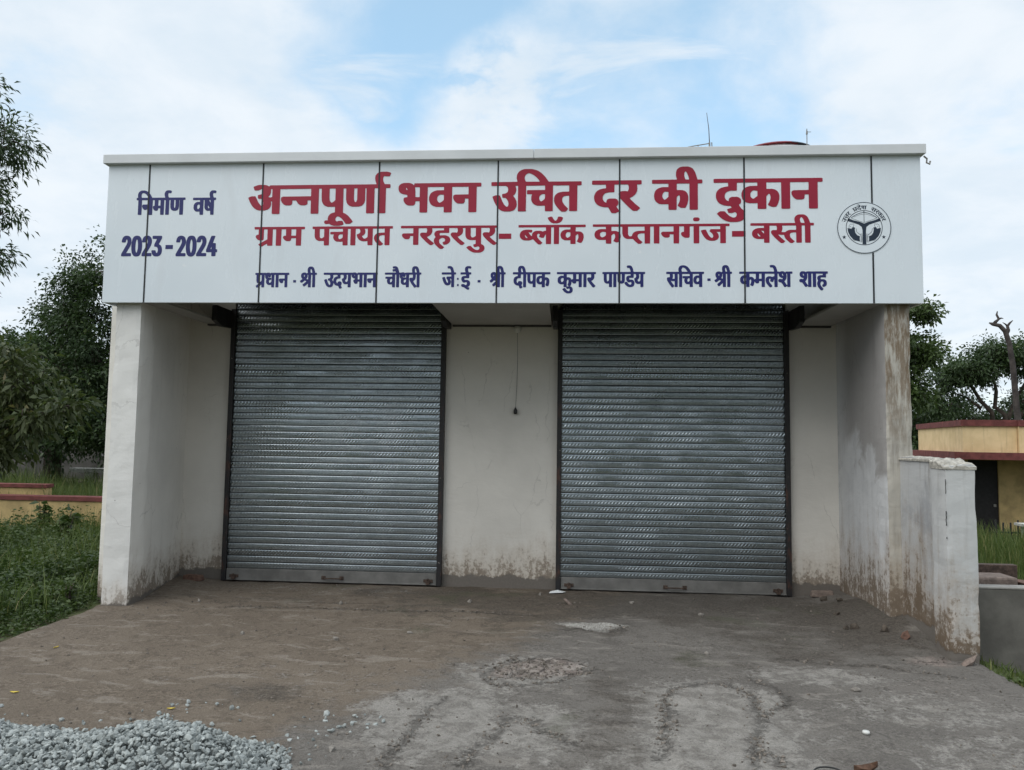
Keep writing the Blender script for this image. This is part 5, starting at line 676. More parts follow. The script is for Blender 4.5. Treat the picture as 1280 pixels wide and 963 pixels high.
('shah','b',[[6836,3230,6831,3232,6827,3236,6811,3256,6804,3269,6800,3279,6798,3295,6799,3307,6801,3315,6806,3325,6801,3339,6799,3352,6801,3359,6803,3364,6805,3368,6810,3373,6823,3379,6830,3380,6851,3380,6851,3382,6851,3392,6851,3393,6791,3394,6789,3393,6789,3267,6787,3264,6783,3263,6762,3263,6759,3264,6757,3266,6757,3392,6757,3393,6755,3394,6745,3393,6744,3392,6744,3266,6742,3264,6738,3263,6716,3263,6712,3265,6712,3273,6711,3274,6703,3267,6699,3265,6696,3264,6688,3264,6683,3266,6668,3291,6656,3308,6643,3308,6636,3311,6631,3316,6629,3321,6629,3332,6630,3336,6635,3340,6641,3343,6654,3344,6664,3340,6667,3343,6671,3350,6670,3351,6659,3353,6647,3359,6640,3366,6636,3372,6633,3382,6633,3396,6635,3403,6640,3411,6647,3416,6656,3419,6677,3418,6687,3414,6694,3410,6695,3411,6696,3414,6702,3417,6895,3417,6901,3414,6901,3413,6901,3396,6897,3394,6886,3394,6883,3393,6883,3361,6883,3359,6877,3357,6837,3357,6834,3355,6832,3353,6831,3347,6833,3342,6834,3340,6860,3340,6869,3337,6876,3333,6883,3326,6886,3322,6890,3309,6890,3293,6887,3283,6882,3275,6875,3270,6865,3265,6863,3264,6856,3264,6852,3265,6849,3267,6845,3281,6846,3284,6852,3287,6858,3295,6859,3302,6857,3310,6853,3315,6848,3317,6843,3317,6839,3316,6833,3310,6831,3303,6829,3297,6830,3286,6833,3279,6838,3269,6858,3245,6856,3240,6849,3232,6844,3229],[6710,3281,6711,3280,6712,3284,6712,3392,6711,3394,6706,3394,6704,3393,6706,3381,6706,3360,6704,3349,6698,3334,6692,3326,6685,3318,6700,3297],[6671,3375,6674,3375,6674,3382,6671,3390,6668,3394,6665,3395,6664,3393,6663,3390,6664,3383,6667,3378]]),
('nirman','b',[[-95,4026,-99,4028,-100,4031,-100,4179,-102,4181,-112,4182,-117,4185,-119,4188,-119,4202,-118,4204,-116,4206,-112,4208,-105,4208,-104,4209,-107,4223,-107,4242,-102,4259,-98,4266,-87,4277,-75,4283,-63,4286,-37,4286,-15,4280,-6,4275,9,4264,20,4254,32,4238,49,4209,51,4208,188,4208,189,4211,185,4221,181,4239,181,4251,186,4267,196,4279,208,4284,215,4286,237,4286,247,4283,254,4280,258,4276,258,4274,255,4260,252,4256,248,4254,237,4254,228,4258,225,4256,223,4251,221,4246,221,4232,226,4215,230,4208,402,4208,406,4206,409,4204,409,4188,408,4185,403,4182,389,4181,387,4179,387,4031,386,4028,382,4026,354,4025,350,4027,347,4030,347,4181,344,4181,343,4179,343,4111,340,4096,337,4087,328,4076,323,4072,316,4069,309,4067,283,4067,275,4070,265,4075,256,4086,251,4097,249,4110,249,4121,248,4127,248,4179,247,4181,245,4182,238,4181,236,4179,236,4031,235,4028,232,4026,202,4025,199,4027,196,4030,196,4179,195,4181,184,4182,182,4181,181,4179,181,4031,180,4028,174,4025,149,4025,144,4027,142,4029,141,4093,140,4095,119,4095,118,4093,118,4084,116,4077,111,4071,105,4068,87,4069,80,4072,71,4081,64,4093,60,4107,62,4114,65,4118,70,4121,77,4123,78,4124,78,4179,78,4181,75,4182,59,4182,58,4181,57,4179,56,4030,54,4027,50,4025,24,4025,18,4028,16,4031,16,4108,14,4109,4,4109,2,4108,1,4095,0,4089,-2,4086,-7,4081,-13,4079,-29,4079,-37,4083,-46,4092,-53,4103,-57,4118,-55,4127,-53,4130,-49,4134,-45,4136,15,4137,16,4139,16,4181,14,4182,-57,4182,-59,4181,-60,4179,-60,4030,-63,4027,-66,4025],[294,4097,296,4096,299,4100,301,4105,303,4114,303,4179,302,4181,300,4182,289,4181,288,4179,288,4121,289,4109,292,4101],[119,4123,138,4123,141,4124,141,4179,140,4181,121,4182,119,4180,118,4126],[-62,4208,4,4208,7,4208,7,4209,-1,4223,-12,4238,-18,4244,-31,4253,-42,4257,-49,4258,-56,4256,-60,4253,-64,4247,-67,4240,-67,4221]]),
('varsh','b',[[571,4022,568,4024,566,4027,565,4056,535,4056,523,4059,515,4065,507,4074,500,4090,499,4099,499,4114,500,4123,505,4135,509,4142,519,4151,532,4158,540,4160,565,4160,566,4162,566,4176,563,4178,495,4178,492,4180,490,4183,490,4200,493,4202,497,4204,671,4204,672,4206,666,4228,665,4240,667,4257,673,4267,684,4277,690,4280,696,4281,719,4281,732,4277,737,4273,739,4270,736,4257,734,4253,728,4250,716,4250,711,4253,709,4253,706,4248,703,4238,704,4231,706,4219,712,4204,732,4203,736,4201,737,4197,737,4184,736,4180,731,4178,719,4177,717,4175,716,4026,714,4023,710,4022,687,4022,682,4023,680,4026,680,4028,679,4064,646,4064,635,4069,629,4074,624,4080,621,4085,617,4095,615,4108,615,4175,613,4177,607,4178,606,4177,605,4175,604,4027,602,4024,598,4022],[547,4083,549,4083,554,4086,565,4098,566,4126,564,4129,555,4131,551,4131,545,4128,540,4121,538,4113,538,4099,540,4090,543,4086],[661,4091,666,4092,669,4096,659,4115,655,4120,654,4121,653,4109,655,4101,658,4094],[677,4152,679,4151,679,4153,679,4176,677,4178,665,4177,665,4175]]),
('year','b',[[-107,3586,-122,3592,-134,3606,-144,3626,-150,3663,-152,3705,-150,3711,-151,3726,-149,3738,-141,3772,-137,3781,-132,3789,-121,3799,-108,3805,-100,3806,-87,3806,-70,3802,-65,3798,-56,3789,-50,3781,-42,3760,-39,3743,-37,3742,-35,3760,-32,3772,-28,3781,-23,3789,-14,3798,-5,3803,8,3806,27,3806,40,3802,46,3798,58,3785,65,3770,68,3756,68,3728,63,3711,58,3698,47,3675,18,3624,19,3622,21,3622,61,3622,67,3620,70,3616,70,3592,67,3590,61,3588,-27,3588,-34,3590,-36,3592,-36,3615,7,3693,19,3717,23,3728,25,3739,25,3748,22,3760,18,3768,16,3768,14,3767,11,3761,8,3751,8,3740,4,3736,-2,3734,-27,3734,-37,3738,-38,3734,-35,3706,-35,3684,-38,3653,-42,3630,-46,3619,-55,3602,-67,3591,-81,3586],[110,3586,101,3588,93,3592,85,3598,79,3606,73,3616,71,3624,68,3643,70,3648,76,3651,102,3651,109,3649,112,3646,118,3628,123,3621,129,3624,134,3633,137,3645,137,3655,135,3666,131,3676,127,3682,122,3685,115,3687,102,3688,97,3690,95,3694,96,3714,123,3768,121,3770,84,3770,77,3772,74,3775,74,3798,78,3802,84,3804,169,3803,174,3801,176,3798,176,3777,144,3715,146,3714,156,3709,163,3704,171,3694,176,3684,181,3660,181,3642,178,3625,174,3613,168,3604,159,3595,153,3591,136,3585],[-250,3588,-256,3591,-258,3594,-257,3613,-203,3713,-196,3735,-196,3749,-199,3761,-202,3767,-205,3768,-206,3768,-210,3760,-213,3748,-213,3740,-216,3736,-223,3734,-248,3734,-253,3736,-256,3738,-258,3742,-256,3758,-253,3770,-250,3779,-243,3790,-231,3801,-213,3806,-197,3806,-188,3804,-175,3798,-166,3790,-160,3781,-156,3772,-153,3760,-152,3738,-156,3714,-164,3694,-203,3624,-202,3622,-200,3622,-160,3622,-154,3620,-151,3616,-151,3594,-154,3590,-160,3588],[-95,3625,-94,3625,-91,3626,-86,3641,-81,3662,-80,3676,-80,3715,-83,3738,-87,3755,-91,3764,-94,3766,-98,3761,-103,3745,-107,3714,-107,3677,-106,3663,-102,3641]]),
('year','b',[[479,3584,466,3589,454,3601,448,3611,443,3626,439,3644,436,3666,436,3719,437,3732,440,3749,447,3771,452,3782,457,3789,465,3796,477,3801,486,3803,502,3803,516,3799,523,3795,528,3789,537,3776,543,3760,548,3740,550,3717,550,3670,549,3654,542,3622,536,3607,529,3598,520,3589,511,3585,503,3583],[337,3586,331,3589,330,3592,330,3611,373,3689,385,3713,390,3731,390,3748,388,3758,385,3764,382,3765,381,3765,377,3757,374,3745,373,3737,371,3734,364,3732,337,3732,331,3734,329,3739,331,3756,334,3767,337,3776,344,3787,356,3798,374,3803,390,3803,399,3801,412,3795,422,3786,427,3778,433,3758,435,3749,435,3732,432,3715,424,3695,413,3674,384,3622,385,3620,387,3620,426,3620,433,3618,436,3614,436,3592,433,3588,426,3586],[556,3586,551,3589,549,3592,549,3611,602,3706,610,3727,611,3741,607,3760,604,3764,602,3765,597,3760,595,3750,593,3737,590,3734,583,3732,560,3732,553,3733,551,3736,550,3739,550,3753,553,3766,561,3783,574,3796,582,3800,594,3803,611,3803,618,3801,629,3798,635,3793,647,3778,651,3766,654,3753,654,3730,651,3714,641,3688,604,3622,607,3620,647,3620,654,3618,657,3614,657,3592,654,3588,647,3586],[718,3586,713,3589,711,3592,711,3626,708,3628,664,3628,657,3629,654,3633,654,3656,703,3796,705,3799,711,3800,737,3801,744,3798,746,3796,746,3792,724,3726,726,3724,747,3724,752,3722,755,3719,756,3662,757,3660,769,3658,772,3656,772,3635,772,3632,769,3629,757,3627,756,3626,756,3593,754,3589,746,3586],[492,3623,494,3623,497,3627,503,3646,506,3666,506,3682,507,3688,505,3731,502,3745,498,3757,494,3763,491,3762,486,3750,482,3732,479,3704,479,3682,482,3654,487,3632],[702,3661,708,3660,711,3662,711,3685,708,3682,703,3667,701,3663]]),
('hyphen','b',[[217,3663,297,3663,297,3706,217,3706]]),
('hyphen','r',[[3686,3753,3812,3753,3812,3807,3686,3807]]),
('hyphen','r',[[5989,3764,6120,3764,6120,3821,5989,3821]]),
('hyphen','b',[[1586,3311,1616,3311,1616,3336,1586,3336]]),
('hyphen','b',[[3480,3310,3510,3310,3510,3334,3480,3334]]),
('hyphen','b',[[5749,3324,5780,3324,5780,3348,5749,3348]]),
('hyphen','b',[[3271,3337,3288,3337,3288,3357,3271,3357]]),
('hyphen','b',[[3273,3273,3289,3273,3289,3294,3273,3294]]),
('arc','k',[[-151,101,-158,99,-162,98,-166,98,-168,99,-170,100,-171,101,-173,103,-178,95,-179,95,-182,96,-182,97,-182,98,-177,107,-172,115,-166,124,-166,124,-172,128,-172,128,-178,121,-183,113,-187,105,-192,97,-191,97,-188,97,-186,96,-185,95,-183,92,-182,88,-176,90,-173,90,-170,88,-167,86,-166,83,-165,81,-165,79,-166,76,-168,71,-169,69,-171,67,-173,66,-176,64,-182,62,-189,61,-192,61,-192,62,-192,65,-191,69,-190,69,-183,70,-177,72,-175,73,-173,74,-172,75,-172,77,-172,79,-174,80,-176,81,-178,81,-181,80,-183,80,-183,79,-185,76,-185,75,-187,75,-189,76,-190,77,-188,82,-189,85,-189,86,-191,87,-192,88,-194,88,-196,87,-197,86,-201,75,-205,64,-206,63,-210,64,-210,65,-207,74,-204,82,-201,90,-197,97,-193,105,-189,113,-184,120,-179,127,-174,134,-169,141,-163,147,-157,154,-151,160,-145,165,-144,165,-142,163,-141,162,-142,161,-146,158,-146,157,-144,156,-141,153,-140,151,-139,149,-140,144,-141,138,-140,138,-133,138,-123,139,-123,138,-123,134,-123,133,-125,132,-132,131,-145,131,-148,131,-152,131,-154,132,-154,133,-155,136,-154,137,-151,141,-148,142,-147,143,-148,145,-149,147,-151,149,-153,150,-154,150,-160,144,-165,137,-165,136,-159,131,-153,126,-147,121,-141,116,-141,115,-145,110,-146,110,-147,110,-154,115,-161,120,-162,120,-165,115,-167,112,-167,110,-166,108,-164,107,-161,106,-159,106,-156,107,-151,108,-150,108,-150,103],[-31,176,-32,177,-38,182,-44,181,-47,181,-51,181,-54,182,-57,183,-59,184,-61,187,-62,191,-62,194,-61,196,-58,200,-56,201,-50,204,-47,205,-47,209,-48,209,-60,206,-71,203,-72,202,-69,195,-66,187,-64,180,-61,173,-61,172,-62,171,-69,169,-70,169,-71,169,-73,176,-74,176,-80,169,-85,161,-88,159,-93,161,-93,161,-87,170,-87,171,-91,171,-93,171,-95,172,-98,175,-105,187,-106,187,-109,185,-110,185,-111,185,-113,188,-112,189,-103,194,-94,199,-84,203,-75,207,-65,210,-55,213,-45,215,-46,217,-48,220,-50,222,-53,224,-56,224,-59,222,-62,221,-64,222,-67,225,-66,226,-63,227,-53,230,-49,230,-47,230,-44,229,-39,226,-36,222,-34,218,-25,218,-25,218,-24,216,-20,219,-16,220,-7,220,-5,220,-1,218,3,216,3,216,3,219,4,220,17,219,30,218,30,217,30,214,30,213,28,213,23,214,22,213,21,205,20,198,19,190,19,182,18,182,17,181,9,182,9,183,9,191,9,198,10,206,10,214,10,214,4,215,5,210,5,207,4,205,3,203,2,200,-2,197,-4,196,-4,195,2,190,6,186,5,184,1,182,-1,182,-2,182,-8,189,-13,193,-14,193,-19,193,-21,193,-23,194,-25,195,-25,197,-25,198,-22,200,-21,201,-15,201,-11,200,-10,201,-8,202,-7,203,-7,204,-15,204,-19,206,-22,208,-23,209,-24,210,-25,213,-36,212,-36,211,-35,203,-35,202,-36,202,-45,200,-49,198,-51,196,-52,193,-51,190,-49,188,-47,187,-44,187,-42,187,-42,187,-42,190,-42,191,-41,192,-39,193,-32,195,-30,194,-28,193,-27,191,-27,189,-27,187,-29,186,-29,185,-24,180,-24,179,-28,177],[-83,178,-80,180,-77,183,-77,184,-80,191,-82,198,-83,198,-94,193,-95,192,-89,181,-88,179,-87,179,-86,178,-84,178],[-8,209,-6,209,-6,210,-7,212,-8,214,-9,214,-11,215,-13,215,-14,214,-14,213,-14,212,-13,211,-11,210],[81,163,79,168,74,179,72,186,72,189,72,190,73,191,74,191,76,192,77,191,82,189,84,188,85,190,87,193,87,196,87,197,74,202,74,203,75,206,75,206,76,206,85,203,93,199,101,195,109,191,117,186,125,181,132,175,140,170,147,164,153,157,160,151,166,144,172,137,177,130,183,122,188,114,192,106,197,98,201,90,204,81,207,73,207,72,207,71,204,70,203,70,203,71,201,76,199,75,194,74,191,73,190,74,187,75,185,76,181,80,180,78,178,73,175,62,174,62,170,65,169,67,171,75,173,83,175,88,177,92,178,94,180,95,181,95,183,94,184,93,187,88,187,84,188,84,190,83,191,83,195,85,196,86,196,87,192,96,188,104,187,104,181,100,174,97,167,93,160,89,160,89,159,89,155,96,156,97,162,101,169,105,175,109,182,113,182,114,176,124,169,133,168,134,162,128,164,126,167,122,169,118,169,116,169,114,168,111,166,109,163,107,158,105,153,105,152,106,150,108,149,112,149,113,153,114,157,115,160,117,161,118,161,119,161,121,161,122,159,122,157,123,155,123,149,119,143,114,143,114,142,114,138,120,137,120,138,121,142,125,143,126,140,128,135,133,133,136,132,138,132,141,132,143,133,146,135,149,137,150,140,151,143,151,147,150,151,147,158,139,158,139,161,142,161,142,154,149,148,156,141,162,139,159,137,157,134,155,131,154,128,154,122,156,121,155,123,146,125,137,124,137,120,137,118,138,117,139,116,145,114,157,113,164,113,167,114,168,116,169,117,169,119,169,124,165,125,163,126,162,128,163,130,164,131,166,132,169,125,175,117,180,116,180,112,173,108,167,103,160,99,154,98,154,92,157,91,158,98,170,98,171,89,176,84,180,82,180,83,178,86,169,89,164,89,163,84,161],[141,135,142,133,143,132,146,132,148,131,149,131,153,135,153,135,151,139,149,141,147,142,145,143,142,142,140,139,140,137],[92,180,97,178,100,176,101,176,107,186,107,186,97,191,96,189,94,185,93,183,91,182,91,181]]),
]
LINE_ONE = ('annapurna', 'bhavan', 'uchit', 'dar', 'ki', 'dukan')      # the top line hangs down over the second: laid on top of it
EMB = (7.2502, 3.8450, .2545)
arc_rings = []
for kind, colr, rings in LETTERING:
    pr = [[(r[i]/1000, r[i+1]/1000) for i in range(0, len(r), 2)] for r in rings]
    if kind == 'arc': arc_rings = pr; continue
    flat_shape('punctuation_mark' if kind == 'hyphen' else 'lettering', M['red_vinyl'] if colr == 'r' else M['blue_vinyl'], pr, FY-.0012-(.0012 if kind in LINE_ONE else 0), .0010, sign)

# round government emblem on a clear disc
def ring(r0, r1, n=72):
    return [[(math.cos(2*math.pi*i/n)*r, math.sin(2*math.pi*i/n)*r) for i in range(n)] for r in (r1, r0)]
def stroke(pts, w):
    w = w if hasattr(w, '__len__') else [w]*len(pts)
    L, R_ = [], []
    for i, p in enumerate(pts):
        a = Vector(pts[max(i-1, 0)]); b = Vector(pts[min(i+1, len(pts)-1)]); t = (b-a).normalized(); nn = Vector((-t.y, t.x))*w[i]/2
        L.append((p[0]+nn.x, p[1]+nn.y)); R_.append((p[0]-nn.x, p[1]-nn.y))
    return [L+R_[::-1]]
def px(x, y): return ((x-577)/327*EMB[2], (528-y)/307*EMB[2])
P = lambda L: [px(*q) for q in L]
q = EMB[2]
disc = flat_shape('emblem', M['acp'], [[(math.cos(2*math.pi*i/72)*q*1.005, math.sin(2*math.pi*i/72)*q*1.005) for i in range(72)]], FY-.0046, .0006, sign, EMB[0], EMB[1])
flat_shape('emblem_ring', M['navy_vinyl'], ring(q*.972, q*.998), FY-.0054, .0006, disc, EMB[0], EMB[1])
flat_shape('emblem_ring', M['navy_vinyl'], ring(q*.655, q*.68), FY-.0054, .0006, disc, EMB[0], EMB[1])
flat_shape('emblem_text', M['navy_vinyl'], arc_rings, FY-.0054, .0006, disc, EMB[0], EMB[1])
def star(cx, cy, r):
    c = px(cx, cy); return [[(c[0]+math.sin(math.pi*i/5)*(r if i % 2 == 0 else r*.42), c[1]+math.cos(math.pi*i/5)*(r if i % 2 == 0 else r*.42)) for i in range(10)]]
for cx_ in (332, 812): flat_shape('star', M['navy_vinyl'], star(cx_, 640, .021), FY-.0054, .0006, disc, EMB[0], EMB[1])
mir = lambda L: [(1154-x, y) for x, y in L]
YSH = P([(372, 447), (384, 412), (440, 436), (520, 456), (577, 478), (634, 456), (712, 436), (768, 412), (780, 447), (700, 472), (640, 492), (604, 520), (598, 560), (598, 640), (600, 726), (554, 726), (556, 640), (556, 560), (548, 520), (512, 492), (450, 470)])
flat_shape('confluence', M['navy_vinyl'], [YSH], FY-.0054, .0006, disc, EMB[0], EMB[1])
BOW = [(420, 412), (452, 388), (495, 366), (535, 352), (577, 345), (619, 352), (659, 366), (702, 388), (736, 412)]
flat_shape('bow', M['navy_vinyl'], stroke(P(BOW), .0062), FY-.0054, .0006, disc, EMB[0], EMB[1])
flat_shape('bow', M['navy_vinyl'], stroke(P([(x, y+20-8*abs(x-577)/157) for x, y in BOW[1:-1]]), .0026), FY-.0054, .0006, disc, EMB[0], EMB[1])
flat_shape('bowstring', M['navy_vinyl'], stroke(P([(426, 414), (500, 442), (577, 466), (654, 442), (730, 414)]), .003), FY-.0054, .0006, disc, EMB[0], EMB[1])
flat_shape('arrow', M['navy_vinyl'], stroke(P([(577, 322), (577, 345.5), (577, 466)]), [.012, .004, .004]), FY-.0060, .0006, disc, EMB[0], EMB[1])
FISH = [(374, 532), (398, 534), (420, 540), (445, 520), (466, 526), (462, 552), (470, 590), (492, 618), (524, 630), (520, 660), (524, 694), (486, 684), (440, 664), (404, 626), (382, 580)]
HEAD = [(392, 530), (396, 500), (414, 482), (432, 488), (448, 478), (452, 500), (444, 518), (424, 532)]
for f in (lambda L: L, mir):
    flat_shape('fish', M['navy_vinyl'], [P(f(FISH))], FY-.0054, .0006, disc, EMB[0], EMB[1])
    flat_shape('fish', M['navy_vinyl'], stroke(P(f(HEAD)), .0028)+stroke(P(f([(408, 516), (416, 516)])), .006), FY-.0054, .0006, disc, EMB[0], EMB[1])
    for L_ in ([(530, 600), (538, 640), (534, 704)], [(546, 596), (549, 650), (546, 700)], [(430, 650), (452, 676), (480, 680)], [(478, 536), (486, 578), (528, 612)]):
        flat_shape('wave', M['navy_vinyl'], stroke(P(f(L_)), .0034), FY-.0062, .0006, disc, EMB[0], EMB[1])

# ------------------------------------------------------------------ things on the shop
# wire with a hanging lamp holder on the wall between the shutters
t = empty('lamp_holder', (3.787, -.03, 2.05), 'black bulb holder hanging on a thin wire from a white rose between the shutters', 'lamp holder')
MB().lathe((3.787, -.035, 3.02), [(.0, 0), (.03, .008), (.045, .03), (.047, .055), (.036, .078), (.018, .084), (0, .084)], 16).build('ceiling_rose', M['white_plastic'], t, smooth=True)
MB().tube([(3.787, -.035, 3.022), (3.793, -.022, 2.7), (3.788, -.02, 2.4), (3.779, -.024, 2.2), (3.775, -.03, 2.12)], .0022, 6).build('wire', M['black_plastic'], t)
MB().lathe((3.775, -.032, 2.045), [(0, 0), (.019, .002), (.022, .02), (.022, .05), (.013, .064), (.006, .08), (0, .081)], 14).build('socket', M['black_plastic'], t, smooth=True)

t = empty('water_tank', (7.5, 2.6, 4.16), 'round white water tank with red and dark lid showing just above the signboard', 'water tank')
TX, TY = 7.55, 2.6
MB().lathe((TX, TY, 4.16), [(.0, 0), (.62, 0), (.66, .06), (.66, .5), (.64, .53), (.66, .56), (.66, 1.0), (.64, 1.03), (.66, 1.06), (.66, 1.75), (.65, 1.88), (.60, 1.97), (0, 1.97)], 40).build('body', M['tank_white'], t, smooth=True)
m = MB(); m.lathe((TX, TY, 6.135), [(.0, 0), (.64, 0), (.60, .035), (.50, .075), (.36, .105), (.2, .122), (0, .128)], 40)
m2 = MB()
lid = m.build('lid', [M['tank_red'], M['tank_dark']], t, smooth=True)
for pl in lid.data.polygons:
    if pl.center.x > TX-7.5+.10: pl.material_index = 1
MB().lathe((TX, TY, 6.2445), [(0, 0), (.30, 0), (.2, .024), (.1, .03), (0, .032)], 32).build('lid_top', M['tank_white'], lid, smooth=True)
MB().lathe((TX+.24, TY-.25, 6.225), [(0, 0), (.06, 0), (.065, .03), (.05, .055), (0, .06)], 16).build('cap', M['tank_dark'], lid, smooth=True)

t = empty('antenna', (6.25, 1.0, 4.16), 'thin bent iron antenna rods standing on the roof left of the water tank', 'antenna')
MB().tube([(6.27, 1.0, 4.16), (6.27, 1.0, 5.76)], .012, 6).build('mast', M['concrete'], t)
MB().tube([(6.27, 1.0, 5.762), (6.262, 1.0, 5.95), (6.235, 1.0, 6.17)], [.006, .005, .003], 6).build('whip', M['iron'], t)
m = MB(); m.tube([(6.258, 1.0, 5.745), (6.1, 1.0, 5.72), (5.985, 1.0, 5.70)], .007, 6); m.tube([(5.985, 1.0, 5.705), (5.985, 1.0, 5.60)], .006, 6); m.tube([(6.12, 1.0, 5.72), (6.12, 1.0, 5.60)], .006, 6); m.tube([(6.30, 1.0, 5.76), (6.312, 1.0, 5.55)], .007, 6)
m.build('cross_bar', M['concrete'], t)
t = MB(); t.tube([(7.545, 1.0, 4.16), (7.548, 1.0, 5.86)], .006, 6); t.tube([(7.548, 1.0, 5.90), (7.56, 1.0, 5.885), (7.60, 1.0, 5.885)], .004, 5); t.tube([(7.548, 1.0, 5.855), (7.548, 1.0, 5.93)], [.014, .004], 6)
tag(t.build('lightning_rod', M['concrete'], loc=(7.545, 1.0, 4.16)), 'single thin upright rod with small tip on the roof right of the water tank', 'rod')

# ------------------------------------------------------------------ boundary wall stub and gate post right of the shop
t = empty('boundary_wall', (7.63, -2.0, 0), 'waist high weathered white wall stub joined to a square post beside the right pier', 'wall')
def wavy_slab(x0, x1, y0, y1, z0, zf, seed, amp=.008):
    m = MB(); ny, nz = 14, 24; pts = []
    for side, x in ((0, x0), (1, x1)):
        for j in range(ny+1):
            y = y0+(y1-y0)*j/ny
            for k in range(nz+1):
                z = z0+(zf(y)-z0)*k/nz
                pts.append((x+(amp*noise.noise(Vector((seed, y*4, z*4))) if k < nz else 0), y, z))
    s = (ny+1)*(nz+1); f = []
    for j in range(ny):
        for k in range(nz):
            a = j*(nz+1)+k
            f.append((a, a+1, a+nz+2, a+nz+1)); f.append((s+a, s+a+nz+1, s+a+nz+2, s+a+1))
        a = j*(nz+1)+nz; f.append((a, s+a, s+a+nz+1, a+nz+1))
    for k in range(nz):
        f.append((k, s+k, s+k+1, k+1)); a = ny*(nz+1)+k; f.append((a, a+1, s+a+1, s+a))
    return m.poly(pts, f)
wavy_slab(7.572, 7.695, -2.275, -1.503, -.3, lambda y: 1.632+.012*noise.noise(Vector((y*5, 0, 0))), 2.0).build('wall', M['boundary'], t)
mt = MB(); xs = [7.56+.03*i for i in range(6)]; ys = [-2.272+.045*i for i in range(18)]
pts = [(x, y, 1.638+.014*noise.noise(Vector((x*17, y*13, 4)))-.02*(1 if x < 7.565 or x > 7.705 else 0)) for y in ys for x in xs]
n6 = len(xs); k = len(pts); pts += [(x, y, 1.60) for y in ys for x in xs]
fc = [(j*n6+i, j*n6+i+1, (j+1)*n6+i+1, (j+1)*n6+i) for j in range(len(ys)-1) for i in range(n6-1)]
for i in range(n6-1): fc.append((k+i, k+i+1, i+1, i)); a = (len(ys)-1)*n6+i; fc.append((a, a+1, k+a+1, k+a))
for j in range(len(ys)-1): a = j*n6; fc.append((k+a, a, a+n6, k+a+n6)); a = j*n6+n6-1; fc.append((a, k+a, k+a+n6, a+n6))
mt.poly(pts, fc).build('wall_top', M['rawtop'], t)
post = rough_column(7.495, 7.735, -2.52, -2.277, -.3, 1.585, .010, 9.0, .05, .02).build('gate_post', M['post'], t)
# broken plaster cap of the post, higher towards the back
mc = MB(); N = 9; pts = []
for j in range(N):
    for i in range(N):
        u, v = i/(N-1), j/(N-1); x = 7.489+.252*u; y = -2.526+.256*v
        edge_ = min(u, 1-u, v, 1-v)
        z = 1.580+.022*sstep(edge_, 0, .12)+.035*v+.022*noise.noise(Vector((x*22, y*22, 3)))+.012*noise.noise(Vector((x*60, y*60, 3)))
        if u < .35 and v < .2: z -= .012
        pts.append((x+.006*noise.noise(Vector((j*2.3, i*1.7, 1))), y, z))
k = len(pts); pts += [(7.489+.252*i/(N-1), -2.526+.256*j/(N-1), 1.55) for j in range(N) for i in range(N)]
fc = [(j*N+i, j*N+i+1, (j+1)*N+i+1, (j+1)*N+i) for j in range(N-1) for i in range(N-1)]
for i in range(N-1):
    fc.append((k+i, k+i+1, i+1, i)); a = (N-1)*N+i; fc.append((a, a+1, k+a+1, k+a))
    a = i*N; fc.append((k+a, a, a+N, k+a+N)); a = i*N+N-1; fc.append((a, k+a, k+a+N, a+N))
mc.poly(pts, fc).build('broken_cap', M['rawtop'], post)
m = MB()
for z0, z1, w in ((1.35, 1.47, .0022), (1.09, 1.21, .0035), (.985, .998, .005)):
    k_ = 7; m.tube([(7.4945+.006*noise.noise(Vector((z0*9, i*1.7, 2))), -2.521, z0+(z1-z0)*i/k_) for i in range(k_+1)], [w*(.5+.9*abs(noise.noise(Vector((i*1.3, z0*5, 7)))))+.0012 for i in range(k_+1)], 6)
m.build('crack', M['steel_dark'], post)

# low cement tank wall right of the post, with things lying behind it
t = empty('cement_wall', (8.6, -2.2, -.2), 'low plain grey cement wall running right from the white gate post', 'low wall')
MB().box(7.742, 10.5, -2.29, -2.17, -.45, .545).build('wall', M['cement_grey'], t, bevel=.006)
MB().box(7.742, 10.5, -2.294, -2.166, .547, .566).build('coping', M['concrete'], t, bevel=.006)
MB().box(10.38, 10.5, -2.169, .2, -.45, .545).build('wall', M['cement_grey'], t)
t = MB(); t.box(8.02, 8.47, -1.78, -1.50, -.3, .56); tag(t.build('concrete_block', [M['brick_dusty']], bevel=.02, loc=(8.25, -1.64, -.3)), 'pinkish dusty block with pale top standing behind the grey cement wall', 'block')
t = MB(); t.box(7.80, 8.75, -1.28, -1.20, -.35, .60); tag(t.build('dark_slab', M['iron'], bevel=.008, loc=(8.3, -1.24, -.35)), 'upright dark brown slab standing behind the pinkish block', 'slab')
t = MB(); t.hexa([(8.52, -1.75, .50), (9.6, -1.75, .36), (9.6, -1.45, .36), (8.52, -1.45, .50), (8.52, -1.75, .512), (9.6, -1.75, .372), (9.6, -1.45, .372), (8.52, -1.45, .512)]); t.box(8.6, 8.68, -1.7, -1.5, -.3, .485); t.box(9.45, 9.53, -1.7, -1.5, -.3, .372)
tag(t.build('rusty_sheet', M['brick'], loc=(9.0, -1.6, -.3)), 'rusty red sheet lying tilted on supports beyond the grey cement wall', 'metal sheet')

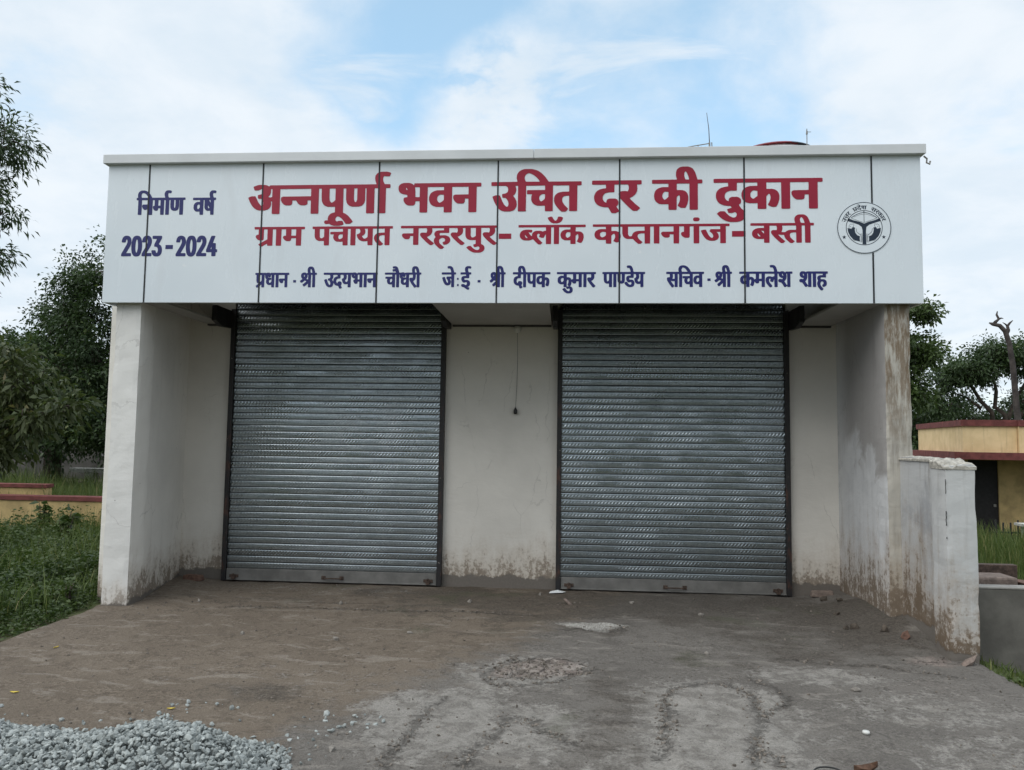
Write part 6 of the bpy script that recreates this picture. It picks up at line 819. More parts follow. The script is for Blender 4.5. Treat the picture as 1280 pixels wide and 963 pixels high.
# ------------------------------------------------------------------ yellow house on the right
rz = -.232; ca, sa = math.cos(rz), math.sin(rz)
house = empty('yellow_house', (14.52, 11.0, -.55), 'low flat roofed yellow house with maroon bands and dark doorway behind the boundary wall', 'house')
def hb(m, u0, u1, v0, v1, z0, z1):
    def w(u, v, z): return (14.52+u*ca-v*sa, 11.0+u*sa+v*ca, z)
    return m.hexa([w(u0, v0, z0), w(u1, v0, z0), w(u1, v1, z0), w(u0, v1, z0), w(u0, v0, z1), w(u1, v0, z1), w(u1, v1, z1), w(u0, v1, z1)])
m = MB(); hb(m, 0, 1.20, 0, .22, 1.58, 2.24); hb(m, 1.21, 7.0, -.10, .12, 1.58, 2.24); hb(m, 0, .22, .221, 5.2, 1.58, 2.24); hb(m, .221, 7.0, 4.98, 5.2, 1.58, 2.24); hb(m, 6.78, 7.0, .121, 4.979, 1.58, 2.24)
m.build('parapet', M['yellow_wall'], house)
m = MB(); hb(m, -.05, 1.205, -.05, .28, 2.242, 2.40); hb(m, 1.206, 7.05, -.15, .18, 2.242, 2.40); hb(m, -.05, .28, .281, 5.25, 2.242, 2.40); hb(m, .281, 7.05, 4.95, 5.25, 2.242, 2.40)
m.build('coping', M['maroon'], house)
m = MB(); hb(m, -.28, 7.25, -.35, 5.5, 1.40, 1.578); m.build('roof', M['maroon'], house)
m = MB(); hb(m, .12, .42, 1.3, 1.52, -.9, 1.398); hb(m, 1.13, 6.9, 1.3, 1.52, -.9, 1.398); hb(m, .421, 1.129, 1.3, 1.52, 1.36, 1.398)
hb(m, .12, .34, 1.521, 5.1, -.9, 1.398); hb(m, 6.68, 6.9, 1.521, 5.1, -.9, 1.398); hb(m, .341, 6.679, 4.88, 5.1, -.9, 1.398)
m.build('wall', M['yellow_wall_low'], house)
m = MB(); hb(m, .425, 1.125, 1.37, 1.42, -.9, 1.358); d_ = m.build('door', M['door_dark'], house)
m = MB(); hb(m, 1.01, 1.07, 1.34, 1.368, .12, .19); m.build('handle', M['concrete'], d_)
# short black fence and a pale slab in the long grass
t = empty('iron_fence', (14.6, 8.9, -.55), 'short black iron fence half hidden in the long grass before the yellow house', 'fence')
fx, fy = 14.1, 8.9
for i in range(9):
    MB().box(fx+.16*i, fx+.16*i+.03, fy-.012, fy+.012, -.7, .02+(.06 if i % 3 == 0 else 0)).build('bar', M['steel_dark'], t)
MB().box(fx-.05, fx+1.5, fy-.026, fy-.014, -.22, -.18).build('rail', M['steel_dark'], t)
MB().box(fx+.55, fx+1.1, fy+.014, fy+.03, -.62, -.14).build('plate', M['steel_dark'], t)
t = MB(); t.box(14.45, 15.4, 8.35, 8.8, -.02, .035); t.box(14.56, 14.66, 8.42, 8.74, -.7, -.022); t.box(15.2, 15.3, 8.42, 8.74, -.7, -.022)
tag(t.build('stone_bench', M['cement_pale'], loc=(14.9, 8.6, -.7)), 'pale slab bench standing in long grass beside the black iron fence', 'bench')

# ------------------------------------------------------------------ left side: low yellow walls, ledge, old wall
def low_wall(name, label, x0, x1, y, z, th=.22):
    t = empty(name, ((x0+x1)/2, y, -.3), label, 'low wall')
    MB().box(x0, x1, y, y+th, -.6, z-.09).build('wall', M['yellow_wall_low'], t)
    MB().box(x0-.03, x1+.03, y-.03, y+th+.03, z-.088, z).build('coping', M['maroon'], t, bevel=.006)
low_wall('low_wall', 'nearer long low yellow wall with maroon coping behind the weeds on the left', -11, -3.2, 5.0, .52)
low_wall('low_wall', 'farther short low yellow wall with maroon coping at the left edge', -16, -8.1, 8.4, .50)
t = MB(); t.box(-12.75, -6.5, 16, 16.4, .38, .53); t.box(-12.2, -11.9, 16.05, 16.35, -.5, .378); t.box(-9.2, -8.9, 16.05, 16.35, -.5, .378); t.box(-7.0, -6.7, 16.05, 16.35, -.5, .378)
tag(t.build('concrete_ledge', M['cement_pale'], bevel=.01, loc=(-9.6, 16.2, -.5)), 'pale horizontal concrete ledge in the tall grass under the dark trees', 'ledge')
t = empty('old_wall', (-20, 24, -.4), 'old broken grey wall far off under the dark trees on the left', 'wall')
m = MB(); prof = [(-34, -.6), (-11, -.6), (-11, .3), (-15.5, .45), (-16.6, .65), (-17.0, .95), (-18.2, 1.15), (-20, 1.3), (-22.2, 1.25), (-23.5, .7), (-26, .85), (-34, .9)]
m.prism(prof[::1], 'y', 24, 24.3); m.build('wall', M['old_wall'], t)
# ------------------------------------------------------------------ vegetation
def leaf_mesh(C, D, L, Wd, rng, droop=.25):
    """one bent two-quad leaf per row: centre of base C, direction D, length L, width Wd"""
    n = len(C); D = D/np.linalg.norm(D, axis=1, keepdims=True)
    up = rng.normal(size=(n, 3)); S = np.cross(D, up); S /= np.linalg.norm(S, axis=1, keepdims=True)+1e-9
    Nn = np.cross(S, D); L = L[:, None]; Wd = Wd[:, None]
    mid = C+D*L*.5+Nn*L*.06; tip = C+D*L; tip[:, 2] -= (L[:, 0]*droop)
    a = mid+S*Wd*.5; b = mid-S*Wd*.5
    V = np.stack([C, a, tip, b], 1).reshape(-1, 3)
    Q = np.arange(4*n).reshape(n, 4)
    return V, Q

def make_tree(name, label, cat, base, trunk, limbs, clumps, leaf, mat, seed, group=None, per=60, twig=.35, hang=.3, spread=1.0, fuzz=.9):
    """tapered trunk and limbs; crown of many leaves gathered in twig tufts inside the clumps (centre, radii, number of tufts)"""
    rng = np.random.default_rng(seed)
    root = empty(name, base, label, cat, group)
    m = MB(); m.tube(trunk[0], trunk[1], 9); tr = m.build('trunk', M['bark'], root, smooth=True)
    for pts, rad in limbs: MB().tube(pts, rad, 7).build('limb', M['bark'], tr, smooth=True)
    C, D, T = [], [], []; tw = MB()
    for (c, r, k) in clumps:
        c = np.array(c); r = np.array(r if hasattr(r, '__len__') else (r, r, r))
        for _ in range(k):
            d = rng.normal(size=3); d /= np.linalg.norm(d)
            q = c+d*r*rng.uniform(.25, 1.0)**.6*(1+.18*rng.normal()*fuzz)
            out = (q-c)/(np.linalg.norm(q-c)+1e-6); out[2] += .15
            tone = rng.uniform(0, .62)
            nn = int(per*rng.uniform(.6, 1.4))
            ax = out+rng.normal(size=3)*.5; ax /= np.linalg.norm(ax)
            s = rng.uniform(-.6, 1.0, nn)[:, None]*twig
            off = rng.normal(size=(nn, 3))*twig*.38*spread
            pos_ = q+ax*s+off
            dr = ax*.5+off/(twig+1e-6)*1.1+rng.normal(size=(nn, 3))*.45; dr[:, 2] -= hang
            C.append(pos_); D.append(dr); T.append(np.clip(tone+rng.uniform(0, .38, nn), 0, 1))
            if rng.uniform() < .55:
                a = q-ax*twig*.9+(c-q)*.35; tw.tube([tuple(a), tuple(q-ax*twig*.3), tuple(q+ax*twig*.8)], [.022*twig/.35, .013*twig/.35, .004], 4, cap=False)
    C = np.vstack(C); D = np.vstack(D); T = np.concatenate(T); n = len(C)
    L = leaf[0]*rng.uniform(.65, 1.25, n); Wd = L*leaf[1]*rng.uniform(.8, 1.2, n)
    V, Q = leaf_mesh(C, D, L, Wd, rng)
    cr = mesh_np('crown', V, Q, M[mat], root, {'tint': np.repeat(T, 4)})
    if tw.v: tw.build('twigs', M['bark'], cr, smooth=True)
    return root

def limb(a, b, sag, r0, r1, n=6, seed=0):
    rr = random.Random(seed); a = Vector(a); b = Vector(b); P_ = []
    for i in range(n):
        t = i/(n-1); p = a.lerp(b, t); p.z += sag*math.sin(math.pi*t)
        if 0 < i < n-1: p += Vector((rr.uniform(-1, 1), rr.uniform(-1, 1), rr.uniform(-1, 1)))*(b-a).length*.035
        P_.append(tuple(p))
    return P_, [r0+(r1-r0)*i/(n-1) for i in range(n)]

# big dark tree beyond the yellow walls
tx, ty = -9.6, 14.5
make_tree('shade_tree', 'big dark leafy tree behind the low yellow walls left of the shop', 'tree', (tx, ty, -.35),
    ([(tx, ty, -.6), (tx+.1, ty, .8), (tx-.1, ty, 2.0), (tx+.1, ty+.1, 3.2)], [.38, .30, .26, .22]),
    [limb((tx, ty, 1.8), (tx+2.2, ty-.6, 6.2), .2, .18, .05, seed=1), limb((tx, ty, 2.2), (tx-2.3, ty-.4, 5.2), .3, .17, .05, seed=2), limb((tx, ty, 3.0), (tx+.1, ty, 7.0), 0, .16, .04, seed=3), limb((tx, ty, 2.4), (tx+3.3, ty+.5, 4.6), .3, .14, .04, seed=4)],
    [((-11.4, 14.2, 6.6), (.95, .9, .75), 28), ((-10.2, 14.4, 7.0), (1.2, 1.1, .9), 44), ((-12.1, 14.2, 5.2), (1.1, 1.0, .95), 34), ((-9.0, 14.5, 6.6), (1.4, 1.2, 1.1), 46), ((-10.9, 14.2, 5.2), (1.2, 1.0, .85), 38),
     ((-13.2, 14.4, 3.7), (1.6, 1.2, 1.15), 60), ((-10.9, 14.0, 3.4), (2.0, 1.3, 1.15), 95), ((-8.6, 14.3, 4.2), (1.7, 1.3, 1.5), 70), ((-12.6, 14.2, 2.1), (2.2, 1.3, .9), 90), ((-9.6, 14.0, 1.9), (2.0, 1.3, .8), 80), ((-14.8, 14.8, 2.8), (1.6, 1.2, 1.6), 70)],
    (.125, .5), 'leaf_dark', 11, per=118, twig=.40, hang=.25, fuzz=1.6)
tx, ty = -15.5, 19.0
make_tree('shade_tree', 'dense rounded dark tree at the left edge standing behind the bigger tree', 'tree', (tx, ty, -.35),
    ([(tx, ty, -.6), (tx, ty, 1.5), (tx+.2, ty, 3)], [.35, .28, .2]), [limb((tx, ty, 2), (tx-2, ty, 4.5), .2, .15, .05, seed=5), limb((tx, ty, 2), (tx+2, ty, 4.2), .2, .15, .05, seed=6)],
    [((-16.8, 19, 4.2), (2.3, 1.5, 1.5), 90), ((-14.6, 19, 3.4), (2.3, 1.5, 1.6), 90), ((-13.0, 18.6, 2.2), (2.2, 1.4, 1.2), 80), ((-17.5, 19, 2.2), (2.4, 1.5, 1.2), 80)],
    (.16, .5), 'leaf_dark', 12, per=80, twig=.5, fuzz=.9)
tx, ty = -6.5, 19.0
make_tree('shade_tree', 'dark tree hidden behind the left pier and signboard', 'tree', (tx, ty, -.35),
    ([(tx, ty, -.6), (tx, ty, 1.5), (tx+.2, ty, 3)], [.35, .28, .2]), [limb((tx, ty, 2), (tx-1.6, ty, 5), .2, .15, .05, seed=7), limb((tx, ty, 2), (tx+2, ty, 4.8), .2, .15, .05, seed=8)],
    [((-8.0, 18.4, 3.0), (2.4, 1.5, 1.9), 110), ((-6.2, 19, 5.0), (2.2, 1.6, 1.6), 80), ((-9.0, 18.0, 1.5), (2.4, 1.3, .9), 80), ((-4.6, 19, 2.6), (2.2, 1.5, 1.8), 80)],
    (.15, .5), 'leaf_dark', 13, per=80, twig=.5)
# nearer tree whose boughs of long leaves reach in at the upper left
tx, ty = -8.6, 3.2
B = [((-5.1, 3.0, 6.75), (.42, .5, .38), 30), ((-5.6, 3.0, 6.3), (.60, .6, .42), 34), ((-6.4, 3.1, 6.9), (.8, .8, .6), 40),
     ((-5.22, 3.0, 5.62), (.40, .45, .30), 22), ((-5.7, 3.0, 5.35), (.42, .5, .30), 24), ((-6.5, 3.1, 5.6), (.8, .8, .5), 34),
     ((-5.32, 3.0, 4.72), (.36, .4, .22), 15), ((-5.75, 3.0, 4.35), (.34, .4, .2), 14), ((-6.6, 3.1, 4.5), (.7, .7, .5), 28), ((-5.6, 3.05, 7.75), (.3, .4, .22), 8), ((-7.6, 3.2, 7.8), (1.3, 1.2, 1.0), 80), ((-8.8, 3.2, 6.6), (1.4, 1.2, 1.2), 80)]
make_tree('feathery_tree', 'nearer tree with long narrow leaves reaching in at the upper left edge', 'tree', (tx, ty, -.3),
    ([(tx, ty, -.5), (tx+.1, ty, 2), (tx+.1, ty, 4.2), (tx, ty, 6.5)], [.24, .2, .17, .1]),
    [limb((tx+.1, ty, 3.6), (-5.2, 3.0, 6.7), .2, .10, .015, 8, 1), limb((tx+.1, ty, 3.2), (-5.3, 3.0, 5.5), .3, .09, .012, 8, 2), limb((tx+.1, ty, 2.9), (-5.4, 3.0, 4.55), .3, .08, .012, 8, 3)],
    [((c[0]-.26, c[1], c[2]), r, k) for c, r, k in B], (.125, .26), 'leaf_dark', 21, per=36, twig=.20, hang=.42, spread=1.1, fuzz=.8)
# broad leaved bush tree in front of the dark one
tx, ty = -8.3, 6.6
make_tree('young_tree', 'young tree with broad yellowish leaves before the dark trees at the left edge', 'tree', (tx, ty, -.3),
    ([(tx, ty, -.5), (tx-.05, ty, .9), (tx+.1, ty, 2.0)], [.11, .09, .06]), [limb((tx, ty, 1.0), (tx+1.0, ty-.2, 2.2), .1, .05, .012, seed=9), limb((tx, ty, 1.0), (tx-1.0, ty, 2.8), .1, .05, .012, seed=10), limb((tx, ty, 1.5), (tx+.1, ty, 3.6), .1, .05, .012, seed=11)],
    [((-7.95, 6.4, 3.3), (.7, .6, .5), 26), ((-7.4, 6.4, 2.75), (.7, .6, .42), 24), ((-8.2, 6.4, 2.2), (.9, .7, .6), 34), ((-7.0, 6.3, 2.15), (.55, .5, .28), 15), ((-6.25, 6.3, 2.28), (.26, .25, .13), 7), ((-8.3, 6.4, 1.35), (.9, .6, .5), 30), ((-7.7, 6.4, 1.35), (.4, .5, .3), 10), ((-7.2, 6.4, 1.75), (.35, .4, .2), 7)],
    (.21, .36), 'leaf_olive', 22, per=26, twig=.24, hang=.4, spread=1.2)
# right side
tx, ty = 10.6, 8.6
make_tree('shade_tree', 'dark leafy tree rising from behind the right end of the shop', 'tree', (tx, ty, -.5),
    ([(tx, ty, -.7), (tx, ty, 1.5), (tx, ty, 3)], [.3, .25, .18]), [limb((tx, ty, 2), (tx+1.6, ty, 4.6), .2, .12, .03, seed=12), limb((tx, ty, 2), (tx+1.4, ty, 2.6), .2, .1, .03, seed=13)],
    [((11.3, 8.4, 4.75), (.85, .8, .42), 34), ((12.05, 8.2, 4.74), (.42, .4, .13), 11), ((12.45, 8.1, 4.62), (.2, .2, .10), 7), ((11.75, 8.3, 3.95), (.62, .6, .38), 34), ((12.35, 8.2, 3.72), (.40, .4, .24), 20), ((11.6, 8.3, 3.1), (.6, .6, .45), 34), ((12.0, 8.2, 2.75), (.30, .4, .2), 10),
     ((11.2, 8.4, 2.0), (.6, .6, .5), 40), ((11.1, 8.3, 1.1), (.5, .6, .5), 30), ((10.4, 8.6, 4.6), (1.3, 1.0, 1.0), 60), ((10.2, 8.6, 3.0), (1.3, 1.0, 1.0), 60)],
    (.10, .52), 'leaf_mid', 31, per=85, twig=.22, fuzz=.7, hang=.25)
tx, ty = 26.2, 30.0
make_tree('spreading_tree', 'wide spreading tree with open crown behind the yellow house', 'tree', (tx, ty, -.7),
    ([(tx, ty, -.9), (tx-.1, ty, 1.5), (tx, ty, 3.0)], [.34, .28, .2]),
    [limb((tx, ty, 2.2), (tx-3.0, ty-.5, 5.6), .4, .14, .03, 8, 14), limb((tx, ty, 2.6), (tx-1.2, ty-.4, 6.0), .3, .13, .03, 8, 15), limb((tx, ty, 2.6), (tx+1.8, ty, 6.1), .3, .13, .03, 8, 16), limb((tx, ty, 2.2), (tx+4.2, ty, 5.6), .4, .13, .03, 8, 17), limb((tx-1.2, ty-.2, 3.6), (tx-2.8, ty-.2, 4.4), .2, .08, .02, 6, 18), limb((tx+.8, ty-.2, 3.9), (tx+2.6, ty-.3, 5.0), .2, .08, .02, 6, 19)],
    [((24.0, 29.4, 5.6), (.9, 1.0, .5), 30), ((25.5, 29.6, 6.25), (1.3, 1.0, .5), 36), ((27.2, 29.8, 6.4), (1.4, 1.0, .55), 36), ((29.2, 30, 6.3), (1.8, 1.2, .8), 46), ((23.2, 29.6, 4.9), (.8, .8, .45), 18), ((24.2, 29.6, 5.3), (1.1, .9, .55), 28), ((26.0, 29.8, 5.8), (1.3, .9, .5), 28), ((27.8, 29.8, 5.4), (1.2, .9, .6), 26), ((30.5, 30, 5.3), (1.5, 1.1, .9), 40), ((23.2, 29.8, 3.8), (1.2, .8, .5), 22), ((28.0, 30.2, 4.0), (1.2, .8, .5), 18)],
    (.17, .5), 'leaf_dark', 32, per=80, twig=.45, fuzz=1.0, hang=.3)
for i, (tx, ty, h, r, lab) in enumerate([(21.2, 31.5, 3.5, 2.4, 'dark bushy tree low between the shop pier and the spreading tree'), (25.3, 34, 4.0, 2.8, 'dark bushy tree below the branches of the spreading tree'), (30.5, 34, 4.2, 2.8, 'dark bushy tree beyond the dead trunk at the right edge'), (16.6, 27, 3.9, 2.2, 'dark bushy tree directly behind the maroon roof edge beside the pier')]):
    make_tree('bushy_tree', lab, 'tree', (tx, ty, -.7), ([(tx, ty, -.9), (tx, ty, 1.2), (tx, ty, 2.4)], [.3, .25, .15]), [limb((tx, ty, 1.2), (tx-1.2, ty, 3), .1, .12, .04, seed=20+i), limb((tx, ty, 1.2), (tx+1.2, ty, 3), .1, .12, .04, seed=30+i)],
        [((tx, ty, h-.9), (r, 1.5, 1.3), 85), ((tx-r*.6, ty-.2, h-2.1), (r*.8, 1.3, 1.3), 60), ((tx+r*.6, ty-.2, h-2.1), (r*.8, 1.3, 1.3), 60)],
        (.17, .5), 'leaf_dark', 40+i, 'dark bushy trees behind the yellow house', per=85, twig=.5)
for i, (tx, ty, h, r, lab) in enumerate([(-24.5, 28, 4.6, 3.0, 'low dark bush at the far left edge beyond the old grey wall'), (-19.0, 28, 4.2, 3.0, 'low dark bush beyond the middle of the old grey wall'), (-13.5, 26, 4.2, 3.0, 'low dark bush beyond the right end of the old grey wall')]):
    make_tree('bushy_tree', lab, 'bush', (tx, ty, -.5), ([(tx, ty, -.8), (tx, ty, 1.2), (tx, ty, 2.2)], [.2, .16, .1]), [limb((tx, ty, 1), (tx-1.2, ty, 2.6), .1, .1, .03, seed=50+i)],
        [((tx, ty, h-1.6), (r, 1.3, 1.5), 80), ((tx-r*.5, ty-.3, 1.0), (r*.8, 1.2, 1.2), 70), ((tx+r*.5, ty-.3, 1.0), (r*.8, 1.2, 1.2), 70)], (.18, .5), 'leaf_dark', 90+i, 'bushes beyond the old grey wall', per=70, twig=.5)
# bare dead trunk
t = empty('dead_tree', (19.3, 18.0, -.7), 'bare dead trunk with a crooked forked top rising behind the yellow house', 'tree')
def dp(px_, py_, y=18.0):                                    # point on the upright plane of the dead trunk
    d = _F+_R*((px_-640)/936.76)-_U*((py_-481.5)/936.76); k = (y-CAM_LOC.y)/d.y; return tuple(CAM_LOC+d*k)
DP = [(19.95, 18, -.8), (19.92, 18, 2.6), (19.88, 18, 3.2), (19.85, 18, 3.9), (19.81, 18, 4.58), (19.72, 18, 5.28), (19.60, 18, 5.72), (19.42, 18, 5.92), (19.19, 18, 5.97), (19.08, 18.02, 6.02)]
MB().tube(DP, [.12, .105, .10, .095, .09, .085, .08, .07, .06, .02], 9).build('trunk', M['dead_bark'], t, smooth=True)
MB().tube([(19.22, 18, 5.97), (19.30, 18, 6.06), (19.40, 18, 6.15), (19.33, 18, 6.30), (19.36, 18, 6.42)], [.06, .055, .045, .035, .015], 7).build('branch', M['dead_bark'], t, smooth=True)
MB().tube([(19.40, 18, 6.15), (19.47, 18, 6.18), (19.55, 18, 6.17)], [.04, .028, .01], 6).build('branch', M['dead_bark'], t, smooth=True)
MB().tube([(19.64, 18, 5.60), (19.71, 18, 5.74), (19.68, 18, 5.90), (19.76, 18, 6.01), (19.86, 18, 6.10)], [.06, .055, .05, .035, .015], 7).build('branch', M['dead_bark'], t, smooth=True)
MB().tube([(19.68, 18, 5.90), (19.61, 18, 5.97), (19.52, 18, 6.03)], [.04, .028, .01], 6).build('branch', M['dead_bark'], t, smooth=True)
# far belt of trees closing the view all round
rng = np.random.default_rng(5); n = 26000
ang = rng.uniform(-math.pi, math.pi, n); rad = 95+rng.normal(size=n)*5
hgt = np.array([4.5+2.5*noise.noise(Vector((math.cos(a)*9, math.sin(a)*9, 1)))+1.5*noise.noise(Vector((math.cos(a)*30, math.sin(a)*30, 2))) for a in ang])
C = np.stack([np.sin(ang)*rad, np.cos(ang)*rad, -.5+hgt*rng.uniform(0, 1, n)**.7], 1); D = rng.normal(size=(n, 3)); L = rng.uniform(1.0, 1.9, n)
V, Q = leaf_mesh(C, D, L, L*.8, rng)
tag(mesh_np('distant_trees', V, Q, M['leaf_dark'], attrs={'tint': np.repeat(rng.uniform(0, .8, n), 4)}), 'far belt of dark trees along the horizon', 'trees', kind='stuff')

# unseen trees added behind the camera to darken the recess; gap brightens left shutter
rng = np.random.default_rng(6); C, S_ = [], []
for cx_, cy_, cz_, rx_, rz_, k in ((-14.0, -27, 5.5, 4.6, 6, 800), (7.0, -26, 7, 6.8, 8, 1300), (16.0, -27, 3.2, 4.5, 3.2, 420), (-4.2, -30, 1.6, 4, 1.6, 250)):
    d = rng.normal(size=(k, 3)); d /= np.linalg.norm(d, axis=1, keepdims=True); d *= rng.uniform(.3, 1.05, k)[:, None]**.5
    C.append(np.array([cx_, cy_, cz_])+d*np.array([rx_, 3.2, rz_]))
C = np.vstack(C); C = C[C[:, 2] > -.2]; n = len(C); D = rng.normal(size=(n, 3)); L = rng.uniform(.7, 1.3, n)
V, Q = leaf_mesh(C, D, L, L*.75, rng)
tag(mesh_np('sky_blocking_trees', V, Q, M['leaf_dark'], attrs={'tint': np.repeat(rng.uniform(0, .8, n), 4)}), 'row of unseen dark trees added behind the camera to block low sky', 'trees', kind='stuff')

# grass and weeds
def blades(name, label, cat, n, fx_, hmin, hmax, w, mat, seed, lean=.35):
    rng = np.random.default_rng(seed); P_ = fx_(rng, n); n = len(P_)
    h = rng.uniform(hmin, hmax, n)*P_[:, 3]; a = rng.uniform(0, 2*math.pi, n); la = rng.uniform(0, 2*math.pi, n); le = rng.uniform(.05, lean, n)*h
    b = P_[:, :3]; s = np.stack([np.cos(a), np.sin(a), 0*a], 1)*(w*rng.uniform(.6, 1.3, n))[:, None]
    l = np.stack([np.cos(la)*le, np.sin(la)*le, 0*a], 1)
    m1 = b+l*.3; m1[:, 2] += h*.55; tp = b+l; tp[:, 2] += h*.96
    V = np.stack([b-s, b+s, m1+s*.8, m1-s*.8, tp+s*.12, tp-s*.12], 1).reshape(-1, 3)
    k = np.arange(n)[:, None]*6
    Q = np.concatenate([k+np.array([[0, 1, 2, 3]]), k+np.array([[3, 2, 4, 5]])])
    tint = np.repeat(np.clip(rng.normal(.45, .25, n), 0, 1), 6)
    return tag(mesh_np(name, V, Q, M[mat], attrs={'tint': tint}), label, cat, kind='stuff')
def area(x0, x1, y0, y1, dens=None):
    def f(rng, n):
        x = rng.uniform(x0, x1, n); y = rng.uniform(y0, y1, n)
        k = np.array([.45+.9*max(0, .5+noise.noise(Vector((a*.6, b*.6, 7)))+.4*noise.noise(Vector((a*2, b*2, 8)))) for a, b in zip(x, y)])
        if dens is not None:
            q = np.array([dens(a, b) for a, b in zip(x, y)]); keep = rng.uniform(size=n) < q; x, y, k = x[keep], y[keep], k[keep]
        z = np.array([terrain(a, b)-.02 for a, b in zip(x, y)])
        return np.stack([x, y, z, k], 1)
    return f
blades('tall_grass', 'tall grass growing between and behind the low yellow walls', 'grass', 26000, area(-17, -3.4, 5.3, 16), .45, 1.0, .009, 'grass', 51)
blades('tall_grass', 'pale long grass along the front of the nearer low yellow wall', 'grass', 1500, area(-9, -1.6, 3.6, 4.95), .25, .55, .006, 'grass', 52)
blades('tall_grass', 'bright long grass field before the yellow house', 'grass', 30000, area(9.6, 20, .8, 9.9), .25, .75, .008, 'grass', 53)
blades('short_grass', 'short green grass at the foot of the grey cement wall', 'grass', 5000, area(7.72, 9.6, -6.5, -2.32), .05, .13, .005, 'grass', 54, lean=.8)
# weeds: low leafy plants, each a stem with leaves, in one dense cover
def weeds(name, label, n, x0, x1, y0, y1, seed, hmul=1.0, edge=None):
    rng = np.random.default_rng(seed); C, D, T, LL = [], [], [], []
    for _ in range(n):
        x, y = rng.uniform(x0, x1), rng.uniform(y0, y1)
        if edge and not edge(x, y): continue
        hn = .5+.5*noise.noise(Vector((x*.55, y*.55, 3)))+.35*noise.noise(Vector((x*1.9, y*1.9, 4)))
        far = sstep(X_L-x, .0, .9)
        h = (.08+.50*max(0, hn)**1.3*far)*hmul*rng.uniform(.45, 1.35)
        tone = min(.75, max(0, .30+.5*noise.noise(Vector((x*.8, y*.8, 9)))+rng.uniform(-.15, .2)))
        z = terrain(x, y); k = int(rng.integers(12, 22)); ls = rng.uniform(.022, .055)*(1+.4*far)
        ln = rng.normal(size=2)*.12*h/.3
        tt = rng.uniform(.15, 1, k); a = rng.uniform(0, 2*math.pi, k); e = rng.uniform(-.1, .8, k); sp = rng.uniform(.0, .09, k)*(1.15-tt*.6)
        C.append(np.stack([x+ln[0]*tt+np.cos(a)*sp, y+ln[1]*tt+np.sin(a)*sp, z+h*tt], 1)); D.append(np.stack([np.cos(a), np.sin(a), e], 1))
        T.append(np.clip(tone+rng.uniform(-.1, .25, k), 0, 1)); LL.append(ls*rng.uniform(.7, 1.25, k))
    C = np.vstack(C); D = np.vstack(D); T = np.concatenate(T); L = np.concatenate(LL)
    V, Q = leaf_mesh(C, D, L, L*.55, rng, .2)
    return tag(mesh_np(name, V, Q, M['weed'], attrs={'tint': np.repeat(T, 4)}), label, 'weeds', kind='stuff')
def edge_l(x, y): return x < X_L+.02+.16*fbm(2.0, y, 1.5, 12.0)-(.06 if y > -1.6 else 0) and not (y > -1.55 and x > -.57)
weeds('weeds', 'dense green weeds covering the ground left of the driveway', 8500, -4.2, -.30, -4.4, 4.9, 61, 1.0, edge_l)
weeds('weeds', 'tangled green weeds farther left before the low yellow wall', 3200, -9.0, -4.2, -1.5, 4.9, 62, 1.3)
weeds('weeds', 'sparse green weeds at the right of the driveway', 260, 7.74, 8.9, -5.5, -2.4, 63, .35)
blades('tall_grass', 'thin grass blades mixed into the weeds left of the driveway', 'grass', 16000, area(-8, -.45, -3.6, 4.9, lambda a, b: .0 if (b > -1.6 and a > -.6) else sstep(X_L-a, 0, .6)), .15, .60, .0045, 'grass', 55, lean=.6)
def stem_plant(name, label, x, y, h, seed, leaf=.14, k=60, mat='weed', group=None):
    rng = np.random.default_rng(seed); z = terrain(x, y); root = empty(name, (x, y, z), label, 'plant', group)
    m = MB(); C, D, T = [], [], []
    for s in range(5):
        a = rng.uniform(0, 6.28); r = rng.uniform(.05, .22)*h; top = (x+math.cos(a)*r, y+math.sin(a)*r, z+h*rng.uniform(.75, 1.05))
        m.tube([(x, y, z-.03), ((x+top[0])/2-.02, (y+top[1])/2, z+h*.5), top], [.011, .008, .003], 5)
        tt = rng.uniform(.3, 1.02, k//5); aa = rng.uniform(0, 6.28, k//5)
        p = np.array([x, y, z])+(np.array(top)-np.array([x, y, z]))*tt[:, None]
        C.append(p); D.append(np.stack([np.cos(aa), np.sin(aa), rng.uniform(.0, .6, k//5)], 1)); T.append(rng.uniform(.1, .7, k//5))
    m.build('stems', M['bark'], root, smooth=True)
    C = np.vstack(C); D = np.vstack(D); T = np.concatenate(T); L = leaf*rng.uniform(.7, 1.2, len(C))
    V, Q = leaf_mesh(C, D, L, L*.5, rng, .3); mesh_np('leaves', V, Q, M[mat], root, {'tint': np.repeat(T, 4)})
    return root
G_ = 'leafy plants standing above the weeds'
stem_plant('leafy_plant', 'taller broad leaved plant rising from the weeds midway to the low wall', -3.75, 2.9, .80, 71, .17, 90, group=G_)
stem_plant('leafy_plant', 'bushy dark plant among the weeds at the left edge', -4.6, 1.9, .62, 72, .14, 90, group=G_)
stem_plant('leafy_plant', 'plant with leaves reaching up over the coping of the nearer low wall', -5.25, 4.5, .85, 73, .16, 70, group=G_)
stem_plant('leafy_plant', 'small low plant hugging the foot of the left white pier', -.62, -1.55, .28, 74, .08, 60, group=G_)

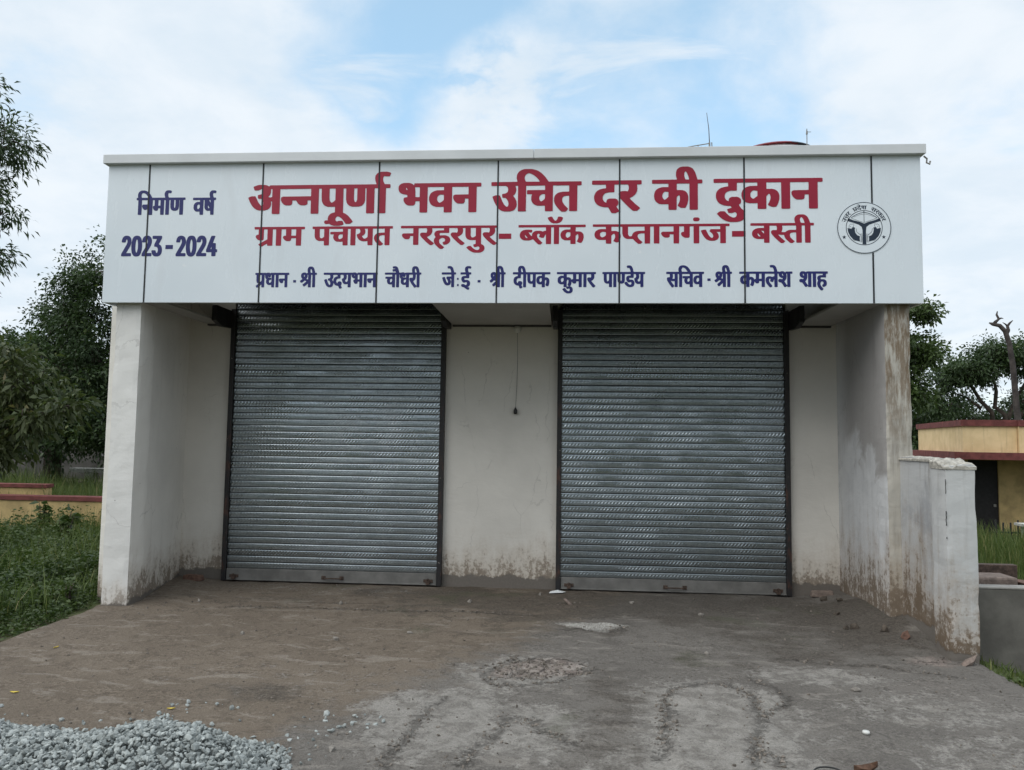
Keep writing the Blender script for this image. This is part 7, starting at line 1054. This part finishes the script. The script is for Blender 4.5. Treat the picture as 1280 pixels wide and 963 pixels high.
# ------------------------------------------------------------------ gravel heap at the lower left
def heap(x, y):
    h = .32*math.exp(-((x-1.0)/1.2)**2-((y+5.55)/.62)**2)+.25*math.exp(-((x-2.45)/.48)**2-((y+5.22)/.46)**2)+.20*math.exp(-((x-.2)/1.2)**2-((y+5.3)/.6)**2)+.06*fbm(x, y, 1.3, 15)
    return h-.055
rng_ = random.Random(77); gm = MB(); tints = []
cnt = 0
while cnt < 19000:
    x = rng_.uniform(.1, 3.5); y = rng_.uniform(-6.1, -4.1); h = heap(x, y)
    if h < -.012: 
        if rng_.random() > (.03 if h > -.04 else .006) or h < -.054: continue
        h = 0
    r = .008+.015*rng_.random()**1.2
    gm.rock((x, y, drive_z(x, y)+max(h, 0)+rng_.uniform(-.012, .016)), r, rng_); cnt += 1
    tints += [rng_.random()]*12
gx_ = [-.9+.05*i for i in range(90)]; gy_ = [-6.7+.05*i for i in range(54)]; k = len(gm.v)
gm.poly([(x, y, drive_z(x, y)+heap(x, y)-.045) for y in gy_ for x in gx_], [(j*90+i, j*90+i+1, (j+1)*90+i+1, (j+1)*90+i) for j in range(53) for i in range(89)])
tints += [0.0]*(len(gm.v)-k)
g = gm.build('gravel_heap', M['gravel']); tag(g, 'heap of crushed grey stone chips on the driveway at the lower left', 'gravel', kind='stuff')
a = g.data.attributes.new('tint', 'FLOAT', 'POINT'); a.data.foreach_set('value', np.array(tints, np.float32))

gr = random.Random(31); gm = MB()
for _ in range(2600):
    x = gr.uniform(-.3, 7.7); y = -.1-5.2*gr.random()
    if noise.noise(Vector((x*1.1, y*1.1, 44)))+.25 < gr.uniform(-.3, .9): continue
    r = .0035+.011*gr.random()**3
    gm.rock((x, y, drive_z(x, y)+r*.3), r, gr)
for L, w, a in RIMS:                                          # chips broken off along the slab rims
    for (ax, ay), (bx, by) in zip(L[:-1], L[1:]):
        for _ in range(int(math.hypot(bx-ax, by-ay)*130*a)):
            t_ = gr.random(); x = ax+(bx-ax)*t_+gr.gauss(0, w*.9); y = ay+(by-ay)*t_+gr.gauss(0, w*.9)
            if fbm(x, y, 1.9, 61.0) < -.12: continue
            r = .004+.013*gr.random()**2.2; gm.rock((x, y, drive_z(x, y)+r*.2), r, gr, .6)
for _ in range(260):
    x = 4.12+gr.gauss(0, .22); y = -3.12+gr.gauss(0, .16); r = .005+.018*gr.random()**2; gm.rock((x, y, drive_z(x, y)+r*.15), r, gr, .55)
tag(gm.build('grit', M['grit']), 'fine loose grit scattered over the driveway', 'grit', kind='stuff')

# ------------------------------------------------------------------ small things lying about
rb = random.Random(9)
def on(x, y): return drive_z(x, y)
t = MB(); x, y = -.02, -.19; z = on(x, y); t.hexa([(x-.12, y-.05, z-.01), (x+.10, y-.06, z-.01), (x+.11, y+.05, z-.01), (x-.11, y+.05, z-.01), (x-.115, y-.045, z+.055), (x+.07, y-.05, z+.06), (x+.09, y+.05, z+.05), (x-.10, y+.04, z+.06)])
tag(t.build('brick', M['brick'], bevel=.008, loc=(x, y, z)), 'broken brown brick on the ground in the left corner of the recess', 'brick')
t = MB(); x, y = 7.28, -.15; z = on(x, y); t.hexa([(x-.14, y-.06, z-.01), (x+.12, y-.05, z-.01), (x+.12, y+.05, z-.01), (x-.13, y+.05, z-.01), (x-.12, y-.05, z+.05), (x+.10, y-.045, z+.06), (x+.11, y+.04, z+.06), (x-.11, y+.04, z+.05)])
tag(t.build('brick', M['brick_dusty'], bevel=.008, loc=(x, y, z)), 'dusty broken brick against the wall in the right corner of the recess', 'brick')
def lump(name, label, cat, x, y, r, mat, group=None, flat=.8):
    m = MB(); z = on(x, y); m.rock((x, y, z+r*.25), r, rb, flat)
    return tag(m.build(name, M[mat], loc=(x, y, z)), label, cat, group)
lump('brick_piece', 'reddish piece of brick lying under the stub wall next to the gate post', 'brick', 7.38, -1.98, .075, 'brick')
lump('brick_piece', 'pale pink piece of brick at the foot of the gate post', 'brick', 7.60, -2.60, .085, 'brick_dusty', flat=.4)
lump('brick_piece', 'small pinkish flat brick piece before the middle wall left of the right shutter', 'brick', 4.42, -.80, .07, 'brick_dusty', flat=.35)
CL = 'dark clods along the foot of the right wall'
for x, y, r, w in ((7.20, -.42, .05, 'nearest the right corner of the recess'), (7.30, -.62, .045, 'second from the right corner of the recess'), (7.12, -1.05, .045, 'alone halfway along the right wall'), (7.10, -1.60, .05, 'right one of the pair before the right pier'), (7.02, -1.58, .045, 'left one of the pair before the right pier'), (7.28, -1.78, .06, 'just left of the reddish brick piece')):
    lump('soil_clod', 'dark soil clod '+w, 'clod', x, y, r, 'soil', CL)
ST = 'small loose stones on the driveway'
for x, y, r, w in ((3.08, -4.72, .032, 'pale small stone just right of the gravel heap'), (4.10, -.36, .03, 'pale stone chip before the foot of the middle wall'), (3.36, -.85, .028, 'small stone before the right end of the left shutter'), (5.10, -.70, .035, 'dark small stone in front of the right shutter, left part'), (2.42, -2.5, .03, 'lone small stone in the middle of the driveway, left half'), (2.05, -1.15, .035, 'small stone in front of the left shutter'), (.55, -1.2, .03, 'small stone near the left pier'), (6.45, -3.35, .035, 'pale flat stone on the right half of the driveway'), (1.55, -2.4, .026, 'tiny stone on the bare left half of the driveway'), (3.0, -2.2, .028, 'small stone left of the pinkish worn patch'), (5.75, -1.15, .03, 'small stone in front of the right shutter, right part'), (5.55, -2.55, .028, 'small stone just behind the broken slab rim')):
    lump('small_stone', w, 'stone', x, y, r, 'stone', ST)
def leaf_thing(name, label, x, y, L, ang, mat, curl=.02):
    m = MB(); z = on(x, y)+.004; ca_, sa_ = math.cos(ang), math.sin(ang); pts = []
    prof = [(0, .02), (.2, .3), (.5, .42), (.8, .25), (1, .02)]
    for s in (1, 0, -1):
        for u, w in prof:
            a_, b_ = (u-.5)*L, s*w*L*.5; pts.append((x+a_*ca_-b_*sa_, y+a_*sa_+b_*ca_, z+curl*abs(s)+curl*(u-.5)**2*3))
    m.poly(pts, [(i, i+1, i+6, i+5) for i in range(4)]+[(i+5, i+6, i+11, i+10) for i in range(4)])
    return tag(m.build(name, M[mat], loc=(x, y, z)), label, 'leaf')
leaf_thing('fallen_leaf', 'fallen yellow leaf just above the right crest of the gravel heap', 1.88, -4.22, .05, .3, 'leaf_yellow', .006)
leaf_thing('fallen_leaf', 'pale yellow leaf on the bare ground at the left edge of the driveway', .70, -4.05, .06, .1, 'leaf_yellow', .006)
leaf_thing('fallen_leaf', 'curled dark brown leaf at the bottom edge on the broken slab', 5.98, -4.72, .16, .4, 'leaf_brown', .03)
leaf_thing('fallen_leaf', 'yellow leaf lying near the weeds on the left', .25, -3.0, .05, 1.3, 'leaf_yellow', .006)
m = MB(); pts = []
for i in range(13):
    a_ = math.pi*.95*i/12; pts.append((5.78+.075*math.cos(a_), -4.74+.04*math.sin(a_), on(5.78, -4.7)+.006+.012*math.sin(a_)))
m.tube(pts, .0045, 6); tag(m.build('strap', M['black_plastic'], loc=(5.78, -4.62, 0)), 'short curved black strap lying at the bottom edge beside the brown leaf', 'strap')
t = MB(); x, y = 6.19, -4.18; z = on(x, y); t.lathe((x, y, z), [(0, 0), (.020, .001), (.022, .010), (.019, .018), (0, .020)], 16); tag(t.build('bottle_cap', M['white_plastic'], smooth=True, loc=(x, y, z)), 'white bottle cap on the ground right of the broken slab', 'cap')
m = MB(); x, y = 4.30, -.21; z = on(x, y)+.006
m.poly([(x-.10, y-.05, z), (x+.06, y-.06, z+.012), (x+.10, y+.03, z+.004), (x, y+.05, z+.02), (x-.08, y+.04, z+.006), (x, y, z+.024)], [(0, 1, 5), (1, 2, 5), (2, 3, 5), (3, 4, 5), (4, 0, 5)])
tag(m.build('paper_scrap', M['paper'], loc=(x, y, z)), 'crumpled white scrap at the left foot of the right shutter', 'litter')
